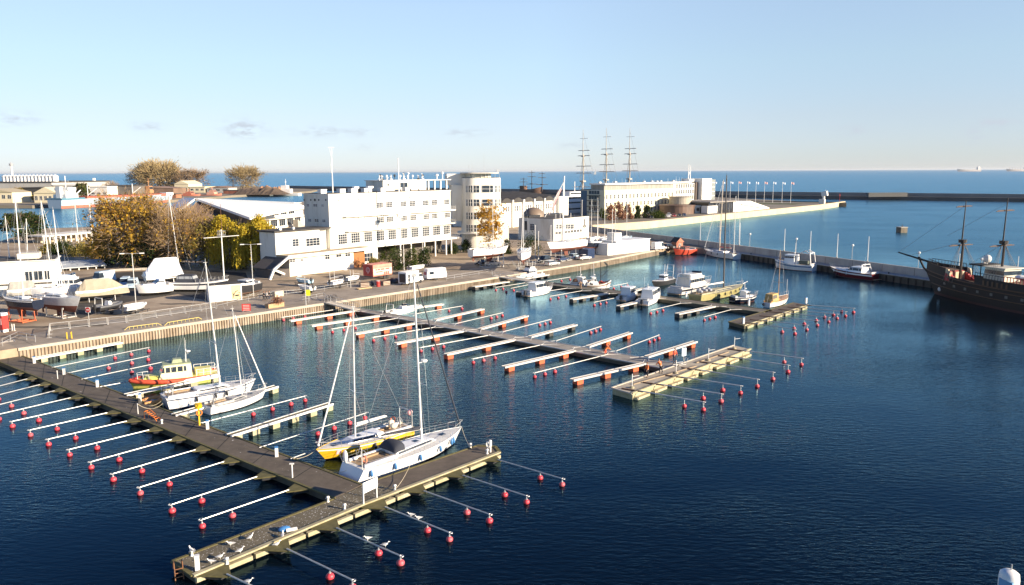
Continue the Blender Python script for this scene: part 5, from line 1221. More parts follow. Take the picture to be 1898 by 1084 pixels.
m = MB(); a0, _ = onwall(c, vv, *Y9(443, 680)); m.bx(-.12, .0, a0-.5, a0+.5, zt_-4.2, zt_-1); m.build('dark_niche', BLACKM, db)
MB().tube((L-3.2,-.25,zt_-1.4),(L-3.2,-.25,zt_-3.6),.14).torus((L-3.2,-.2,zt_-1.2),.3,.09,'y').path([(L-4.3,-.2,zt_-3.0),(L-3.9,-.2,zt_-3.7),(L-3.2,-.2,zt_-3.95),(L-2.5,-.2,zt_-3.7),(L-2.1,-.2,zt_-3.0)],.12).build('anchor_emblem', BLACKM, db)
MB().bx(1, L-1, D-4, D-1, zt_ + .101, zt_ + .9).build('roof_plant', BLACKM, db)
for x in (2.5, 5.2, 12): MB().tube((x, .8, zt_), (x, .8, zt_ + 1.7), .08).build('roof_pole', WHITE, db)

# long cream building on the far pier
YEL = mat('cream_yellow_render', (.66,.60,.40), .85, col2=(.72,.66,.48), scale=.2)
a = at(1120, 401, FZ); b = at(1249, 392, FZ); dd = (b - a).normalized(); vv = Vector((-dd.y, dd.x, 0)); L = (b - a).length
yb = thing('institute_building', 'long cream three storey building with white attic on the far pier', 'building', (a.x, a.y, 0), math.atan2(dd.y, dd.x))
z1 = zat(a, 352.5); z2 = zat(a, 340); D = along(a, vv, 1076)
MB().bx(0, L, 0, D, FZ, z1).build('wall', YEL, yb); MB().bx(.6, L, .9, D*.6, z1 + .002, z2 - .8).build('attic_wall', mat('grey_attic_glazing', (.26,.25,.22), .5, var=.3, scale=.4, stretch=(4,1,.2)), yb)
MB().bx(-.3, L + 17, -.6, D*.6 + .4, z2 - .8 + .002, z2).build('attic_roof', CREAMW, yb); MB().bx(-.1, L, D*.6+.41, D, z1 + .002, z1 + .3).build('lower_roof', ROOFD, yb)
q = lambda X, Y: (880 + X/3.871, 220 + Y/3.871)
for r_, (y0, y1) in enumerate(((545,572),(603,630),(660,680))):
    for i in range(19):
        s = L*(i + .55)/19.2; zb = FZ + (z1 - FZ)*(.66, .36, .10)[r_]; window(yb, s-.55, s+.55, zb, zb + 2.2, 1, 2, sill=False)
for X in (820, 905):
    s0 = along(a, vv, 880 + X/3.871)
eb0 = along(a, vv, 1111); eb1 = along(a, vv, 1091)
for zf in (.2, .42, .64, .84):
    zb = FZ + (z1 - FZ)*zf; endwindow(yb, eb0, eb1, zb, zb + 1.9, 4, 1); MB().bx(-1.4, -.01, eb0-.4, eb1+.4, zb-.8, zb-.5).build('balcony', BLACKM, yb)
MB().bx(-.12, -.002, eb1+1.2, D-.3, FZ+.2, z1-.3).build('glazed_gable', mat('blue_glazing', (.04,.09,.16), .1), yb)
r3 = random.Random(5)
for i in range(26):
    x = 2 + (L + 12)*r3.random(); y = 1 + r3.random()*6; hh = .6 + r3.random()*2.6; m = MB()
    if i % 4 == 0: m.bx(x-.8, x+.8, y-.5, y+.5, z2, z2 + .9)
    m.tube((x, y, z2), (x, y, z2 + hh), .07, .04); m.build('roof_antenna', WHITE if i % 2 else STEEL, yb)
# white wing, stair tower and glass corner
wbx = thing('white_office_wing', 'white wing with window grid, tall stair tower and glazed corner at the far pier', 'building', (b.x, b.y, 0), math.atan2(dd.y, dd.x))
p0 = Vector((b.x, b.y, 0)); W1 = along(p0, dd, 1289); W2 = along(p0, dd, 1311)
MB().bx(.02, W1, 1.0, 14, FZ, z2 - .85).build('wall', WALLW, wbx)
for r_ in range(4):
    for i in range(8):
        s = W1*(.12 + .86*(i + .5)/8); zb = z2 - 3.6 - 3.3*r_; m = window(wbx, s-.75, s+.75, zb, zb + 2.2, 2, 2, 1.0, sill=False)
zt2 = zat(p0 + dd*W1, 331); MB().bx(W1 + 2.6, W2, -2.5, 12, FZ, zt2).build('stair_tower', CREAMW, wbx); MB().bx(W1, W1 + 2.59, .2, 12, FZ, zt2 - 2).build('dark_slot', mat('brown_dark_cladding', (.07,.05,.04), .6), wbx)
MB().bx(W2 + .01, W2 + 5.5, -1.5, 11, FZ, zt2 - .6).build('glazed_corner', mat('grey_green_glazing', (.20,.23,.22), .2, var=.25, scale=.5, stretch=(1,1,3)), wbx)
m = MB()
for i in range(7): m.bx(W2, W2 + 5.6, -1.62, -1.51, FZ + (zt2-FZ)*i/7, FZ + (zt2-FZ)*i/7 + .25)
for i in range(5): m.bx(W2 + 1.35*i, W2 + 1.35*i + .15, -1.64, -1.505, FZ, zt2-.6)
m.builds('glazing_bar', FRAME, wbx)
m = MB(); xk = W1 - 1.5; m.tube((xk-.8,4,z2),(xk-.8,4,zat(p0 + dd*xk, 304)),.3,.2).tube((xk+1.2,4,z2),(xk+1.2,4,zat(p0 + dd*xk, 306)),.3,.2).bx(xk-2.5,xk+2.5,2,6,z2,z2+1.4).tube((xk-.8,4,z2+5),(xk+1.2,4,z2+5),.12).tube((xk-.8,4,z2+3),(xk+1.2,4,z2+6),.1); m.builds('roof_mast', WHITE, wbx)
# round restaurant and low glass pavilion
rp = at(1278, 395.5, FZ); rs = thing('restaurant_pavilion', 'low round pavilion with brown base and pale terrace on the far pier', 'pavilion', rp, math.atan2(dd.y, dd.x))
MB().lathe([(9.5,0),(9.5,4.2),(9.9,4.21),(9.9,4.7),(.1,4.9)], 28, (-3,6,0)).build('brown_base', mat('brown_pavilion_wall', (.13,.08,.06), .6, var=.4, scale=.5, stretch=(1,1,.2)), rs)
MB().lathe([(6.2,4.9),(6.2,8.6),(6.6,8.61),(6.6,9.0),(.1,9.2)], 28, (3,8,0)).build('upper_drum', mat('beige_pavilion_wall', (.40,.36,.29), .7, var=.2), rs)
MB().lathe([(8.8,0),(8.8,3.5),(9.3,3.52),(9.3,4.3),(.1,4.4)], 24, (9,4,0)).build('white_terrace', CREAMW, rs)
m = MB()
for i in range(11): a_ = math.pi*(1.02 + .09*i); x, y = 9 + 8.85*math.cos(a_), 4 + 8.85*math.sin(a_); m.box((x, y, 2.2), (.15, 1.5, 1.7), a_)
m.builds('window_strip', GLASS, rs)
MB().bx(2, 12, -10, -6, .2, 4.2).build('white_marquee', WHITE, rs)
gp = at(1313, 396, FZ); gpe = at(1358, 393, FZ); gb = thing('glass_pavilion', 'low dark glazed pavilion beside the white ramp on the far pier', 'pavilion', gp, ang(gp, gpe)); L = (gpe - gp).length
zz = zat(gp, 373.5) - FZ; MB().bx(0, L, 0, 22, 0, zz - .7).build('glazed_wall', mat('dark_pavilion_glass', (.04,.04,.045), .15, var=.5, scale=.3), gb); MB().bx(-.8, L+.8, -1.5, 22, zz - .69, zz).build('roof_slab', mat('grey_roof_slab', (.25,.23,.21), .8), gb)
m = MB()
for i in range(9): m.bx(L*i/8-.15, L*i/8+.15, -.2, -.003, 0, zz-.7)
m.builds('mullion', BLACKM, gb)
p0 = at(1358, 393, FZ); p1_ = at(1426, 386.5, FZ); rm = thing('ramp_wall', 'long white sloping ramp wall on the far pier beside the flagpoles', 'ramp', p0, ang(p0, p1_)); L = (p1_ - p0).length
hh = zat(p0, 374.5) - FZ
m = MB(); m.loft([[(0,0,0),(L,0,0),(L,0,.6),(L*.45,0,hh),(0,0,hh)],[(0,14,0),(L*1.05,14,0),(L*1.05,14,.6),(L*.45,14,hh),(0,14,hh)]]); m.build('ramp', CREAMW, rm)
m = MB(); m.bar((L*.2,-.3,hh*.72),(L*.75,-.3,.9),.5,.4); m.build('stair_band', CONC, rm)
g0 = [at(x, y, FZ+.004) for x, y in ((1400,378),(1470,379.5),(1490,377),(1380,375))]
o = MB().add(g0, [(0,1,2,3)]).build('pier_lawn', GRASS); tag(o, None, None, None, 'structure')
# small harbour light at the pier head
p = at(1526, 378, FZ); root = thing('harbour_light', 'stubby white harbour light with angled top at the pier head', 'harbour light', p, R(-40)); k = zat(p, 354) - FZ
MB().tube((0,0,0),(0,0,k*.62),k*.11,k*.10,n=14).bx(-k*.3,k*.1,-k*.15,k*.15,0,k*.38).build('column', mat('weathered_white_wall', (.8,.77,.7)), root); MB().box((k*.06,0,k*.8),(k*.42,k*.3,k*.36),0,0,0,R(-10)).build('lantern_box', CREAMW, root); MB().tube((k*.1,0,k*.95),(k*.1,0,k*1.1),.08).build('pole', STEEL, root)
p = at(1556, 373, FZ); root = thing('pier_head_beacon', 'slim red beacon post at the tip of the far pier', 'beacon', p); MB().tube((0,0,0),(0,0,6),.16,.1).box((0,0,4.5),(.6,.6,.8)).build('post', RED, root)
# flags
FL = [(1323,370,336,0),(1338,371,336,0),(1353,372,336,0),(1368,373,336,1),(1384,373.5,336,0),(1400,374.5,336.5,0),(1416,375,336.5,1),(1432,375.5,336.5,0),(1449,376,337,0),(1465,376.5,337,1)]
for i, (x, yb_, yt, rd) in enumerate(FL):
    p = at(x, yb_, FZ); root = thing('flagpole', f'white flagpole on the far pier, {ORD[i]} counted from the glazed corner', 'flagpole', p, R(8), 'flagpoles along the far pier'); hh = zat(p, yt) - FZ
    MB().tube((0,0,0),(0,0,hh),.16,.09,n=6).build('pole', WHITE, root); m = MB(); n = 5
    r0 = [[(.1 + 2.1*j/n, .25*math.sin(j*1.4), hh - .1 - .5*j/n), (.1 + 2.1*j/n, .25*math.sin(j*1.4 + .4), hh - 1.4 - .6*j/n)] for j in range(n+1)]
    m.loft(r0, closed=False, cap0=False, cap1=False); m.build('flag', mat('white_flag_cloth', (.55,.62,.72), .8) if not rd else mat('red_flag_cloth', (.60,.36,.36), .8), root)

# sailing club with the big folded white roof, left of the school
def slab(m, pts, th=.9):
    n = len(pts); vs = [tuple(p) for p in pts] + [(p[0], p[1], p[2] - th) for p in pts]
    m.add(vs, [tuple(range(n)), tuple(reversed(range(n, 2*n)))] + [(i, n + i, n + (i+1) % n, (i+1) % n) for i in range(n)])
sc = thing('sailing_club', 'large white folded-roof sailing club behind the willow trees', 'building')
P1, P2, P3, P4, P5 = at(362,367,15), at(463,403,9), at(503,394,9.5), at(566,382,11.5), at(545,374.5,13.5)
m = MB(); slab(m, [P1, P2, P3, P4, P5]); m.build('right_roof', mat('white_roof_membrane', (.82,.82,.80), .6, var=.03), sc)
m = MB(); slab(m, [P1 + Vector((0,0,.02)), at(308,405,9.5), at(296,392,9.5), at(340,366,14)]); m.build('left_roof', mat('white_roof_membrane', (.82,.82,.80), .6, var=.03), sc)
g = [at(312,404,9.5), P1 - Vector((0,0,.95)), P2 - Vector((0,0,.95))]; g = [p + Vector((.8,2.5,0)) for p in g]
m = MB(); m.add([(g[0].x,g[0].y,2),(g[0].x,g[0].y,g[0].z-.9),tuple(g[1]),tuple(g[2]),(g[2].x,g[2].y,2)], [(0,1,2,3,4)]); m.build('gable_glazing', mat('brown_timber_slats', (.14,.09,.06), .7, var=.45, scale=.7, stretch=(5,5,.2)), sc)
a = at(500,426,QZ); b = at(566,417,QZ); L = math.hypot(b.x-a.x, b.y-a.y)
tb = thing('club_terraces', 'white stepped terrace block with window strips beside the folded roof', 'building', (a.x,a.y,0), ang(a,b))
for i, (z0, z1, y0) in enumerate(((QZ,6.0,0),(6.3,9.0,3),(9.3,11.6,6))):
    MB().bx(0, L + 6, y0 + 1.2, 26, z0, z1).build('wall', CREAMW, tb); MB().bx(-2 + 2*i, L + 6, y0 - 1.2, 26, z1 + .003, z1 + .3).build('terrace_slab', CREAMW, tb)
    for k in range(4): window(tb, L*(.1+.22*k), L*(.1+.22*k)+L*.17, z0 + .9, z1 - .35, 3, 1, y0 + 1.2, sill=False)
m = MB()
for i in range(12): m.bx(L*.55 + .5*i, L*.55 + .5*i + .5, -4, -1.5, QZ, QZ + 3.4 - .28*i)
m.build('outer_stair', CONC, tb)
# white yard building at the far left
a, b = at(-60, 553, QZ), at(108, 543, QZ); L = math.hypot(b.x-a.x, b.y-a.y); wbd = thing('yard_building', 'white flat-roofed yard building with large windows at the left edge', 'building', (a.x,a.y,0), ang(a,b))
zz = zat(b, 482); MB().bx(0, L, 0, 8, QZ, zz).build('wall', CREAMW, wbd); MB().bx(-.3, L + .3, -.4, 8.3, zz + .003, zz + .15).build('roof_edge', CREAMW, wbd); MB().bx(.1, L - .1, .1, 8, zz + .152, zz + .2).build('roof', ROOFD, wbd)
for x0, x1 in ((46,60),(62,79),(82,92)):
    s0 = along(a, (b-a).normalized(), x0); s1 = along(a, (b-a).normalized(), x1); window(wbd, s0, s1, zz - 3.9, zz - 2.0, 2, 1)
MB().bx(-.1, L+.1, -1.4, -.003, zz - 4.2, zz - 4.05).build('canopy', CREAMW, wbd); MB().bx(L*.55, L*.8, 3, 7, zz+.2, zz+1.3).build('roof_unit', PALEG, wbd)
# shed, pergola, boundary wall
a, b = at(114, 503, QZ), at(194, 497, QZ); L = math.hypot(b.x-a.x, b.y-a.y); sh = thing('boat_shed', 'long low shed with blue-grey roof and dark open front behind the white van', 'shed', (a.x,a.y,0), ang(a,b)); 
MB().bx(0, L, 2, 6, 0, 2.4).build('wall', mat('dark_shed_wall', (.05,.05,.05), .8), sh); m = MB(); slab(m, [(-.4,-.6,2.7),(L+.4,-.6,2.7),(L+.4,6.3,3.7),(-.4,6.3,3.7)], .25); m.build('roof', mat('blue_grey_roof', (.40,.44,.47), .6, var=.2, scale=.5), sh)
for i in range(6): MB().bx(L*i/5-.12, L*i/5+.12, -.12, .12, 0, 2.46).build('post', WHITE, sh)
a, b = at(82, 452, QZ), at(205, 441, QZ); L = math.hypot(b.x-a.x, b.y-a.y); pg = thing('pergola', 'white colonnaded terrace pavilion on the bank of the inner harbour', 'pavilion', (a.x,a.y,0), ang(a,b))
MB().bx(-1, L+1, -1, 9, 4.2, 4.7).build('roof', WALLW, pg); MB().bx(2, L-2, 5, 8, 0, 4.19).build('back_wall', mat('beige_back_wall', (.42,.36,.27), .8, var=.3, scale=.3), pg)
for i in range(14): MB().bx(L*i/13-.25, L*i/13+.25, -.3, .3, 0, 4.19).build('column', CREAMW, pg)
a, b = at(205, 503, QZ), at(272, 500, QZ); L = math.hypot(b.x-a.x, b.y-a.y); cw = thing('boundary_wall', 'plain grey concrete wall behind the parked cars', 'wall', (a.x,a.y,0), ang(a,b)); MB().bx(0,L,0,.3,0,2.2).build('panel', CONC, cw); MB().bx(-.1,L+.1,-.05,.35,2.202,2.35).build('coping', CONC, cw)
a, b = at(545, 511, QZ), at(682, 494, QZ); L = math.hypot(b.x-a.x, b.y-a.y); cw = thing('garden_wall', 'low beige retaining wall in front of the school podium', 'wall', (a.x,a.y,0), ang(a,b)); MB().bx(0,L,0,.5,0,1.35).build('panel', mat('beige_stone_wall', (.42,.37,.29), .9, var=.2), cw); MB().bx(-.1,L+.1,-.08,.58,1.352,1.5).build('coping', CONC, cw)
# white kiosk block at the quay end
a, b = at(1142, 471.5, QZ), at(1204, 464.5, QZ); L = math.hypot(b.x-a.x, b.y-a.y); ks = thing('quay_kiosk', 'long white single storey quay kiosk beside the water', 'kiosk', (a.x,a.y,0), ang(a,b)); zz = zat(a, 448.5) - QZ + 0.0
MB().bx(0, L, 0, 6, QZ, QZ+zz).build('wall', CREAMW, ks); MB().bx(-.2, L+.2, -.2, 6.2, QZ+zz+.003, QZ+zz+.18).build('roof', WHITE, ks); MB().bx(L*.1, L*.3, 2, 5, QZ+zz+.18, QZ+zz+2.4).build('roof_room', CREAMW, ks)
for i in range(3): MB().bx(L*(.3+.25*i)-.04, L*(.3+.25*i)+.04, -.03, -.002, QZ+.1, QZ+zz-.1).build('door_joint', mat('grey_joint', (.4,.4,.38), .7), ks)
MB().bx(-4, 0.01, -.2, 4.2, QZ, QZ+zz*.92).build('side_room', WHITE, ks)
# red hut
p = at(1255, 459.5, 1.7); root = thing('watch_hut', 'small red timber hut with black gabled roof beside the red pilot boat', 'hut', p, R(30)); root.scale = (.66,.66,.66); MB().bx(-2,2,-1.8,1.8,-.05,3.0).build('wall', mat('red_timber', (.42,.15,.09), .7, scale=1, stretch=(6,6,1)), root)
m = MB(); m.loft([[(-2.5,-2.2,2.9),(2.5,-2.2,2.9),(2.5,-2.2,3.05),(0,-2.2,5.2),(-2.5,-2.2,3.05)],[(-2.5,2.2,2.9),(2.5,2.2,2.9),(2.5,2.2,3.05),(0,2.2,5.2),(-2.5,2.2,3.05)]]); m.build('roof', ROOFD, root); window(root, -.6, .6, .9, 2.1, 2, 2, -1.8)
m=MB(); m.loft([[(-2.45,-2.23,2.95),(2.45,-2.23,2.95),(0,-2.23,5.05)],[(-2.45,-2.21,2.95),(2.45,-2.21,2.95),(0,-2.21,5.05)]]); m.build('gable_board', mat('red_timber', (.42,.15,.09)), root)

# port across the inner harbour
def shed(name, label, cat, x0, x1, yb_, ytop, depth, wm, rm_=ROOFD, gable=0.0, z=2.2, over=.5, win=0, wz=(.4,.75), yb1=None):
    a, b = at(x0, yb_, z), at(x1, yb1 or yb_, z); L = math.hypot(b.x-a.x, b.y-a.y); root = thing(name, label, cat, a, ang(a,b)); h = zat(a, ytop) - z
    MB().bx(0, L, 0, depth, -.2, h).build('wall', wm, root)
    if gable:
        m = MB(); m.loft([[(-over,-over,h+.01),(L+over,-over,h+.01),(L/2,-over,h+gable)],[(-over,depth,h+.01),(L+over,depth,h+.01),(L/2,depth,h+gable)]]); m.build('roof', rm_, root)
    else: MB().bx(-over, L+over, -over, depth+over, h+.01, h+h*.06+.3).build('roof', rm_, root)
    for i in range(win):
        x = L*(i+.5)/win; window(root, x-L/win*.3, x+L/win*.3, h*wz[0], h*wz[1], 2, 2, sill=False)
    return root, L, h
GREYW = mat('grey_industrial_wall', (.42,.41,.38), .8, var=.15, scale=.05, stretch=(1,1,.3)); CREAM2 = mat('cream_house_wall', (.70,.62,.42), .85)
r_, L, h = shed('warehouse', 'huge grey flat warehouse with row of roof vents across the harbour', 'warehouse', -60, 98, 366, 339, 90, GREYW)
for i in range(15): MB().lathe([(3.0,0),(3.0,5.2),(3.6,5.3),(1,7)], 8, (L*(.36+.042*i), 12, h*1.06)).build('roof_vent', WHITE, r_)
p = at(26, 358, 2.2); zt_ = zat(p, 300); root = thing('lighthouse_mast', 'tall white port control mast behind the warehouse', 'tower', p); k = zt_-2.2
MB().tube((0,0,0),(0,0,k*.9),k*.035,k*.03,n=10).build('shaft', WHITE, root); MB().tube((0,0,k*.88),(0,0,k*.95),k*.06,n=10).tube((0,0,k*.45),(0,0,k*.48),k*.06,n=10).tube((0,0,k*.95),(0,0,k),k*.012).build('gallery', mat('grey_gallery', (.3,.3,.32), .6), root)
shed('harbour_house', 'cream gabled harbour house beside the blue cargo ship', 'house', 64, 107, 375.5, 358, 22, CREAM2, CREAM2, 5, win=5, wz=(.25,.7))
shed('harbour_house', 'long low cream house at the left edge of the harbour', 'house', -40, 24, 376, 356.5, 22, CREAM2, mat('sandy_roof', (.42,.36,.24), .8), 3, win=6)
shed('workshop', 'dark open workshop between the warehouse and the cream house', 'shed', 44, 78, 371, 349, 25, mat('dark_shed_wall', (.05,.05,.05)), ROOFD)
shed('office_block', 'pale office block with long window strips behind the cargo ship', 'building', 168, 200, 366, 347, 30, CREAMW, CREAMW, win=3, wz=(.3,.5))
shed('office_block', 'low grey port building left of the pale office block', 'building', 101, 150, 366, 344, 30, GREYW, CREAMW, win=6, wz=(.4,.6))
shed('terminal_building', 'dark long port building behind the bare trees', 'building', 200, 245, 365, 345, 30, mat('dark_port_wall', (.12,.11,.10), .8), ROOFD)
p = at(176, 352, 2.2); root = thing('control_tower', 'white stepped control tower rising behind the cargo ship', 'tower', p); k = zat(p, 330) - 2.2
MB().bx(-k*.22,k*.22,-4,4,0,k*.5).bx(-k*.14,k*.14,-3,3,k*.5,k*.78).bx(-k*.07,k*.07,-2,2,k*.78,k).build('wall', WHITE, root); MB().bx(-k*.145,k*.145,-3.1,-3.01,k*.6,k*.7).build('window_strip', GLASS, root)
shed('harbour_house', 'yellow house with dark open front behind the bare trees', 'house', 324, 350, 357, 341, 30, CREAM2, CREAM2, 4, win=2, wz=(.1,.6)); shed('harbour_house', 'low yellow annex right of the yellow house', 'house', 352, 380, 357, 347, 25, CREAM2, CREAM2, 0, win=3)
shed('terminal_building', 'long brown-roofed storage shed behind the orange barge', 'shed', 246, 322, 362, 349, 25, mat('brown_shed_wall', (.20,.13,.09), .8, var=.3, scale=.05), mat('brown_shed_roof', (.26,.17,.12), .8, var=.3, scale=.05), 2)
shed('terminal_building', 'low grey store under the lone round tree', 'shed', 384, 424, 357, 348, 20, GREYW, mat('brown_shed_roof', (.26,.17,.12)), 2, win=3)
shed('container_stack', 'dark red container row at the far bank right of the tugs', 'containers', 414, 470, 359, 353, 12, mat('dark_red_boxes', (.22,.08,.05), .7, var=.4, scale=.08, stretch=(4,1,1)), ROOFD)
shed('container_stack', 'rust-brown container row in front of the bare trees', 'containers', 296, 326, 367, 360, 10, mat('rust_boxes', (.30,.13,.07), .7, var=.4, scale=.08, stretch=(4,1,1)), ROOFD)
shed('office_block', 'cream port office at the far left behind the low house', 'building', -30, 40, 369, 353, 25, CREAM2, CREAMW, win=6, wz=(.4,.7))
# rubble mounds
def mound(label, px0, px1, yb_, yt, m_, dep=22, seed=1):
    a, b = at(px0, yb_, 2.0), at(px1, yb_, 2.0); L = math.hypot(b.x-a.x, b.y-a.y); h = zat(a, yt) - 2.0; r_ = random.Random(seed); root = MB(); N = 26; rings = []
    for i in range(N+1):
        f = i/N; e = min(1, 5*f, 5*(1-f)); hh = max(.3, h*e*(.75 + .35*r_.random())); rings.append([(L*f, 0, 0)] + [(L*f + r_.random(), dep*j/6, hh*math.sin(math.pi*j/6)*(.8+.4*r_.random())) for j in range(1,6)] + [(L*f, dep, 0)])
    o = root.loft(rings, cap0=True, cap1=True).build('rubble_mound', m_); o.location = a; o.rotation_euler = (0,0,ang(a,b)); return tag(o, label, 'mound')
mound('dark rubble mound on the far harbour bank right of the red tugs', 420, 520, 361, 348, mat('dark_rubble', (.06,.045,.035), .95, col2=(.13,.09,.06), scale=.2), 30, 1)
mound('reddish earth mound beside the white survey ship', 466, 517, 360, 346.5, mat('red_earth', (.22,.12,.07), .95, col2=(.32,.18,.11), scale=.15), 26, 2)
# ------------------------------------------------------------------ trees and shrubs
def leafmat(name, cols, trans=.3):
    m = bpy.data.materials.new(name); m.use_nodes = True; n, l = m.node_tree.nodes, m.node_tree.links
    n.remove(n['Principled BSDF']); g = n.new('ShaderNodeNewGeometry'); r = n.new('ShaderNodeValToRGB'); e = r.color_ramp.elements
    e[0].color = (*cols[0], 1); e[1].color = (*cols[-1], 1)
    for i, c in enumerate(cols[1:-1]): q = e.new((i+1)/(len(cols)-1)); q.color = (*c, 1)
    l.new(g.outputs['Random Per Island'], r.inputs[0]); d_ = n.new('ShaderNodeBsdfDiffuse'); t = n.new('ShaderNodeBsdfTranslucent'); mx = n.new('ShaderNodeMixShader'); mx.inputs[0].default_value = trans
    l.new(r.outputs[0], d_.inputs[0]); l.new(r.outputs[0], t.inputs[0]); l.new(d_.outputs[0], mx.inputs[1]); l.new(t.outputs[0], mx.inputs[2]); l.new(mx.outputs[0], n['Material Output'].inputs[0]); return m
L_GOLD = leafmat('autumn_gold_leaves', [(.34,.21,.035), (.50,.31,.04), (.25,.20,.045), (.44,.21,.035)])
L_OLIVE = leafmat('olive_leaves', [(.16,.14,.04), (.26,.22,.06), (.11,.10,.03), (.32,.24,.07)])
L_WIL = leafmat('willow_leaves', [(.50,.37,.04), (.60,.46,.05), (.34,.30,.04), (.62,.43,.05)], .45)
L_DARK = leafmat('dark_evergreen_leaves', [(.018,.034,.014), (.04,.06,.02), (.06,.075,.02)])
L_GREEN = leafmat('shrub_leaves', [(.03,.05,.012), (.06,.085,.02), (.09,.10,.025)])
L_TWIG = leafmat('bare_twigs', [(.24,.165,.10), (.36,.26,.16), (.17,.12,.08)], .1)
L_TWIGP = leafmat('pale_bare_twigs', [(.30,.22,.11), (.38,.30,.15), (.22,.15,.09)], .1)
L_RUST = leafmat('rusty_twigs', [(.22,.10,.06), (.30,.16,.10), (.15,.07,.05)], .1)
L_BIRCH = leafmat('birch_leaves', [(.50,.27,.03), (.58,.34,.05), (.40,.20,.03), (.34,.26,.05)])
BARK = mat('bark', (.17,.125,.085), .9, var=.4, scale=3); BARKW = mat('birch_bark', (.45,.42,.38), .8, var=.3, scale=3)
def limbs(m, h, spread, n, rr, r_, base=.28, lean=(0,0), tr=None):
    tips = []; tr = tr or h*.022
    P = [Vector((lean[0]*i/5 + (r_.random()-.5)*h*.015, lean[1]*i/5, h*.62*i/5)) for i in range(6)]
    for i in range(5): m.tube(P[i], P[i+1], tr*(1-.13*i), tr*(1-.13*(i+1)), n=7)
    for k in range(n):
        f = base + (1-base)*(k/n); s = P[0].lerp(P[5], f) if False else P[min(4,int(f*5))].lerp(P[min(5,int(f*5)+1)], f*5 % 1)
        a = 2.4*k + r_.random()*.8; up = .45 + .6*r_.random() + .6*f; L = min(spread*(.65 + .5*r_.random())*(1.1-.35*f), (h*.99 - s.z)*1.1)
        dv = Vector((math.cos(a), math.sin(a), up)).normalized(); q = s; w = tr*.45*(1-.4*f)
        for j in range(3):
            e = q + (dv + Vector((r_.random()-.5, r_.random()-.5, .25*r_.random()))*.5).normalized()*L/3; m.tube(q, e, w*(1-.3*j), w*(1-.3*(j+1)), n=5)
            if j > 0:
                for t in range(2):
                    b_ = e + (dv + Vector((r_.random()-.5, r_.random()-.5, r_.random()-.3))*1.6).normalized()*L*.32; m.tube(e, b_, w*.35, w*.12, n=4, caps=False); tips.append(b_)
            q = e
        tips.append(q)
    return tips
def leaf(m, p, s, r_, droop=0.0, asp=1.0):
    d_ = Vector((r_.gauss(0,1), r_.gauss(0,1), r_.gauss(0,.8) - droop)).normalized(); u = d_.orthogonal().normalized(); u = (Matrix.Rotation(r_.random()*6.28, 3, d_) @ u) * s*.5; w = d_*s*.5*asp
    m.add((p - u*.4 - w, p + u - w*.1, p + u*.3 + w, p - u*.8 + w*.2), ((0,1,2,3),))
def tree(name, label, base, h, w, style, seed, group=None, cat='tree', leafm=None, n=5000, ls=.42, crown0=.22, aspect=1.0, twigs=1500, limb_n=26, bark=BARK, gap=.55, twm=None, z=QZ, depth=None, top_only=0.0, tk=.022):
    r_ = random.Random(seed); p = at(*base, z) if not isinstance(base, Vector) else base
    root = thing(name, label, cat, p, r_.random()*6.28, group); t = MB(); tips = limbs(t, h, w*.52, limb_n, 0, r_); t.build('trunk', bark, root)
    # clump centres inside an uneven ellipsoid
    cz = h*(crown0 + 1)/2; rz_ = h*(1 - crown0)/2; cl = []
    while len(cl) < 46:
        a, b, c = (r_.uniform(-1,1) for _ in range(3)); q = a*a + b*b + c*c
        if q > 1 or q < .12: continue
        k = .82 + .28*r_.random(); x, y, zz = a*w/2*k, b*w/2*k, cz + c*rz_*k
        if style == 'round' and c < 0: x *= 1.0; y *= 1.0
        sz = w*(.085 + .075*r_.random()); cl.append((Vector((x, y, min(zz, h - sz*1.15))), sz))
    cl += [(tp, w*.07) for tp in tips if h*.93 > tp.z > h*crown0 and r_.random() < .5]
    if twigs:
        m = MB()
        for i in range(twigs):
            c, s = r_.choice(cl); q = c + Vector((r_.gauss(0,1), r_.gauss(0,1), r_.gauss(0,1)))*s*.75; o = (q - Vector((0,0,h*.35))).normalized(); o = (o + Vector((r_.gauss(0,.4), r_.gauss(0,.4), r_.gauss(0,.3)))).normalized()
            L = w*.075*(.5 + r_.random() + (.9 if i % 9 == 0 and tk < .05 else 0)); u = o.orthogonal().normalized()*L*tk + Vector((0,0,.012)); m.add((q - u, q + u, q + o*L), ((0,1,2),)); 
            o2 = (o + Vector((r_.gauss(0,.6), r_.gauss(0,.6), r_.gauss(0,.5)))).normalized(); k = q + o*L*.4; m.add((k - u*.7, k + u*.7, k + o2*L*.7), ((0,1,2),))
        tw = m.build('twigs', twm or L_TWIG, root)
    if n and leafm:
        m = MB()
        for i in range(n):
            c, s = r_.choice(cl)
            if r_.random() < top_only and c.z < cz + rz_*.25: continue
            q = c + Vector((r_.gauss(0,1), r_.gauss(0,1), r_.gauss(0,.8)))*s*gap; leaf(m, q, ls*(.35 + 1.3*r_.random()**2), r_)
        m.build('crown', leafm, root)
    return root
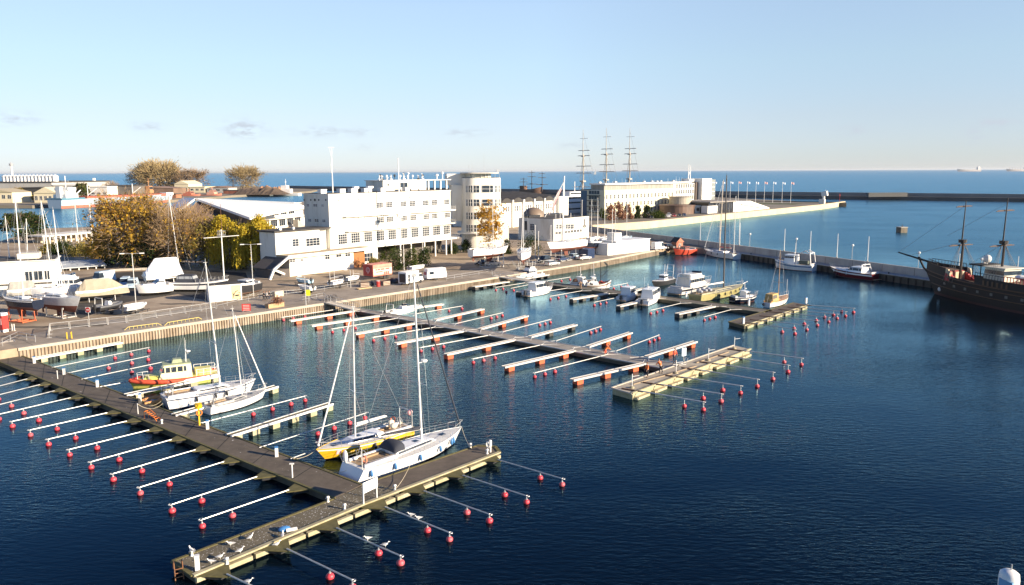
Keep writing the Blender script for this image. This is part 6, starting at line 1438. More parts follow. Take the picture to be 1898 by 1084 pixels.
def willow(label, base, h, w, seed, leafm=L_WIL, n=520):
    r_ = random.Random(seed); p = at(*base, QZ); root = thing('willow_tree', label, 'tree', p, r_.random()*6, 'golden weeping willows by the yard'); t = MB(); limbs(t, h, w*.45, 16, 0, r_); t.build('trunk', BARK, root); m = MB()
    heads = []
    for i in range(30):
        a = r_.random()*6.28; f = r_.random()**.33; heads.append(Vector((math.cos(a)*w*.43*f, math.sin(a)*w*.43*f, h*(.98 - .50*f*f) - r_.random()*h*.06)))
    for i in range(n):
        c = r_.choice(heads); q = c + Vector((r_.gauss(0,1)*w*.06, r_.gauss(0,1)*w*.06, r_.gauss(0,1)*h*.025)); o = Vector((q.x, q.y, 0)).normalized()*(.05+.3*r_.random()); L = (q.z - h*.03)*(.35 + .62*r_.random()); k = int(L/.42) + 2
        for j in range(k):
            f = j/k; x = q + o*L*.5*math.sin(f*1.4) + Vector((r_.gauss(0,.09), r_.gauss(0,.09), -L*f)); leaf(m, x, .30*(.7+.6*r_.random()), r_, 2.2, 1.7)
    for i in range(2600):
        c = r_.choice(heads); q = c + Vector((r_.gauss(0,1)*w*.07, r_.gauss(0,1)*w*.07, r_.gauss(0,1)*h*.03)); leaf(m, q, .4*(.6+.7*r_.random()), r_)
    m.build('crown', leafm, root); return root
def bush(label, base, h, w, seed, leafm=L_GREEN, n=1400, col=False, z=QZ, name='shrub', group=None, ls=.28, cat='shrub'):
    r_ = random.Random(seed); p = at(*base, z) if not isinstance(base, Vector) else base; root = thing(name, label, cat, p, r_.random()*6, group); t = MB()
    for i in range(5): a = i*1.3; t.tube((0,0,0), (math.cos(a)*w*.22, math.sin(a)*w*.22, h*.7), .05, .02, n=5)
    t.build('stem', BARK, root); m = MB(); cl = []
    for i in range(22):
        f = r_.random(); a = r_.random()*6.28; rr = w/2*(.95 - (.5*f if col else .75*f*f))*(.55 + .45*r_.random()); cl.append(Vector((math.cos(a)*rr, math.sin(a)*rr, h*(.08 + .86*f))))
    for i in range(n):
        c = r_.choice(cl); leaf(m, c + Vector((r_.gauss(0,1), r_.gauss(0,1), r_.gauss(0,1)))*w*.12, ls*(.6+.8*r_.random()), r_)
    m.build('crown', leafm, root); return root
def hgt(base, top, z=QZ): return zat(at(*base, z), top) - z
def wid(base, px, z=QZ): return px/FPX*at(*base, z).y
def T_(name, label, base, top, pxw, style, seed, z=QZ, **k): return tree(name, label, base, hgt(base, top, z), wid(base, pxw, z), style, seed, z=z, **k)
T_('ash_tree', 'big half-bare autumn tree with golden top left of the willows', (250,497), 360, 136, 'round', 11, leafm=L_GOLD, n=12500, twigs=4200, ls=.52, limb_n=36, top_only=.2, crown0=.15, gap=.8)
T_('bare_tree', 'bare brown tree between the golden tree and the willows', (335,498), 380, 112, 'round', 12, leafm=L_GOLD, n=3200, twigs=6500, ls=.4, limb_n=32)
T_('evergreen_tree', 'dark olive-green tree behind the wrapped boat', (384,496), 408, 92, 'round', 13, leafm=L_OLIVE, n=7500, twigs=2500, ls=.42, crown0=.06, gap=.8)
T_('evergreen_tree', 'dark shrubby evergreen at the foot of the bare brown tree', (322,495), 430, 104, 'round', 14, leafm=L_DARK, n=6500, twigs=1800, ls=.45, crown0=.05)
T_('evergreen_tree', 'dark undergrowth tree below the big golden tree', (258,494), 438, 100, 'round', 15, leafm=L_DARK, n=6000, twigs=1500, ls=.45, crown0=.05)
T_('small_tree', 'small yellow-leaved tree left of the big golden tree', (197,490), 422, 58, 'round', 16, leafm=L_GOLD, n=3800, twigs=700, ls=.4, crown0=.1)
willow('left golden weeping willow with the signal mast in front', (430,497), hgt((430,497),391), wid((430,497),84), 21, n=800)
willow('right golden weeping willow beside the school annex', (480,502), hgt((480,502),394), wid((480,502),84), 22, n=900)
T_('round_tree', 'round dark evergreen tree on the bank of the inner harbour', (46,449), 393, 76, 'round', 17, leafm=L_DARK, n=6500, twigs=300, ls=.6, crown0=.1)
T_('birch_tree', 'golden birch in front of the round tower', (907,469.5), 366, 58, 'round', 18, leafm=L_BIRCH, n=5600, twigs=900, ls=.38, bark=BARKW, crown0=.1)
for i, (b, t, w, sd, m_, l_) in enumerate((((720,481),452,36,31,L_GREEN,'broad green shrub left of the signal mast'), ((734,500),460,28,32,L_DARK,'tall dark shrub closest to the camper van'), ((763,499),452,27,33,L_GREEN,'tall green shrub right of the signal mast'), ((786,494),460,29,34,L_DARK,'dark green shrub above the white caravan'),
        ((841,470),452,24,35,L_DARK,'dark shrub in the shade left of the birch'), ((864,468),446,20,36,L_DARK,'dark slim shrub beside the birch trunk'), ((940,470),444,22,37,L_DARK,'dark shrub right of the birch'), ((985,470),434,44,38,L_DARK,'round dark bush in front of the domed building'), ((692,500),480,26,39,L_OLIVE,'low brownish bush behind the red trailer'))):
    bush(l_, b, hgt(b, t), wid(b, w), sd, m_, 1700, col=i in (1,2,3), group='shrubs in front of the school')
for i, (b, t, w, sd, m_, l_, c_) in enumerate((((1131,408),380,18,41,L_RUST,'rusty bare shrub nearest the corner of the cream building',0), ((1147,407),372,24,42,L_RUST,'larger rusty bare shrub before the cream building',0), ((1163,406),378,16,43,L_RUST,'third rusty bare shrub before the cream building',0), ((1182,405),382,11,44,L_DARK,'dark columnar conifer before the cream building',1), ((1199,404),381,15,45,L_DARK,'wider dark conifer before the cream building',1), ((1218,404),394,26,46,L_GREEN,'low green bush right of the dark conifers',0), ((1117,409),386,12,47,L_GREEN,'green shrub at the gable corner of the cream building',0))):
    bush(l_, b, hgt(b, t, FZ), wid(b, w, FZ), sd, m_, 1300, col=c_, z=FZ, group='shrubs before the cream building', ls=.55)
for (b, t, w, sd, lm, n_, tw, l_, twm) in (((259,353),311,42,51,None,0,3200,'grey bare tree left of the big olive tree across the harbour',L_TWIG), ((298,354),306,84,52,L_TWIGP,4200,6500,'largest pale olive bare tree across the harbour',L_TWIGP), ((357,354),316,54,53,L_TWIG,900,3800,'brown bare tree right of the big olive tree across the harbour',L_TWIG), ((456,352),312,58,54,L_TWIGP,1200,3800,'round bare tree standing alone near the white survey ship',L_TWIGP), ((432,352),322,18,55,None,0,1300,'thin bare tree left of the lone round tree',L_TWIG),
                        ((36,371),347,28,56,L_OLIVE,1800,800,'olive tree between the harbour sheds',L_TWIG), ((153,368),338,26,57,L_GREEN,2200,600,'green-gold tree behind the cargo ship bridge',L_TWIG), ((207,362),336,26,58,None,0,1800,'small grey bare tree behind the cargo ship deck',L_TWIG), ((54,374),362,16,59,L_GOLD,1000,200,'small golden tree beside the cream harbour house',L_TWIG)):
    T_('bare_tree' if n_ < 1000 else 'harbour_tree', l_, b, t, w, 'round', sd, z=2.2, leafm=lm, n=n_, twigs=tw, ls=1.3, crown0=.12, twm=twm, tk=.07, group='trees across the harbour')

for i, (b, t, w, sd, m_, l_) in enumerate((((118,470),452,40,81,L_DARK,'dark bush left of the small yellow tree near the pergola'), ((150,474),455,44,82,L_OLIVE,'olive bush in the middle of the hedge below the pergola'), ((176,480),452,40,83,L_GOLD,'golden bush beside the small yellow tree'), ((92,470),455,34,84,L_OLIVE,'olive bush at the left end of the hedge below the pergola'), ((222,490),462,46,85,L_DARK,'dark bush under the left side of the golden tree'), ((290,494),462,60,86,L_DARK,'dark bush between the golden and the bare brown tree'), ((436,498),470,50,87,L_OLIVE,'olive bush under the left willow'))):
    bush(l_, b, hgt(b, t), wid(b, w), sd, m_, 2200, group='hedge bushes behind the yard', ls=.36)
# ------------------------------------------------------------------ ships
def bigship(name, label, stern, bow, B, F, hullm, stripe, boot, cat, sheer=.2, z=0, stern_w=.9, bands=(1,.8,.6,.3,.12,0,-.5,-1), mats=(0,0,0,1,1,2,2)):
    a, b = stern, bow; L = math.hypot(b.x-a.x, b.y-a.y); root = thing(name, label, cat, ((a.x+b.x)/2, (a.y+b.y)/2, z), ang(a, b)); h = Hull(L, B, F, 2.0, stern=stern_w, sheer=sheer, pw=4.0, rake=.03)
    h.mesh(bands, mats, 22).build('hull', [hullm, stripe, boot], root, smooth=True, auto=35); h.deck(.3, -.3, camber=.2).build('deck', mat('ship_deck', (.30,.22,.18), .8, var=.2, scale=.1), root); return root, h
LB_ = mat('light_blue_ship_paint', (.36,.45,.52), .5, var=.1, scale=.05)
cs, hc = bigship('cargo_ship', 'long pale blue cargo ship with red waterline across the inner harbour', at(102,386.5,0), at(322,374.5,0), 15, 6.6, LB_, mat('rust_red_boot', (.42,.14,.09), .7, var=.15), ANTIF, 'cargo ship')
x0 = hc.x(.03)
MB().bx(hc.x(.0), hc.x(.17), -7.2, 7.2, 6.3, 7.6).build('poop_deck', mat('teal_ship_paint', (.08,.20,.27), .5), cs)
MB().bx(hc.x(.04), hc.x(.13), -6, 6, 7.6, 10.3).bx(hc.x(.05), hc.x(.12), -5, 5, 10.3, 13.0).bx(hc.x(.055), hc.x(.115), -6.5, 6.5, 13.0, 15.4).build('superstructure', WHITE, cs)
MB().bx(hc.x(.117), hc.x(.119), -6, 6, 13.8, 14.9).build('bridge_windows', GLASS, cs); MB().bx(hc.x(.03), hc.x(.05), -2, 2, 7.6, 16).build('funnel', WHITE, cs)
m = MB(); m.tube((hc.x(.09),0,15.4),(hc.x(.09),0,24),.3).tube((hc.x(.09),-3,20),(hc.x(.09),3,20),.2).tube((hc.x(.15),3,7),(hc.x(.22),3,13),.4); m.build('mast', WHITE, cs)
MB().bx(hc.x(.2), hc.x(.88), -5.5, 5.5, 6.2, 8.0).build('hatch_cover', mat('red_hatch_paint', (.48,.13,.08), .6, var=.15, scale=.1), cs); m = MB()
for i in range(14): m.bx(hc.x(.2+.049*i), hc.x(.2+.049*i)+.5, -5.6, 5.6, 8.002, 8.5)
m.builds('hatch_rib', mat('red_hatch_paint', (.48,.13,.08)), cs); MB().bx(hc.x(.9), hc.x(.97), -3.5, 3.5, 6.6, 8.8).build('forecastle', WHITE, cs); m = MB()
for f in (.25, .62): m.tube((hc.x(f),0,8),(hc.x(f),0,17),.3).tube((hc.x(f),0,9),(hc.x(f)+9,0,14),.2)
m.builds('derrick', WHITE, cs)
def smallship(label, px0, px1, py, top, B, hullm, supm, name='tug_boat', cat='tug', mastpx=None):
    a, b = at(px0, py, 0), at(px1, py, 0); F = 3.0; r_, h = bigship(name, label, a, b, B, F, hullm, hullm, ANTIF, cat, .5); zt_ = zat(a.lerp(b,.5), top)
    MB().bx(h.x(.3), h.x(.68), -B*.33, B*.33, F-.4, F + (zt_-F)*.3).bx(h.x(.42), h.x(.64), -B*.28, B*.28, F + (zt_-F)*.3, F + (zt_-F)*.55).build('superstructure', supm, r_); MB().bx(h.x(.64)+.02, h.x(.64)+.15, -B*.25, B*.25, F+(zt_-F)*.36, F+(zt_-F)*.5).build('bridge_windows', GLASS, r_)
    m = MB(); m.tube((h.x(.5),0,F+(zt_-F)*.5),(h.x(.5),0,zt_),.25).tube((h.x(.5),-2.5,F+(zt_-F)*.8),(h.x(.5),2.5,F+(zt_-F)*.8),.18); m.build('mast', supm, r_); return r_, h
smallship('white survey ship with slanted stern frames near the lone bare tree', 556, 505, 362.5, 332, 11, WHITE, WHITE, 'survey_ship', 'ship')
smallship('rust-red tug moored below the yellow house', 330, 372, 367, 349, 11, mat('rust_red_boot', (.42,.14,.09)), mat('rust_red_boot', (.42,.14,.09))); smallship('red and cream tug in the middle of the far bank', 376, 412, 366, 345, 11, mat('rust_red_boot', (.42,.14,.09)), mat('pinkish_paint', (.55,.30,.22), .6)); smallship('orange work barge with crane posts in front of the bare trees', 262, 292, 367.5, 330, 11, mat('orange_brown_paint', (.45,.22,.10), .6), mat('orange_brown_paint', (.45,.22,.10)), 'work_barge', 'barge')
# three-masted tall ship whose masts rise behind the cream building
ts, hts = bigship('tall_ship', 'white three-masted tall ship whose bare masts rise behind the cream building', Vector((28,440,0)), Vector((96,502,0)), 12, 6, WHITE, WHITE, ANTIF, 'sailing ship', .3)
ch, sh_ = math.cos(ts.rotation_euler.z), math.sin(ts.rotation_euler.z)
SPAR = mat('weathered_spar', (.42,.38,.32), .6)
for px, pt in ((1079.5,240),(1122,237),(1165,237)):
    o_ = ts.location; s = along(o_, (ch, sh_), px); w_ = Vector((o_.x + ch*s, o_.y + sh_*s, 0)); zt_ = zat(w_, pt); m = MB()
    m.tube((s,0,4),(s,0,zt_*.42),.62,.5,n=8).tube((s+.5,0,zt_*.38),(s+.5,0,zt_*.72),.42,.3,n=8).tube((s,0,zt_*.68),(s,0,zt_),.26,.1,n=6).bx(s-1,s+1.3,-1.4,1.4,zt_*.40,zt_*.415).bx(s-.7,s+.9,-1,1,zt_*.69,zt_*.70); ms = m.build('mast', SPAR, ts)
    m = MB()
    for f, hw_ in ((.34,9),(.50,8.2),(.58,7.6),(.70,6.2),(.76,5.8),(.90,4.0)): m.tube((s+.9,-hw_*.8,zt_*f),(s+.9,hw_*.8,zt_*f),.12,n=6); m.tube((s+.95,-hw_*.72,zt_*f+.25),(s+.95,hw_*.72,zt_*f+.2),.12,n=6) if f < .8 else None
    m.build('yards', mat('furled_sail_spar', (.55,.51,.44), .7), ms); m = MB()
    for sd in (-1,1):
        for k in range(3): m.tube((s-1.2*k,sd*5.6,6),(s,sd*.5,zt_*.41),.06,n=4); m.tube((s-.6*k,sd*1.3,zt_*.41),(s,0,zt_*.69),.05,n=4)
    m.tube((s,0,zt_*.97),(s+16,0,6),.05,n=4).tube((s,0,zt_*.7),(s+13,0,6),.06,n=4).tube((s,0,zt_*.42),(s+9,0,6),.06,n=4); m.build('rigging', mat('tarred_rope', (.20,.18,.16), .8), ms)
# small brown galleon far behind the hall
gs, hg = bigship('galleon', 'small brown galleon with dark masts far behind the vaulted hall', at(966,361,0), at(1004,361.5,0), 9, 6, mat('brown_ship_timber', (.16,.09,.06), .8, var=.2), mat('brown_ship_timber', (.16,.09,.06)), ANTIF, 'sailing ship', .5)
for f, tp in ((.12,329),(.52,316),(1.02,318)):
    w_ = at(966 + 38*f, 361, 0); zt_ = zat(w_, tp); s = hg.x(f); m = MB().tube((s,0,4),(s,0,zt_),.5,.25,n=7)
    for q in (.45,.75,.92): m.tube((s+2,-.2,zt_*q),(s-2 if q else 0,.2,zt_*q),.3).tube((s-7*(1.15-q),-4,zt_*q),(s+7*(1.15-q),4,zt_*q),.3)
    m.bx(s-1.5,s+1.5,-1.5,1.5,zt_*.44,zt_*.47); m.build('mast', mat('dark_spar', (.07,.055,.05), .7), gs)
MB().bx(hg.x(0), hg.x(.22), -3.5, 3.5, 5, 10).build('stern_castle', mat('brown_ship_timber', (.16,.09,.06)), gs)
# white passenger ship behind the domed building
a, b = Vector((14,398,0)), Vector((50,436,0)); ps, hp = bigship('passenger_ship', 'white ship superstructure behind the domed building', a + Vector((2,26,0)), b + Vector((2,26,0)), 10, 4, WHITE, WHITE, ANTIF, 'ship', .3)
for i, (f0, f1, z0, z1, w_) in enumerate(((.2,.9,3.6,7,4.6),(.25,.85,7,9.6,4.2),(.35,.8,9.6,12,3.8),(.4,.7,12,14.4,3.0))):
    MB().bx(hp.x(f0), hp.x(f1), -w_, w_, z0 + .01*i, z1).build('superstructure', WHITE, ps); MB().bx(hp.x(f0)+.5, hp.x(f1)-.5, -w_-.05, w_+.05, z0+1.0, z0+1.8).build('window_strip', GLASS, ps)
MB().tube((hp.x(.55),0,14.4),(hp.x(.55),0,20),.25).tube((hp.x(.55),-2,17),(hp.x(.55),2,17),.15).build('mast', WHITE, ps)
# ships on the horizon
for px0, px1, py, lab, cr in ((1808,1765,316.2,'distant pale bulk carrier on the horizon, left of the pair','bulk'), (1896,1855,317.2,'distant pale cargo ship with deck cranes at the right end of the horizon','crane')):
    k = 9000.0; a = Vector(((px0-949)/FPX*k, k, 0)); b = Vector(((px1-949)/FPX*k, k, 0)); r_, h = bigship('horizon_ship', lab, a, b, 40, 20, mat('haze_paled_ship', (.50,.47,.45), .7), mat('haze_paled_boot', (.50,.40,.37), .7), mat('haze_paled_boot', (.50,.40,.37)), 'cargo ship', .35)  # distance haze is mixed into the pale hull and boot colours
    MB().bx(h.x(.05), h.x(.14), -16, 16, 18, 52).bx(h.x(.06), h.x(.10), -5, 5, 52, 60).build('superstructure', WHITE, r_); MB().bx(h.x(.0), h.x(.04), -6, 6, 18, 46).build('funnel', mat('haze_paled_ship', (.50,.47,.45)), r_)
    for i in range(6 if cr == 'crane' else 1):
        s = h.x(.24 + .12*i); m = MB(); m.tube((s,0,18),(s,0,44 if cr == 'crane' else 26),3).bx(s,s+22,-8,8,18,23) if True else None; m.build('deck_crane' if cr == 'crane' else 'hatch', mat('haze_paled_ship', (.50,.47,.45)), r_)
# tiny far sail near the tall ship masts
p = Vector(((1102-949)/FPX*5200, 5200, 0)); root = thing('distant_sailboat', 'tiny grey sail far out on the horizon between the tall ship masts', 'sailboat', p); MB().loft([[(-4,-1,2),(4,-1,2),(5,1,2.2),(-5,1,2.2)],[(-3,-.6,0),(3,-.6,0),(3,.6,0),(-3,.6,0)]]).build('hull', GREYP, root); m = MB(); m.add([(-9,0,3),(8,0,3),(6,0,40),(5.8,.6,40),(8,.6,3),(-9,.6,3)], [(0,1,2),(3,4,5),(0,2,3,5),(1,4,3,2),(0,5,4,1)]); m.build('sail', mat('grey_sail', (.45,.46,.47), .8), root)

# dark pirate-style sailing ship at the right edge
HB = mat('dark_brown_planking', (.011,.007,.006), .75, col2=(.022,.013,.010), scale=.8, stretch=(1,1,7), bump=.2); HB2 = mat('black_brown_planking', (.008,.007,.0065), .75, col2=(.016,.013,.011), scale=.8, stretch=(1,1,7), bump=.2)
OCHRE = mat('ochre_trim', (.11,.055,.025), .6); CREAMP = mat('cream_carved_panel', (.52,.44,.30), .7); REDT = mat('crimson_trim', (.36,.03,.04), .6); BOOTR = mat('dark_red_boot', (.05,.014,.012), .7)
hd_ = Vector((-.30, .954, 0)).normalized(); bowp = Vector((88.6, 164.3, 0)); Lp = 40.0; cp = bowp - hd_*(Lp/2 - .6)
pr = thing('pirate_ship', 'dark brown wooden pirate-style sailing ship with two bare masts at the right edge', 'sailing ship', cp, math.atan2(hd_.y, hd_.x))
hp = Hull(Lp, 9.0, 3.9, 1.4, stern=.80, sheer=.30, pw=2.6, rake=.075, flare=.08)
hp.mesh((1,.86,.80,.50,.44,.12,0,-.5,-1), (1,0,1,0,1,2,2,2), 26).build('hull', [HB2, HB, BOOTR], pr, smooth=True, auto=35)
hp.deck(.35, -.75, 0, .97).build('deck', mat('brown_ship_deck', (.16,.10,.06), .8, var=.2, stretch=(1,8,1)), pr)
m = MB()
for s in (-1,1):
    for q, rr in ((1.0,.13),(.82,.09),(.47,.09)):
        P = []
        for i in range(25):
            t = .01 + .97*i/24; r_ = hp.ring(t, (q,))[0]; P.append((r_[0], s*(r_[1]+.05), r_[2]))
        MB().sweep(P, rr, n=5).build('rubbing_strake', OCHRE, pr)
def castle(t0, t1, dz, name, m_, out=.0):
    mm = MB(); N = 8
    for s in (-1,1):
        r0 = []
        for i in range(N+1):
            t = t0 + (t1-t0)*i/N; e = hp.edge(t, out, -.06, s); r0.append([tuple(e), (e.x, e.y - s*.02*dz, e.z + dz), (e.x, e.y - s*.25, e.z + dz), (e.x, e.y - s*.25, e.z-.4)])
        mm.loft(r0)
    return mm.build(name, m_, pr)
castle(.80, .985, 1.7, 'forecastle_side', HB); castle(.02, .60, 1.5, 'quarterdeck_side', HB2); castle(.60, .80, .35, 'bulwark', HB)
def cdeck(t0, t1, dz, name):
    mm = MB(); rings = []
    for i in range(9):
        t = t0 + (t1-t0)*i/8; e = hp.edge(t, -.2, dz, 1); rings.append([(e.x, e.y, e.z), (e.x, -e.y, e.z), (e.x, -e.y, e.z-.15), (e.x, e.y, e.z-.15)])
    return mm.loft(rings).build(name, mat('brown_ship_deck', (.16,.10,.06)), pr)
cdeck(.80, .97, 1.1, 'forecastle_deck'); cdeck(.02, .60, .9, 'quarter_deck')
zf = hp.z(.80); bx_ = hp.b(.80)
m = MB()
for s in (-1,1):
    pts = [(hp.x(.80)-.05, s*bx_, zf-.7)]
    m.prism([], 0, 0) if False else None
    P = [(hp.x(.80)+.0, s*(bx_-.02), zf+1.55),(hp.x(.80)-.6, s*(bx_-.02), zf+1.5),(hp.x(.80)-1.0, s*(bx_-.02), zf+.7),(hp.x(.80)-1.1, s*(bx_-.02), zf-.6),(hp.x(.80)+.0, s*(bx_-.02), zf-.6)]
    Q_ = [(x, y - s*.35, z) for x, y, z in P]; m.loft([P, Q_])
m.builds('carved_wing', CREAMP, pr)
m = MB(); m.bx(hp.x(.80), hp.x(.80)+.2, -bx_+.4, bx_-.4, zf-.7, zf+1.1); m.build('forecastle_bulkhead', REDT, pr)
for y in (-1.9, 0, 1.9): MB().bx(hp.x(.80)-.12, hp.x(.80)-.002, y-.6, y+.6, zf-.65, zf+.9).build('cream_door', CREAMP, pr)
m = MB()
for s in (-1,1):
    for k in range(6): m.bx(hp.x(.80)-2.6+.42*k, hp.x(.80)-2.2+.42*k, s*2.6-.6, s*2.6+.6, zf-.75, zf-.6+.26*k)
m.builds('forecastle_stair', REDT, pr)
def balus(t0, t1, dz, n, name, m_, hh=.8, rr=.05):
    m = MB()
    for s in (-1,1):
        P = [hp.edge(t0 + (t1-t0)*i/n, -.12, dz, s) for i in range(n+1)]
        for p in P: m.tube(p, p + Vector((0,0,hh)), rr, n=5)
        m.path([p + Vector((0,0,hh)) for p in P], rr*1.2, n=5)
    return m.build(name, m_, pr)
balus(.81, .97, 1.65, 11, 'forecastle_rail', HB2, .7); balus(.02, .44, 1.45, 26, 'quarterdeck_rail', REDT, .95, .08); balus(.44, .60, 1.45, 10, 'waist_rail', HB2, .8)
xh = along(cp, (hd_.x, hd_.y), 1858); zq = hp.z(.45) + .9
c = MB(); trap(c, xh-2.2, xh+2.2, 2.2, zq, zq+2.5, .2, .1, .1); dk_ = c.build('deckhouse', mat('ivory_deckhouse', (.58,.55,.44), .6), pr); c = MB(); trap(c, xh-2.2, xh+2.2, 2.2, zq, zq+2.5, .2, .1, .1, .52, .84, .012); c.build('window_strip', GLASS, dk_); MB().bx(xh-2.6, xh+2.6, -2.5, 2.5, zq+2.51, zq+2.7).build('roof', mat('ivory_deckhouse', (.58,.55,.44)), dk_)
m = MB()
for s in (-1,1):
    for x in (2.8, 4.6): m.tube((xh+x, s*2.3, zq-.2), (xh+x, s*2.3, zq+2.6), .1)
m.bx(xh+2.4, xh+5.2, -2.7, 2.7, zq+2.6, zq+2.85); m.build('deck_shelter', HB2, pr)
MB().ell((xh+3.2,.4,zq+3.9),(.75,.75,.8),10,7).tube((xh+3.2,.4,zq+2.8),(xh+3.2,.4,zq+3.4),.12).tube((xh+4.4,-.3,zq+2.8),(xh+4.4,-.3,zq+4.2),.3).build('radome', mat('pale_radome', (.60,.58,.55), .5), pr)
m = MB()
for i in range(5): m.ell((hp.x(.26+.04*i), (.9,-1.0,.5,-.3,1.2)[i], hp.z(.3)+2.3), (1.1,1.1,.4), 9, 5)
m.builds('white_awning', WHITE, pr)
m = MB(); t0 = hp.x(.985); b0 = Vector((t0-2.5, 0, hp.z(1)+1.2)); 
tipw = at(1661,472.5,0) - Vector((0,0,CAMH)); M_ = (Matrix.Translation(cp) @ Matrix.Rotation(pr.rotation_euler.z, 4, 'Z')).inverted()
b1 = Vector((t0+8.3, 0, hp.z(1)+2.7)); m.tube(b0, b1, .26, .14, n=8); m.build('bowsprit', HB2, pr)
m = MB(); m.path([(t0-.6,0,hp.z(1)-1.0),(t0+1.0,0,hp.z(1)+.1),(t0+2.0,0,hp.z(1)+1.4),(t0+2.3,0,hp.z(1)+1.9)], .22, n=6); m.ell((t0+2.5,0,hp.z(1)+2.0),(.45,.25,.35)); m.build('figurehead', HB2, pr)
MST = mat('dark_brown_mast', (.03,.021,.017), .6)
for px, pt, yds in ((1776,372,((455,3.0),(383,2.0))), (1850,366,((456,3.0),(391,2.2)))):
    s = along(cp, (hd_.x, hd_.y), px + (4 if px < 1800 else 5)); w_ = cp + hd_*s; zt_ = zat(w_, pt); m = MB(); m.tube((s,0,2.4),(s-.2,0,zt_*.60),.26,.22,n=8).tube((s+.2,0,zt_*.56),(s,0,zt_),.16,.08,n=7).lathe([(.3,0),(.75,.1),(.8,.7)],10,(s,0,zt_*.57)); ms = m.build('mast', MST, pr); m = MB()
    for py, hw_ in yds:
        z_ = zat(w_, py); m.tube((s+.3,-hw_,z_+.1),(s+.3,hw_,z_-.05),.10,.10,n=6); m.tube((s+.32,-hw_*.8,z_+.2),(s+.32,hw_*.8,z_+.1),.07,n=5)
    m.build('yards', mat('brown_yard', (.10,.06,.045), .7), ms); m = MB()
    for sd in (-1,1):
        for k in range(4): m.tube((s-1.6+.8*k-.5, sd*4.2, 3.6), (s, sd*.4, zt_*.57), .03, n=4)
        for k in range(6): f = (k+1)/8; m.tube(Vector((s-2.1,sd*4.2,3.6)).lerp(Vector((s,sd*.4,zt_*.57)), f), Vector((s+.3,sd*4.2,3.6)).lerp(Vector((s,sd*.4,zt_*.57)), f), .02, n=3)
    m.tube((s,0,zt_*.95),(b1.x if px < 1800 else s+13, 0, b1.z if px < 1800 else zt_*.6),.025,n=4).tube((s,0,zt_*.58),(b1.x-2 if px < 1800 else s+11,0,b1.z-.7 if px < 1800 else 4.5),.03,n=4); m.build('rigging', mat('tarred_rope', (.20,.18,.16)), ms)
m = MB()
for i in range(10):
    t = .10 + .08*i; e = hp.ring(t, (.66,))[0]
    for s in (-1,1): m.box((e[0], s*(e[1]+.03), e[2]), (.55,.10,.5))
m.builds('gun_port', mat('pale_port_lid', (.15,.14,.125), .7), pr)
m = MB()
for i in range(6):
    e = hp.edge(.42+.025*i, .06, .6, 1); m.box((e.x, e.y, e.z), (.35,.1,.9)); 
m.builds('yellow_baluster', OCHRE, pr)
m = MB(); e = hp.ring(.2,(.3,))[0]; m.ell((e[0], e[1]+.1, e[2]+.2), (.3,.3,.3)); e = hp.ring(.9,(.3,))[0]; m.ell((e[0], e[1]+.1, e[2]), (.35,.3,.45)); m.builds('fender_ball', WHITE, pr)
# ------------------------------------------------------------------ the yard: boats ashore, vehicles, fences, lamps, people
G = QZ + .005
def cradle(p, rz, L, h, label, col, name='boat_cradle', posts=4, w=1.15, group='cradles under the stored boats'):
    root = thing(name, label, 'boat cradle', (p[0], p[1], G), rz, group); m = MB()
    for s in (-1,1): m.bar((-L/2, s*w, .12), (L/2, s*w, .12), .16, .2)
    for x in (-L/2+.2, 0, L/2-.2): m.bar((x,-w,.12),(x,w,.12),.14,.16)
    m.build('base_frame', col, root)
    for x in (-L/2+.2, L/2-.2):
        for s in (-1,1): MB().tube((x,s*w,.2),(x,s*w*.92,h),.07,n=6).box((x,s*w*.88,h),(.4,.12,.3)).tube((x,s*w,.3),(x+(.6 if x<0 else -.6),s*w,h*.6),.045,n=5).build('prop', col, root)
    return root
def ashore(label, clabel, stern, bow, B, F, z0, ccol=None, wheel=False, **k):
    s = (*stern, z0 + F); b = (*bow, z0 + F*1.15); mt = k.pop('mast_top', None); tz = k.pop('topz', None)
    r_, h, z = sailboat('stored_yacht', label, s, b, B, F, k.pop('mast_t', .58), mt, z0=z0, keel=True, draft=k.pop('draft', .6), wheel=wheel, topz=tz, furl=k.pop('furl', None), boom_on=k.pop('boom_on', False), **k)
    r_['category'] = 'sailing yacht'
    cradle(r_.location, r_.rotation_euler.z, h.L*.42, max(.9, z0 - G - .35), clabel, ccol or STEEL)
    return r_, h
ORST = mat('orange_red_steel', (.55,.12,.04), .6); GREYH = mat('grey_white_hull', (.50,.51,.52), .35)
ashore('dark blue-hulled yacht on an orange cradle at the left edge', 'orange-red steel cradle under the dark blue yacht', (70,556), (5,549), 2.9, 1.25, 4.35, ORST, hullm=NAVY, stripe=WHITEG, mast_t=.40, mast_top=362, rake=1.5, sheer=.15, anti=ANTIF, guardh=.5, spreaders=2)
ashore('grey-hulled yacht with rust-red keel beside the dark blue yacht', 'pale steel cradle under the grey-hulled yacht', (72,545), (149,552), 3.3, 1.4, 3.9, STEEL, hullm=GREYH, mast_t=.60, mast_top=389, rake=2.5, anti=ANTIF, draft=1.0, spreaders=2, cab=(.28,.66,.4))
ashore('white yacht with spreaders behind the grey-hulled yacht', 'steel cradle hidden under the rear white yacht', (62,534), (128,531), 3.0, 1.2, 4.0, STEEL, mast_t=.55, mast_top=373, rake=2.5, spreaders=1)
motorboat('stored_motor_yacht', 'big white motor yacht ashore behind the tarpaulined boat', (96,533,4.2), (178,523,5.0), 3.8, 1.6, z0=2.6, house=(.18,.66,1.8), fly=True, posts=4, cat='motor yacht', platform=False)
cradle(at(137,546,QZ), R(10), 5, .9, 'low steel props under the big white motor yacht ashore', STEEL)
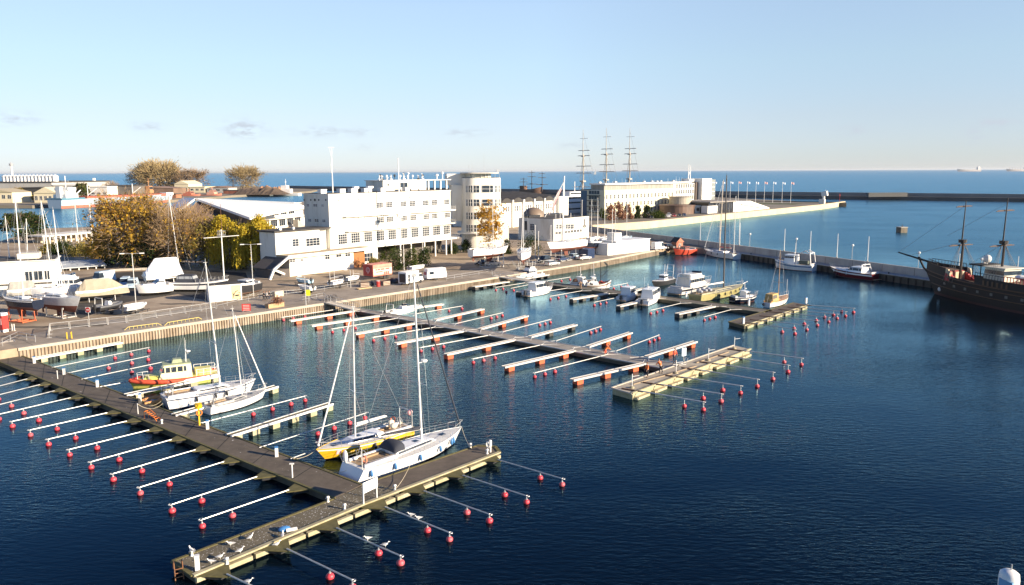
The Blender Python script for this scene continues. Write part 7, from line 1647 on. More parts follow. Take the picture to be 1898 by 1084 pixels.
def covered(label, x0, x1, yb_, yr, m_, ridge=(.2,.8), hullm=WHITEG, name='covered_boat', B=3.2, zk=1.0, ylow=None, hull=True):
    a, b = at(x0, yb_, QZ), at(x1, ylow or yb_, QZ); c = (a+b)/2; L = math.hypot(b.x-a.x, b.y-a.y); h = zat(c, yr) - QZ; root = thing(name, label, 'covered boat', (c.x, c.y, QZ), ang(a,b)); e = h*.36
    if hull:
        hh = Hull(L*.96, B*.95, h*.30, .6, stern=.85, sheer=.25); hm = hh.mesh((1,.8,.4,.1,0,-.5,-1),(0,0,0,1,1,1)).build('hull', [hullm, ANTIFK], root, smooth=True); hm.location = (0,0,zk)
        for x in (-L*.25, L*.22):
            for s in (-1,1): MB().tube((x,s*1.1,0),(x,s*.9,zk),.07).build('prop', STEEL, root)
    r_ = random.Random(int(x0)); rings = []; N = 14
    for i in range(N+1):
        f = i/N; x = -L/2 + L*f; k = min(1, f/ridge[0]) if f < ridge[0] else min(1, (1-f)/(1-ridge[1])) if f > ridge[1] else 1
        zr = e + (h - e)*(.12 + .88*k) + (.05*r_.random() if 0 < i < N else 0); w = B/2*(1 - .55*max(0, (f-.7)/.3)**2); sg = .12*math.sin(i*2.6)
        rings.append([(x, -w, e-.35), (x, -w*1.01, e), (x, -w*.5, e + (zr-e)*.47 + sg*.4), (x, 0, zr), (x, w*.5, e + (zr-e)*.47 - sg*.4), (x, w*1.01, e), (x, w, e-.35)])
    MB().loft(rings, closed=False).build('tarpaulin', m_, root); return root
covered('boat under a large beige ridge tarpaulin in the left yard', 138, 240, 561, 516, mat('beige_tarpaulin', (.30,.265,.195), .85, col2=(.38,.34,.26), scale=.6, bump=.4, bscale=2), (.22,.66), ylow=552)
covered('tall motor yacht shrink-wrapped in shiny white film', 268, 340, 528, 478, mat('white_shrink_film', (.80,.82,.85), .25, var=.05, bump=.6, bscale=1.5), (.30,.86), ylow=522, B=4.2)
covered('small boat under a grey cover behind the dark blue yacht', 14, 70, 556, 521, GREYP, (.1,.9), B=2.6, ylow=552)
motorboat('stored_motor_yacht', 'white sports cruiser ashore with slim dark side window', (316,524,3.9), (248,524,4.6), 3.5, 1.4, z0=2.3, house=(.20,.52,1.2), slope=(1.3,.1,.25), posts=0, arch=False, platform=False, cat='motor yacht', hard=False, pw=2.8)
cradle(at(283,537,QZ), R(0), 4, .7, 'steel props under the white sports cruiser', STEEL)
motorboat('stored_motor_yacht', 'white motor cruiser ashore with black canvas canopy', (324,524,3.5), (424,513,4.7), 3.7, 1.5, z0=2.2, house=(.06,.42,1.5), slope=(.7,.3,.3), posts=3, cat='motor yacht', housem=GREYS, canopy=mat('plastic_canopy_window', (.30,.32,.34), .2), hard=False, pw=2.8, stripe=NAVY)
cradle(at(366,535,QZ), R(10), 5, .6, 'steel props under the canopied motor cruiser', STEEL)
motorboat('stored_motor_yacht', 'dark-hulled motor boat ashore beside the lamp post', (476,524,4.0), (422,528,4.6), 3.4, 1.5, z0=2.6, hullm=BLACKM, house=(.25,.6,.9), posts=0, cat='motor boat', platform=False, anti=mat('brown_antifouling', (.12,.07,.05), .8), rail=False)
cradle(at(450,546,QZ), R(0), 4, .8, 'steel props under the dark-hulled boat ashore', STEEL)
def trailer(p, rz, L, label, w=1.0):
    root = thing('boat_trailer', label, 'trailer', (p[0],p[1],G), rz, 'boat trailers in the yard'); m = MB()
    for s in (-1,1): m.bar((-L/2,s*w*.7,.55),(L*.2,s*w*.7,.55),.09,.12).bar((L*.2,s*w*.7,.55),(L*.55,0,.5),.09,.12)
    m.bar((-L*.1,-w,.42),(-L*.1,w,.42),.09,.09).bar((L*.5,0,.5),(L*.72,0,.5),.1,.1).tube((L*.6,0,0),(L*.6,0,.5),.05); m.build('frame', BLACKM, root)
    for s in (-1,1): MB().tube((-L*.1,s*w-.1,.33),(-L*.1,s*w+.1,.33),.33,n=12).build('wheel', DARK, root)
    return root
def ontrailer(label, tl, stern, bow, B, col, tubes=None, wind=False, zt=.75, F=.6):
    s, b = at(*stern, G+zt+F), at(*bow, G+zt+F); r_, h = dinghy(label, (*stern, G+zt+F), (*bow, G+zt+F), B, col, tubes=tubes, wind=wind, kind='stored_motorboat', cat='motorboat', F=F); r_.location.z = G + zt + .15
    trailer(r_.location, r_.rotation_euler.z, h.L*.9, tl)
ontrailer('black inflatable boat with roll bar on a trailer by the fence', 'black trailer carrying the inflatable boat', (178,571), (226,562), 2.3, BLACKM, mat('dark_grey_tube', (.10,.105,.115), .5), True)
ontrailer('white inflatable boat on a trailer behind the lamp post', 'trailer carrying the white inflatable boat', (229,571), (271,564), 2.2, mat('grey_white_hull', (.50,.51,.52)), mat('pale_grey_tube', (.60,.60,.58)), False)
ontrailer('small white boat on a trailer right of the planter, nearest the fence', 'trailer under the lower of two small white boats', (580,533), (553,529), 1.9, WHITEG)
ontrailer('small white-blue boat on a trailer just behind its neighbour', 'trailer under the upper of two small white boats', (576,520), (549,517), 1.9, mat('pale_blue_gelcoat', (.35,.55,.66)))
ontrailer('white sailing dinghy ashore left of the red trailer, left of the pair', 'trailer under the left dinghy of the pair', (612,524), (638,519), 2.0, WHITEG); ontrailer('white sailing dinghy ashore next to the red trailer', 'trailer under the right dinghy of the pair', (641,516), (667,512), 2.0, WHITEG)
ontrailer('upturned-looking white hull above the caravan roof', 'trailer under the white hull behind the caravan', (759,496), (788,492), 2.2, WHITEG, zt=1.2)
for x, y, t, l_ in ((612,527,502,'slim dinghy mast left of the pair'), (620,524,498,'slim dinghy mast on the left dinghy'), (655,519,500,'slim dinghy mast on the right dinghy')):
    p = at(x, y, G); root = thing('dinghy_mast', l_, 'mast', p, 0, 'dinghy masts by the red trailer'); k = zat(p, t) - G; MB().tube((0,0,0),(0,0,k),.06,.04).tube((0,0,1.4),(1.8,.6,1.5),.05).build('spar', ALU, root)
# yachts ashore on the right of the school
ashore('white yacht on blue-grey props in front of the birch', 'tall steel cradle under the white yacht by the birch', (872,463), (942,456), 3.6, 1.6, 5.0, STEEL, mast_t=.60, mast_top=372, rake=1.0, boom_on=True, cover=WHITE, cab=(.3,.7,.35))
ashore('white yacht seen bow-on beside the round dark bush', 'steel cradle under the bow-on white yacht', (975,459), (966,470), 3.6, 1.7, 4.6, STEEL, mast_t=.55, mast_top=373, rake=0.0, boom_on=True, cover=None, furl=WHITE)
ashore('large white racing yacht ashore below the domed building', 'steel cradle under the large white racing yacht', (1081,444), (1014,450), 4.2, 1.7, 5.2, STEEL, mast_t=.58, mast_top=340, rake=.5, draft=.9, spreaders=3, cab=(.35,.6,.25))
for i, (s, b, mt, hm, l_) in enumerate((((1112,448),(1082,450),371,NAVY,'navy-hulled yacht ashore right of the large racing yacht'), ((1090,441),(1122,438),368,WHITEG,'white yacht ashore behind the navy-hulled yacht'), ((1106,445),(1132,441),364,GREYH,'grey yacht ashore with the tallest mast of the back row'), ((1126,440),(1152,436),390,WHITEG,'white yacht ashore with a short mast behind the kiosk'), ((1148,440),(1172,437),365,mat('pale_blue_gelcoat', (.35,.55,.66)),'pale blue yacht ashore at the right end of the back row'))):
    ashore(l_, f'steel cradle under the {l_.split(" ashore")[0]} of the back row', s, b, 3.0, 1.3, 4.0, STEEL, hullm=hm, mast_t=.56, mast_top=mt, rake=.8, spreaders=2, guardh=0)
# masts showing over the left yard from boats on the inner bank
for x0, y0, x1, y1, l_ in ((49,405,51,470,'short pale mast behind the white yard building'), (10,400,18,478,'thin pale mast at the far left edge'), (139,376,146,450,'thin mast by the pergola, left of three'), (166,374,172,450,'thin mast by the pergola, middle of three'), (192,375,198,446,'thin mast by the pergola, right of three'), (313,358,333,498,'thick white leaning mast over the shrink-wrapped yacht')):
    p = at(x1, y1 + 4, QZ); root = thing('yacht_mast', l_, 'mast', p, 0, 'bare masts standing over the left yard'); k = zat(p, y0) - QZ; dx = (x0 - x1 + 0.0)*p.y/FPX + (x1-949)/9200*(y1-y0)*-p.y/FPX
    m = MB().tube((0,0,0),(dx,0,k),.15,.09,n=7).tube((dx*.6,-1.0,k*.6),(dx*.6,1.0,k*.6),.04); m.tube((2.4,1,0),(dx,0,k*.97),.02,n=4).tube((-2.4,-1,0),(dx,0,k*.97),.02,n=4); m.build('spar', ALU, root)
# signal mast and flagpoles
def signal_mast(label, base, ytop, yyard, r_=.22, top2=None, nest=False, yw=3.0):
    p = at(*base, QZ); k = zat(p, ytop) - QZ; root = thing('signal_mast', label, 'mast', p, R(25)); ky = zat(p, yyard) - QZ
    MB().tube((0,0,0),(0,0,k),r_,r_*.6,n=10).build('pole', WHITE, root)
    m = MB().tube((-yw,0,ky),(yw,0,ky+.3),.08); m.build('yard', WHITE, root)
    m = MB()
    if nest: m.torus((0,0,ky+.5),.8,.05).torus((0,0,ky+1.4),.8,.05); [m.tube((.8*math.cos(a),.8*math.sin(a),ky+.4),(.8*math.cos(a),.8*math.sin(a),ky+1.4),.03) for a in (0,1,2,3,4,5)]
    else: m.bx(-.8,.8,-.5,.5,ky-.5,ky-.35); m.bx(-.6,.6,-.4,.4,ky-.35,ky+.5)
    m.build('crosstrees', STEEL, root)
    if top2: MB().tube((.15,0,k*.98),(.15,0,zat(p,top2)-QZ),.07,.04).build('topmast', BROWN, root)
signal_mast('tall thick white signal mast in front of the school', (743,489), 293, 399); signal_mast('white signal mast with crossed yard and crow nest before the willows', (416,528), 425, 440, .16, 378, True, 3.6)
for x, yb_, yt, l_ in ((884,492,425,'thin white pole left of the white yacht by the birch'), (933,495,428,'thin white pole right of the white yacht by the birch'), (992,477,418,'thin white pole beside the bow-on yacht'), (998,482,429,'short lamp pole right of the bow-on yacht'), (1021,474,418,'thin white pole before the domed building'), (1078,470,371,'tall white pole at the corner of the domed building'), (749,500,452,'white lamp pole among the green shrubs'), (784,493,448,'white lamp pole above the caravan'), (923,484,420,'slim pole before the birch'), (1052,466,440,'short white pole under the racing yacht'), (1107,469,388,'white pole right of the navy container'), (1134,474,388,'white pole left of the kiosk')):
    p = at(x, yb_, QZ); root = thing('flagpole', l_, 'pole', p, 0, 'poles in the right yard'); k = zat(p, yt) - QZ; MB().tube((0,0,0),(0,0,k),.11,.06,n=6).build('pole', WHITE, root); MB().ell((0,0,k),(.14,.14,.14),6,4).build('finial', WHITE, root)
p = at(1042,452,QZ); k = zat(p, 326) - QZ; root = thing('flag_mast', 'tall white flag mast with slanting strut and red-white flag behind the domed building', 'flagpole', p, R(10)); MB().tube((0,0,0),(.6,0,k),.32,.2,n=8).tube((-6.0,0,k*.4),(.5,0,k*.92),.12).build('pole', WHITE, root)
m = MB(); m.loft([[(-.1-.5*i,.3*math.sin(i),k*(.82-.05*i)),(-1.4-.65*i,.3*math.sin(i+1),k*(.80-.075*i))] for i in range(6)], closed=False, cap0=False, cap1=False); m.build('flag', mat('red_flag_cloth', (.72,.30,.28)), root)
def lamp(label, base, top, arms=2, group='lamp posts', armw=1.6, z=QZ, rz=.2, globe=False):
    p = at(*base, z); root = thing('street_lamp', label, 'street lamp', p, rz, group); k = zat(p, top) - z; m = MB().tube((0,0,0),(0,0,k),.09,.06,n=7)
    if globe:
        m.build('post', STEEL, root); MB().ell((0,0,k+.2),(.3,.3,.3),8,6).build('globe', WHITE, root); return
    for s in (-1,1)[:arms]: m.tube((0,0,k),(s*armw,0,k+.08),.045)
    m.build('post', STEEL, root)
    for s in (-1,1)[:arms]: MB().box((s*armw,0,k+.05),(.75,.28,.16)).build('lamp_head', WHITE, root)
lamp('double-armed street lamp by the fence in the left yard', (253,577), 470); lamp('double-armed street lamp before the right willow', (470,549), 453); lamp('thin street lamp beside the yellow sign', (567,565), 512, 1, armw=.9); lamp('thin street lamp behind the small dinghies', (650,533), 500, 1, armw=.9)
for i, (x, yt, yb_) in enumerate(((1371,413,440),(1454,424,467),(1502,428,473),(1552,433,480),(1609,438,487),(1778,378,516),(1886,475,530))):
    s = along(WA, wd, x); p = WA + wd*s; k = zat(p, yt if x != 1778 else 470) - 3.55; root = thing('flagpole', f'bare white pole on the sea wall, {ORD[i]} from the red hut', 'flagpole', (p.x,p.y,3.55), 0, 'bare poles on the sea wall'); MB().tube((0,0,0),(0,0,k),.12,.07,n=6).build('pole', WHITE, root); MB().lathe([(.2,0),(.2,.2),(.12,.3)],8).build('foot', CONC, root)
for i, (x, yt) in enumerate(((1390,435),(1476,444),(1580,456),(1703,470),(1819,482))):
    s = along(WA, wd, x); p = WA + wd*s; k = zat(p, yt) - 3.55; root = thing('street_lamp', f'slim globe lamp on the sea wall, {ORD[i]} from the red hut', 'street lamp', (p.x,p.y,3.55), 0, 'globe lamps on the sea wall'); MB().tube((0,0,0),(0,0,k),.07,n=6).build('post', STEEL, root); MB().ell((0,0,k+.2),(.34,.34,.3),8,6).build('globe', WHITE, root)
for i, (x, yt, yb_) in enumerate(((1298,408,440),(1334,408,445),(1370,400,0))):
    s = along(WA, wd, x); p = WA + wd*s; k = zat(p, yt) - 3.55; root = thing('flagpole', f'thin white pole on the wall above the moored red-covered yacht, {ORD[i]} from the hut side', 'flagpole', (p.x,p.y,3.55), 0, 'thin poles near the hut'); MB().tube((0,0,0),(0,0,k),.10,.06,n=6).build('pole', WHITE, root)

# fences: crowd barriers along the promenade
def barrier(a, b, label, group):
    L = math.hypot(b.x-a.x, b.y-a.y); root = thing('crowd_barrier', label, 'barrier', (a.x,a.y,G), ang(a,b), group); m = MB()
    m.path([(.05,0,.05),(.05,0,1.15),(L-.05,0,1.15),(L-.05,0,.05)], .035, n=5).tube((.05,0,.2),(L-.05,0,.2),.03,n=5).bx(.0,.1,-.35,.35,0,.05).bx(L-.1,L,-.35,.35,0,.05); fr = m.build('frame', STEEL, root); m = MB(); n = int(L/.16)
    for i in range(1, n): m.tube((L*i/n,0,.2),(L*i/n,0,1.15),.016,n=3,caps=False)
    m.build('bars', STEEL, root)
path = [(91,626),(93,613),(200,601),(235,597.7),(289,588),(343,580),(400,571.5)]
k = 0
nbar = sum(max(1, round((at(*q,G)-at(*p,G)).length/2.6)) for p, q in zip(path, path[1:]))
for (x0,y0),(x1,y1) in zip(path, path[1:]):
    a, b = at(x0,y0,G), at(x1,y1,G); L = (b-a).length; n = max(1, round(L/2.6))
    for i in range(n): barrier(a.lerp(b, i/n), a.lerp(b, (i+.98)/n), (f'{ORD[k]} steel crowd barrier along the promenade counted from the foreground pier' if k < nbar/2 else f'{ORD[nbar-1-k]} steel crowd barrier along the promenade counted from the timber planter end'), 'crowd barriers along the promenade'); k += 1
def railfence(label, pts, group, n_per=3.0, h=1.0, r=.035, m_=STEEL, z=G):
    root = thing('rail_fence', label, 'fence', at(*pts[0], z), 0, group); o_ = root.location.copy(); m = MB(); ps = MB()
    for p, q in zip(pts, pts[1:]):
        a, b = at(*p, z) - o_, at(*q, z) - o_; n = max(1, round((b-a).length/n_per))
        for i in range(n+1): s = a.lerp(b, i/n); ps.tube(s, s + Vector((0,0,h)), r*1.2, n=5)
        for f in (.5, 1): m.tube(a + Vector((0,0,h*f)), b + Vector((0,0,h*f)), r, n=5)
    m.build('rails', m_, root); ps.build('posts', m_, root)
railfence('long white post and rail fence from the planter to the trailers', [(402,571),(440,562),(500,551),(562,545),(620,536),(668,528)], 'rail fences'); railfence('steel rail fence right of the caravan', [(828,520),(870,513),(905,507),(912,509)], 'rail fences')
railfence('steel rail fence beside the back gangway', [(893,497),(925,495),(950,490),(957,497)], 'rail fences', 2.0); railfence('steel railing by the foreground pier root', [(5,641),(34,627),(66,634)], 'rail fences', 2.5)
railfence('steel fence along the middle gangway head', [(560,560),(600,552),(608,559)], 'rail fences', 2.2); railfence('white railing in front of the parked silver cars', [(958,500),(1000,491),(1058,482)], 'rail fences', 2.4)
# yellow rails along the quay edge
for i, (a_, b_) in enumerate((((233,611.5),(297,603)),((307,603),(372,592)))):
    a, b = at(*a_, G), at(*b_, G); L = (b-a).length; root = thing('edge_rail', ('left' if i == 0 else 'right') + '-hand yellow tube rail on the sheet pile quay edge', 'rail', a, ang(a,b), 'yellow rails on the quay edge'); m = MB().tube((.4,0,.42),(L-.4,0,.42),.05,n=6).tube((.4,0,.42),(-.2,0,.0),.045).tube((L-.4,0,.42),(L+.2,0,0),.045); 
    for q in range(1, 9): m.tube((L*q/9,0,0),(L*q/9,0,.42),.03,n=5)
    m.build('rail', mat('faded_yellow_paint', (.60,.48,.14), .6), root)
p = at(128,627,G); root = thing('ladder_hoop', 'yellow ladder hoop at the quay edge above the first finger', 'ladder', p, R(40)); m = MB()
for s in (-.3,.3): m.path([(s,0,0),(s,0,1.0),(s,-.5,1.0),(s,-.5,-1.6)], .05)
m.build('hoop', YELLOW, root)

# vehicles
def car(label, base, heading, col, L=4.3, W=1.78, H=1.46, kind='hatch', name='parked_car', cat='car', z=G, group='parked cars', rz=None):
    p = at(*base, z); q = at(base[0]+heading[0], base[1]+heading[1], z); root = thing(name, label, cat, p, ang(p,q) if rz is None else rz, group); w = W/2
    prof = [(-L/2,.32),(-L/2+.02,.85),(-L/2+.35,.93),(L*.18,.92),(L*.42,.80),(L/2,.62),(L/2,.30)]
    m = MB(); r = []
    for y, k_ in ((-w,.94),(-w*.93,1),(w*.93,1),(w,.94)): r.append([(x*(.99 if abs(y) == w else 1), y, .32 + (zz-.32)*k_) for x, zz in prof])
    m.loft(r); m.build('body', col, root, smooth=True, auto=30)
    x0, x1, rf, rr = {'hatch': (-L*.47, L*.22, .85, .25), 'van': (-L*.495, L*.30, .55, .05), 'sedan': (-L*.34, L*.22, .8, .6), 'suv': (-L*.48, L*.20, .6, .15)}[kind]
    c = MB(); trap(c, x0, x1, w*.93, .90, H, rf, rr, .2); cb = c.build('cabin', col, root, smooth=True, auto=30)
    g = MB(); trap(g, x0 if kind != 'van' else x1-1.5, x1, w*.93, .90, H, rf, rr if kind != 'van' else .2, .2, .14, .84, .012); g.build('windows', GLASS, cb)
    for sx in (-1,1):
        for sy in (-1,1):
            x = sx*L*.31 - .02; wh = MB().tube((x,sy*(w-.2),.32),(x,sy*(w+.01),.32),.32,n=14).build('wheel', DARK, root); MB().tube((x,sy*(w-.1),.32),(x,sy*(w+.025),.32),.19,n=10).build('rim', STEEL, wh)
    for s in (-1,1): MB().box((L/2-.03, s*w*.72, .66),(.12,.34,.16)).build('headlight', WHITE, root); MB().box((-L/2+.01, s*w*.78, .80),(.08,.25,.2)).build('tail_light', RED, root)
    return root
SILV = mat('silver_car_paint', (.55,.56,.57), .3, metal=.3, var=.03); BLKP = mat('black_car_paint', (.015,.016,.02), .25); WHTP = mat('white_car_paint', (.76,.76,.75), .3, var=.02); BLUP = mat('dark_blue_car_paint', (.03,.05,.11), .3); REDP = mat('red_car_paint', (.35,.03,.03), .3); LBLU = mat('pale_blue_car_paint', (.45,.58,.68), .35)
car('silver hatchback parked under the white yacht by the birch', (914,492), (20,-2), SILV, kind='hatch'); car('dark car parked left of the silver hatchback', (894,491), (-20,3), BLKP, kind='hatch')
car('silver estate car beside the quay railing', (1023,492), (20,-3), SILV, L=4.6, kind='hatch'); car('black off-road car behind the silver estate', (1008,486), (-20,3), BLKP, kind='suv', H=1.75); car('dark car with open boot right of the silver estate', (1041,484), (20,-3), BLUP, kind='sedan'); car('pale blue car right of the dark car', (1066,479), (20,-3), LBLU, kind='hatch'); car('red-tailed silver car left of the navy container', (1082,481), (20,-2), SILV, kind='sedan')
car('white panel van with grey stripe right of the kiosk', (1221,462.5), (20,-2), WHTP, L=5.4, W=2.0, H=2.4, kind='van', name='parked_van', cat='van'); car('dark car between the white van and the red hut', (1240,460), (20,-2), BLKP)
car('pale blue-white panel van beside the boat shed', (190,523), (-20,3), LBLU, L=5.6, W=2.1, H=2.5, kind='van', name='parked_van', cat='van'); car('pale van nose-on behind the white sports cruiser', (232,530), (-8,6), LBLU, L=4.8, W=1.9, H=1.9, kind='van', name='parked_van', cat='van'); car('second pale van close behind the white sports cruiser', (246,533), (-8,6), LBLU, L=4.8, W=1.9, H=1.9, kind='van', name='parked_van', cat='van')
for i, (x, y, c_, l_) in enumerate(((1207,404.5,BLKP,'black'),(1217,403.8,SILV,'silver'),(1228,403,BLKP,'second black'),(1238,402.3,WHTP,'white'),(1249,401.6,REDP,'red'),(1259,401,BLKP,'third black'),(1268,400.4,BLUP,'dark blue'),(1240,399.5,SILV,'back-row silver'),(1225,400.5,BLKP,'back-row black'))):
    car(f'{l_} car parked along the far pier below the cream building', (x, y), (10,4), c_, z=FZ+.01, group='cars on the far pier')
# camper, caravan, red box trailer, navy container, white container
a, b = at(741,530,G), at(783,521,G); root = thing('camper_van', 'white camper van with dark open rear by the quay edge', 'camper van', (a+b)/2, ang(a,b)); L = (b-a).length; L=min(L,6.4)
MB().bx(-L/2, L*.22, -1.05, 1.05, .45, 2.85).build('box_body', WHTP, root); c = MB(); trap(c, L*.22+.01, L/2, 1.0, .45, 2.1, .55, 0, .12); c.build('cab', WHTP, root); g = MB(); trap(g, L*.22+.01, L/2, 1.0, .45, 2.1, .55, 0, .12, .55, .92, .012); g.build('windscreen', GLASS, root)
MB().bx(-L/2-.03,-L/2-.002,-.8,.8,.6,2.5).build('open_rear', BLACKM, root); window(root, -L*.18, L*.02, 1.5, 2.3, 1, 1, -1.05, sill=False); window(root, -L*.42, -L*.30, .7, 2.4, 1, 2, -1.05, sill=False)
for sx in (-.32,.33):
    for s in (-1,1): MB().tube((L*sx,s*.85,.36),(L*sx,s*1.06,.36),.36,n=14).build('wheel', DARK, root)
a, b = at(788,520,G), at(825,517,G); root = thing('caravan', 'white caravan trailer right of the camper van', 'caravan', (a+b)/2, ang(a,b)); L = (b-a).length; r = []
for y, k_ in ((-1.05,.95),(-.95,1),(.95,1),(1.05,.95)): r.append([(-L/2*k_,y,.55),(-L/2,y,1.2),(-L/2*.93*k_,y,2.55*k_+.12),(L/2*.9*k_,y,2.6*k_+.12),(L/2,y,1.3),(L/2*.97*k_,y,.55)])
MB().loft(r).build('body', WHTP, root, smooth=True, auto=35); window(root, -L*.38, -L*.15, 1.4, 2.1, 1, 1, -1.04, sill=False); MB().bx(L*.05,L*.22,-1.07,-1.055,.7,2.3).build('door', mat('pale_door', (.66,.66,.64), .5), root); MB().tube((-L*.02,-1.0,.33),(-L*.02,-.8,.33),.33,n=12).tube((-L*.02,.8,.33),(-L*.02,1.0,.33),.33,n=12).builds('wheel', DARK, root); MB().bar((-L/2,0,.55),(-L/2-1.2,0,.5),.1,.1).build('drawbar', STEEL, root); MB().bx(-L/2-.02,-L/2+.02,-.6,.6,1.3,2.0).build('end_window', mat('maroon_sticker', (.35,.08,.12), .5), root)
a, b = at(692,520,G), at(727,515,G); root = thing('box_trailer', 'red advertising box trailer with pale lettered side near the dinghies', 'trailer', a, ang(a,b)); L = (b-a).length; h = 3.5
MB().bx(0,L,0,3.4,.9,h).build('box', mat('faded_red_side', (.58,.14,.10), .6, col2=(.66,.30,.22), scale=.4, stretch=(1,1,2)), root); MB().bx(-.03,-.002,0.05,3.35,.95,h-.05).build('red_end', RED, root)
MB().bx(.1,L-.1,-.03,-.002,1.2,h-.9).build('pale_panel', mat('faded_pink_panel', (.72,.55,.45), .7, var=.1), root); m = MB()
for i, (x0, x1, z0, z1) in enumerate(((.12,.2,.62,.72),(.23,.36,.62,.72),(.39,.6,.62,.72),(.64,.86,.62,.72),(.15,.5,.48,.55),(.55,.62,.3,.5),(.64,.74,.3,.5),(.76,.84,.3,.5))): m.bx(L*x0,L*x1,-.045,-.032,h*z0,h*z1)
m.build('lettering', mat('brown_lettering', (.30,.10,.08), .6), root); m = MB(); m.torus((-.05,1.7,2.3),.55,.10,'x').bx(-.07,-.035,1.6,1.8,1.4,2.9); m.build('end_emblem', mat('pale_pink_lettering', (.75,.45,.42), .6), root); MB().tube((L*.6,-.05,.4),(L*.6,.2,.4),.4,n=12).tube((L*.75,-.05,.4),(L*.75,.2,.4),.4,n=12).builds('wheel', DARK, root); MB().bar((L,1.7,.8),(L+1.6,1.7,.6),.15,.15).bx(0,L,.3,3.1,.7,.9).build('chassis', BLACKM, root)
a, b = at(1093,479,G), at(1113,476.5,G); root = thing('container', 'navy shipping container with pale end near the kiosk', 'container', a, ang(a,b)+.15); MB().bx(-1,2.6,0,3,0,2.6).build('box', BLUP, root); MB().bx(2.602,2.66,.05,2.95,.1,2.5).build('pale_end', LBLU, root); m = MB(); [m.bx(-.9+.4*i,-.8+.4*i,-.05,-.002,.15,2.45) for i in range(9)]; m.build('corrugation', BLUP, root)
a, b = at(388,560,G), at(449,555,G); root = thing('container', 'white storage container with graffiti-painted doors by the fence', 'container', a, ang(a,b)); L = (b-a).length; MB().bx(0,L,0,2.6,0,3.1).build('box', WHTP, root); MB().bx(-.1,L+.1,-.1,2.7,3.102,3.2).build('roof', ROOFD, root); MB().bx(L*.68,L*.97,-.04,-.002,.15,2.9).build('door', mat('yellow_door_paint', (.62,.50,.28), .7), root)
m = MB(); [m.box((L*(.73+.05*i),-.055,1.0+.35*(i%3)),(.12,.02,1.0-.15*i),0,0,0,.5*i) for i in range(5)]; m.build('graffiti', BLACKM, root)
# signs and yard furniture
def sign(label, base, top, w, h, col, legs=2, name='sign_board', rz=None, cat='sign', face=None):
    p = at(*base, G); k = zat(p, top) - G; root = thing(name, label, cat, p, R(8) if rz is None else rz); m = MB()
    for s in ((-1,1) if legs == 2 else (0,)): m.tube((s*w*.4,0,0),(s*w*.4,0,k),.045,n=6)
    m.build('post', STEEL, root); MB().bx(-w/2,w/2,-.07,-.045,k-h,k).build('panel', col, root); return root, k
r_, k = sign('red notice panel on two legs by the quay edge', (457,578), 563, 1.5, 1.25, RED); m = MB(); [m.bx(-.55,.55,-.085,-.072,k-.3-.28*i,k-.2-.28*i) for i in range(4)]; m.build('lettering', mat('pale_pink_lettering', (.75,.45,.42)), r_)
sign('bright yellow notice panel on a pole by the fence', (572,561), 537, .75, 1.1, mat('fluo_yellow_sign', (.72,.70,.02), .5), 1); r_, k = sign('round red and white road sign by the boat trailer', (165,594), 569, .9, .9, WHITE, 1, rz=R(-10)); MB().tube((0,-.1,k-.45),(0,-.075,k-.45),.42,n=14).build('red_disc', RED, r_); MB().bx(-.28,.28,-.115,-.102,k-.52,k-.38).build('white_bar', WHITE, r_)
a = at(7,615,G); root = thing('vending_box', 'red and white lettered cabinet at the left edge of the quay', 'cabinet', a, R(-20)); MB().bx(-.55,.55,-.5,.5,.45,2.6).build('cabinet', RED, root); MB().bx(-.55,.55,-.5,.5,2.602,3.0).build('white_top', WHITE, root); MB().bx(-.4,.4,-.53,-.502,1.2,2.2).build('label_panel', mat('pale_pink_lettering', (.75,.45,.42)), root); m = MB(); [m.bx(x-.1,x+.1,-.4,.4,0,.45) for x in (-.4,.4)]; m.builds('foot', WHITE, root)
for x, y, l_ in ((23,613,'left one of the thin white posts by the red cabinet'),(27,613,'right one of the thin white posts by the red cabinet')):
    p = at(x,y,G); root = thing('bollard_post', l_, 'post', p); MB().tube((0,0,0),(0,0,1.1),.06,n=7).build('post', WHITE, root); MB().lathe([(.2,0),(.2,.08),(.07,.12)],8).build('foot', CONC, root)
a, b = at(498,572,G), at(527,567.5,G); root = thing('planter', 'long timber planter with brown shrubs by the quay edge', 'planter', a, ang(a,b)); L = (b-a).length; MB().bx(0,L,0,1.2,0,.75).build('box', mat('tan_planter_timber', (.42,.28,.15), .8, scale=1, stretch=(1,1,6)), root); MB().bx(.1,L-.1,.1,1.1,.752,.78).build('soil', BROWN, root)
bush('brown-leaved shrub growing in the timber planter', Vector(((a.x+b.x)/2, (a.y+b.y)/2+.6, G+.75)), 1.0, 2.2, 71, L_RUST, 500, ls=.18)
a, b = at(510,551,G), at(521,549,G)
root = thing('timber_crate', 'pale timber crate beside the walking couple', 'crate', a, ang(a,b)); MB().bx(0,2.2,0,1.2,0,1.1).build('box', PLANK, root); m = MB(); [m.bx(-.03,2.23,-.03,1.23,.1+.33*i,.3+.33*i) for i in range(3)]; m.build('slats', mat('pale_slats', (.55,.47,.33), .8), root)
r5 = random.Random(9)
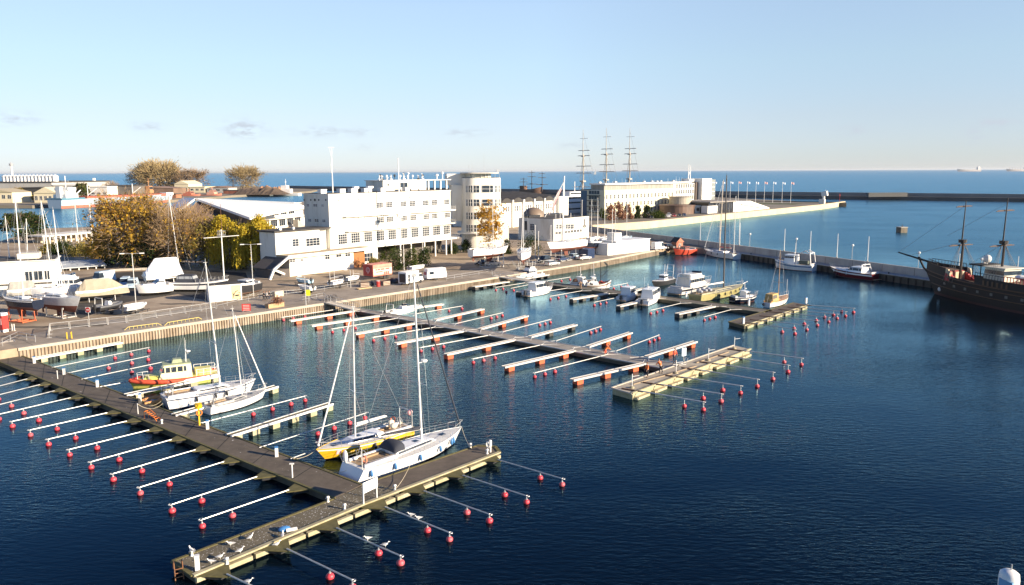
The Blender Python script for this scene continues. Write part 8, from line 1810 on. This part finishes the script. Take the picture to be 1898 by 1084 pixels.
for i, (x, y, c_, l_) in enumerate(((675,531,BROWN,'brown pallet stack left of the stacked goods by the camper'),(686,530,BLACKM,'black covered crate in the stacked goods by the camper'),(701,531,RED,'red barrel in the stacked goods by the camper'),(713,528,BROWN,'brown crate beside the red barrel'),(722,526,mat('dark_red_tarpaulin',(.16,.04,.04),.8),'dark red covered heap behind the camper'),(731,526,BLACKM,'black sack heap behind the camper'))):
    p = at(x,y,G); root = thing('stacked_goods' if c_ != RED else 'barrel', l_, 'crate' if c_ != RED else 'barrel', p, r5.random())
    if c_ == RED: MB().lathe([(.4,0),(.43,.3),(.4,.6),(.43,.9),(.4,1.2),(.1,1.2)],12).build('drum', RED, root); MB().lathe([(.41,1.21),(.41,1.25),(.05,1.25)],12).build('lid', WHITE, root)
    elif i in (0,3): MB().bx(-.9,.9,-.7,.7,0,.9).build('crate', c_, root); m = MB(); [m.bx(-.95,.95,-.74,.74,.12+.3*k,.24+.3*k) for k in range(3)]; m.build('slats', PLANK, root)
    else: MB().ell((0,0,.45),(1.0,.8,.6),9,6).ell((.5,.3,.6),(.6,.6,.6),8,5).build('cover', c_, root); MB().bx(-.9,.9,-.6,.6,0,.12).build('pallet', PLANK, root)
a, b = at(665,537,G), at(686,534.5,G); root = thing('plank_stack', 'low stack of pale planks lying before the stacked goods', 'planks', a, ang(a,b)); MB().bx(0,3.2,0,1.2,.08,.22).build('planks', mat('fresh_planks', (.60,.42,.22), .8), root); MB().bx(.3,.5,0,1.2,0,.078).bx(2.6,2.8,0,1.2,0,.078).build('bearers', BROWN, root)
def bike(px, py, rz, label):
    p = at(px,py,G); root = thing('bicycle', label, 'bicycle', p, rz, 'bicycles at the gangway'); 
    for x in (-.52,.52): MB().torus((x,0,.34),.32,.03,'y',14,5).tube((x,-.05,.34),(x,.05,.34),.04).build('wheel', DARK, root)
    MB().path([(-.52,0,.34),(-.15,0,.34),(.40,0,.80),(-.25,0,.78),(-.52,0,.34)],.025,n=5).tube((-.15,0,.34),(-.28,0,.95),.025).tube((.52,0,.34),(.38,0,.98),.025).build('frame', BLACKM, root); MB().tube((.38,-.25,1.0),(.38,.25,1.0),.02).build('handlebar', STEEL, root); MB().box((-.28,0,.97),(.26,.13,.06)).build('saddle', BLACKM, root)
for i, (x, y) in enumerate(((607,557),(611,556.5),(615,556),(621,555))): bike(x, y, R(50+8*i), ('leftmost', 'second', 'third', 'rightmost')[i] + ' bicycle of the row at the middle gangway')

# ------------------------------------------------------------------ people
def person(label, base, facing, z, jacket, trousers, pose='stand', h=1.76, hair=BROWN, hat=None, group=None, skin=SKIN):
    p = at(*base, z) if not isinstance(base, Vector) else base; root = thing('person', label, 'person', p, facing, group); s = h/1.76
    def skinmesh(name, nodes, edges, m_, sub=1):
        me = bpy.data.meshes.new(name); me.from_pydata([Vector(c)*s for c, r in nodes], edges, []); o = bpy.data.objects.new(name, me); COL.objects.link(o); o.parent = root; me.materials.append(m_)
        md = o.modifiers.new('skin', 'SKIN'); md.use_smooth_shade = True
        for i, (c, r) in enumerate(nodes): v_ = me.skin_vertices[0].data[i]; v_.radius = ((r if isinstance(r, tuple) else (r, r))[0]*s, (r if isinstance(r, tuple) else (r, r))[1]*s); v_.use_root = (i == 0)
        o.modifiers.new('sub', 'SUBSURF').levels = sub; o.modifiers['sub'].render_levels = sub; return o
    # forward is +x; bend moves the trunk forward
    bend = {'stand': .04, 'work': .30, 'crouch': .42, 'walk': .05}[pose]; hipz = {'crouch': .50}.get(pose, .92); st = {'walk': .24, 'work': .10, 'crouch': .16}.get(pose, .05)
    hip = Vector((0,0,hipz)); chest = hip + Vector((bend*.9, 0, .46*(1-bend*.5))); neck = hip + Vector((bend*1.15, 0, .60*(1-bend*.45))); head = neck + Vector((bend*.25+.02, 0, .19)); top = head + Vector((.0,0,.08))
    N = [(hip, .13), (chest, (.15,.12)), (neck, .055), (head, .085), (top, .085)]; E = [(0,1),(1,2),(2,3),(3,4)]
    def chain(start, pts):
        k = start
        for c, r in pts: N.append((Vector(c), r)); E.append((k, len(N)-1)); k = len(N)-1
        return k
    hands = []
    for y in (-1,1):
        f = st*y; kn = Vector((f*.55 + (.30 if pose == 'crouch' else .03), y*.11, hipz*.52)); an = Vector((f - .04, y*.11, .09))
        chain(0, [((0,y*.10,hipz-.06),.10), (kn,.062), (an,.045), ((f+.16,y*.12,.05),.045)])
        sh = chest + Vector((.02, y*.19, .06)); el = sh + Vector((.03+bend*.5, y*.07, -.27)); wr = el + Vector({'stand': (.09,-y*.02,-.23), 'work': (.22,-y*.06,-.10), 'crouch': (.22,-y*.06,-.12), 'walk': (.10-y*.12,0,-.22)}[pose]); hands.append((sh, el, wr, y))
        e = chain(1, [(sh,.065), (el,.048), (wr,.032)]); dw = (wr - el).normalized(); pm = wr + dw*.08; pk = chain(e, [(pm,(.034,.022))]); side = Vector((0,0,1)).cross(dw).normalized() if abs(dw.z) < .9 else Vector((1,0,0))
        for j, ln in enumerate((.075,.085,.08,.06)):
            b_ = pm + side*(j-1.5)*.019 + dw*.02; chain(pk, [(b_,.010), (b_ + dw*ln*.55,.009), (b_ + dw*ln*.85 + Vector((.02,0,-.01)),.008)])
        chain(e, [(wr + dw*.03 + side*.035,.011), (wr + dw*.07 + side*.055,.009)])
    body = skinmesh('body', N, E, skin, 1)
    # face
    m = MB(); hs = head*s
    for y in (-1,1): m.ell((hs.x+.085*s, hs.y+y*.032*s, hs.z+.03*s), (.012,.014,.010), 6, 4)
    m.build('eyes', DARK, body); m = MB(); m.ell((hs.x+.098*s,hs.y,hs.z+.0*s),(.02,.014,.022),6,4); [m.ell((hs.x-.0,hs.y+y*.088*s,hs.z+.01*s),(.02,.012,.03),6,4) for y in (-1,1)]; m.build('nose_and_ears', skin, body); MB().ell((hs.x+.088*s,hs.y,hs.z-.045*s),(.010,.024,.007),6,4).build('mouth', mat('lips', (.35,.12,.10), .6), body)
    MB().ell((hs.x-.02*s,hs.y,hs.z+.045*s),(.105*s,.10*s,.105*s),10,6,0,-20 if hat else -35,90).build('cap' if hat else 'hair', hat or hair, root, smooth=True)
    J = [(hip + Vector((0,0,-.04)), (.165,.15)), (hip.lerp(chest,.5), (.165,.15)), (chest, (.18,.15)), (neck - Vector((.0,0,.02)), .085)]; JE = [(0,1),(1,2),(2,3)]
    for sh, el, wr, y in hands:
        k = len(J); J += [(sh,.085),(el,.066),(wr - (wr-el)*.08,.05)]; JE += [(2,k),(k,k+1),(k+1,k+2)]
    skinmesh('jacket', J, JE, jacket, 1)
    Tn = [(hip + Vector((0,0,-.02)), .15)]; TE = []
    for y in (-1,1):
        f = st*y; k = len(Tn); Tn += [(Vector((0,y*.10,hipz-.08)),.115),(Vector((f*.55 + (.30 if pose == 'crouch' else .03), y*.11, hipz*.52)),.085),(Vector((f-.04,y*.11,.12)),.065)]; TE += [(0,k),(k,k+1),(k+1,k+2)]
    skinmesh('trousers', Tn, TE, trousers, 1)
    for y in (-1,1): f = st*y; MB().ell(((f+.05)*s,y*.115*s,.05),(.15*s,.055*s,.06),8,5).build('shoe', BLACKM, root, smooth=True)
    return root
ORJ = mat('orange_work_jacket', (.75,.16,.03), .7); ORR = mat('red_orange_work_jacket', (.62,.08,.03), .7); DTR = mat('dark_trousers', (.02,.022,.03), .8); DJ = mat('dark_jacket', (.03,.03,.035), .8); WJ = mat('pale_jacket', (.55,.54,.52), .8); NAVT = mat('navy_trousers', (.03,.04,.07), .8)
g_ = 'workers on the middle pier'
person('worker in orange jacket and dark trousers standing on the pale pontoon', (1200,699), R(200), .8, ORJ, DTR, 'stand', 1.85, group=g_); person('second worker on the pale pontoon, looking down with bent head', (1225,692), R(120), .8, ORJ, DTR, 'work', 1.85, group=g_)
person('worker in red-orange jacket standing behind the blue-white board', (1250,671), R(-60), .8, ORR, NAVT, 'stand', 1.85, group=g_); person('crouching worker in orange on the grey planked pier', (1121,655.5), R(30), DZ, ORJ, ORR, 'crouch', 1.8, group=g_)
person('worker in tan overalls standing on the back pier by the fishing boats', (1076,535.5), R(-100), DZ, mat('tan_overalls', (.45,.28,.16), .8), mat('tan_overalls', (.45,.28,.16)), 'stand', 1.85)
person('walker in black jacket on the promenade, left of the couple', (489,557), R(40), G, DJ, DTR, 'walk'); person('walker in pale jacket on the promenade beside the black jackets', (494,557), R(40), G, WJ, DTR, 'walk'); person('walker in black jacket right of the pale jacket', (499,556), R(40), G, DJ, NAVT, 'walk')
person('person in dark red jacket standing by the navy-hulled yacht ashore', (1056,471), R(-70), G, mat('maroon_jacket', (.20,.03,.03), .8), DTR, 'stand'); person('person in dark coat standing by the silver cars', (1051,473), R(-100), G, DJ, DTR, 'stand')
# pontoon fittings
p = at(1267,669,.8); root = thing('info_board', 'small blue-white board on a post on the pale pontoon', 'sign', p, R(30)); MB().tube((0,0,0),(0,0,1.0),.05).build('post', STEEL, root); MB().box((0,-.04,1.25),(.75,.05,1.1)).build('panel', mat('pale_blue_sign', (.60,.70,.80), .5), root)
for x, y, l_ in ((1171.5,719,'thin mooring post near the left end of the pale pontoon'), (1253,692,'thin mooring post in the middle of the pale pontoon'), (1313,668,'thin mooring post right of the board on the pale pontoon'), (1361,646,'thin mooring post at the far end of the pale pontoon')):
    p = at(x,y,.8); root = thing('mooring_post', l_, 'post', p, 0, 'posts on the pale pontoon'); MB().tube((0,0,0),(0,0,1.7),.045,n=6).tube((0,0,1.4),(.9,.4,1.4),.025).build('post', WHITE, root); MB().lathe([(.28,0),(.28,.16),(.1,.22)],10).build('foot', PCONC, root)
m = MB()
for a_, b_ in (((1173,712),(1290,678)),((1215,700),(1245,692)),((1290,672),(1350,652))): m.bar(at(*a_,.86), at(*b_,.86), .22, .12)
tag(m.build('timber_beams', mat('weathered_beams', (.28,.22,.15), .8)), 'loose weathered timber beams lying along the pale pontoon', 'beams')
p = at(1259,677,.8); root = thing('folded_cart', 'folded steel cart lying in the middle of the pale pontoon', 'cart', p, R(20)); MB().path([(-.8,-.3,.1),(.8,-.3,.1),(.8,.3,.1),(-.8,.3,.1),(-.8,-.3,.1)],.04).tube((.8,-.3,.1),(1.1,-.3,.9),.035).tube((.8,.3,.1),(1.1,.3,.9),.035).tube((1.1,-.3,.9),(1.1,.3,.9),.035).build('frame', STEEL, root); MB().torus((-.5,-.38,.22),.2,.05,'y').torus((-.5,.38,.22),.2,.05,'y').builds('wheel', DARK, root)
# quay bollards and timber piles along the basin edge
for i, (x, y) in enumerate(((1148,479.5),(1168,476),(1180,474),(1196,470.5),(1130,481.5))):
    p = at(x, y+2, 0); root = thing('fender_pile', f'{ORD[i]} tarred fender pile on the quay below the kiosk', 'pile', p, 0, 'fender piles below the kiosk'); MB().tube((0,0,-1),(0,0,1.9),.16,n=8).build('pile', mat('tarred_timber', (.035,.028,.02)), root); MB().lathe([(.18,1.9),(.18,2.0),(.03,2.05)],8).build('cap', CONC, root)
# ------------------------------------------------------------------ thin sea haze
hz = MB().bx(-40500, 40500, -900, 45500, -6, 64).build('haze', []); tag(hz, None, None, None, 'stuff')
hm = bpy.data.materials.new('sea_haze'); hm.use_nodes = True; n_, l_ = hm.node_tree.nodes, hm.node_tree.links
n_.remove(n_['Principled BSDF']); pv = n_.new('ShaderNodeVolumePrincipled'); pv.inputs['Color'].default_value = (.90, .95, 1, 1); pv.inputs['Density'].default_value = 2.2e-5; pv.inputs['Anisotropy'].default_value = .2
l_.new(pv.outputs[0], n_['Material Output'].inputs['Volume']); hz.data.materials.append(hm)
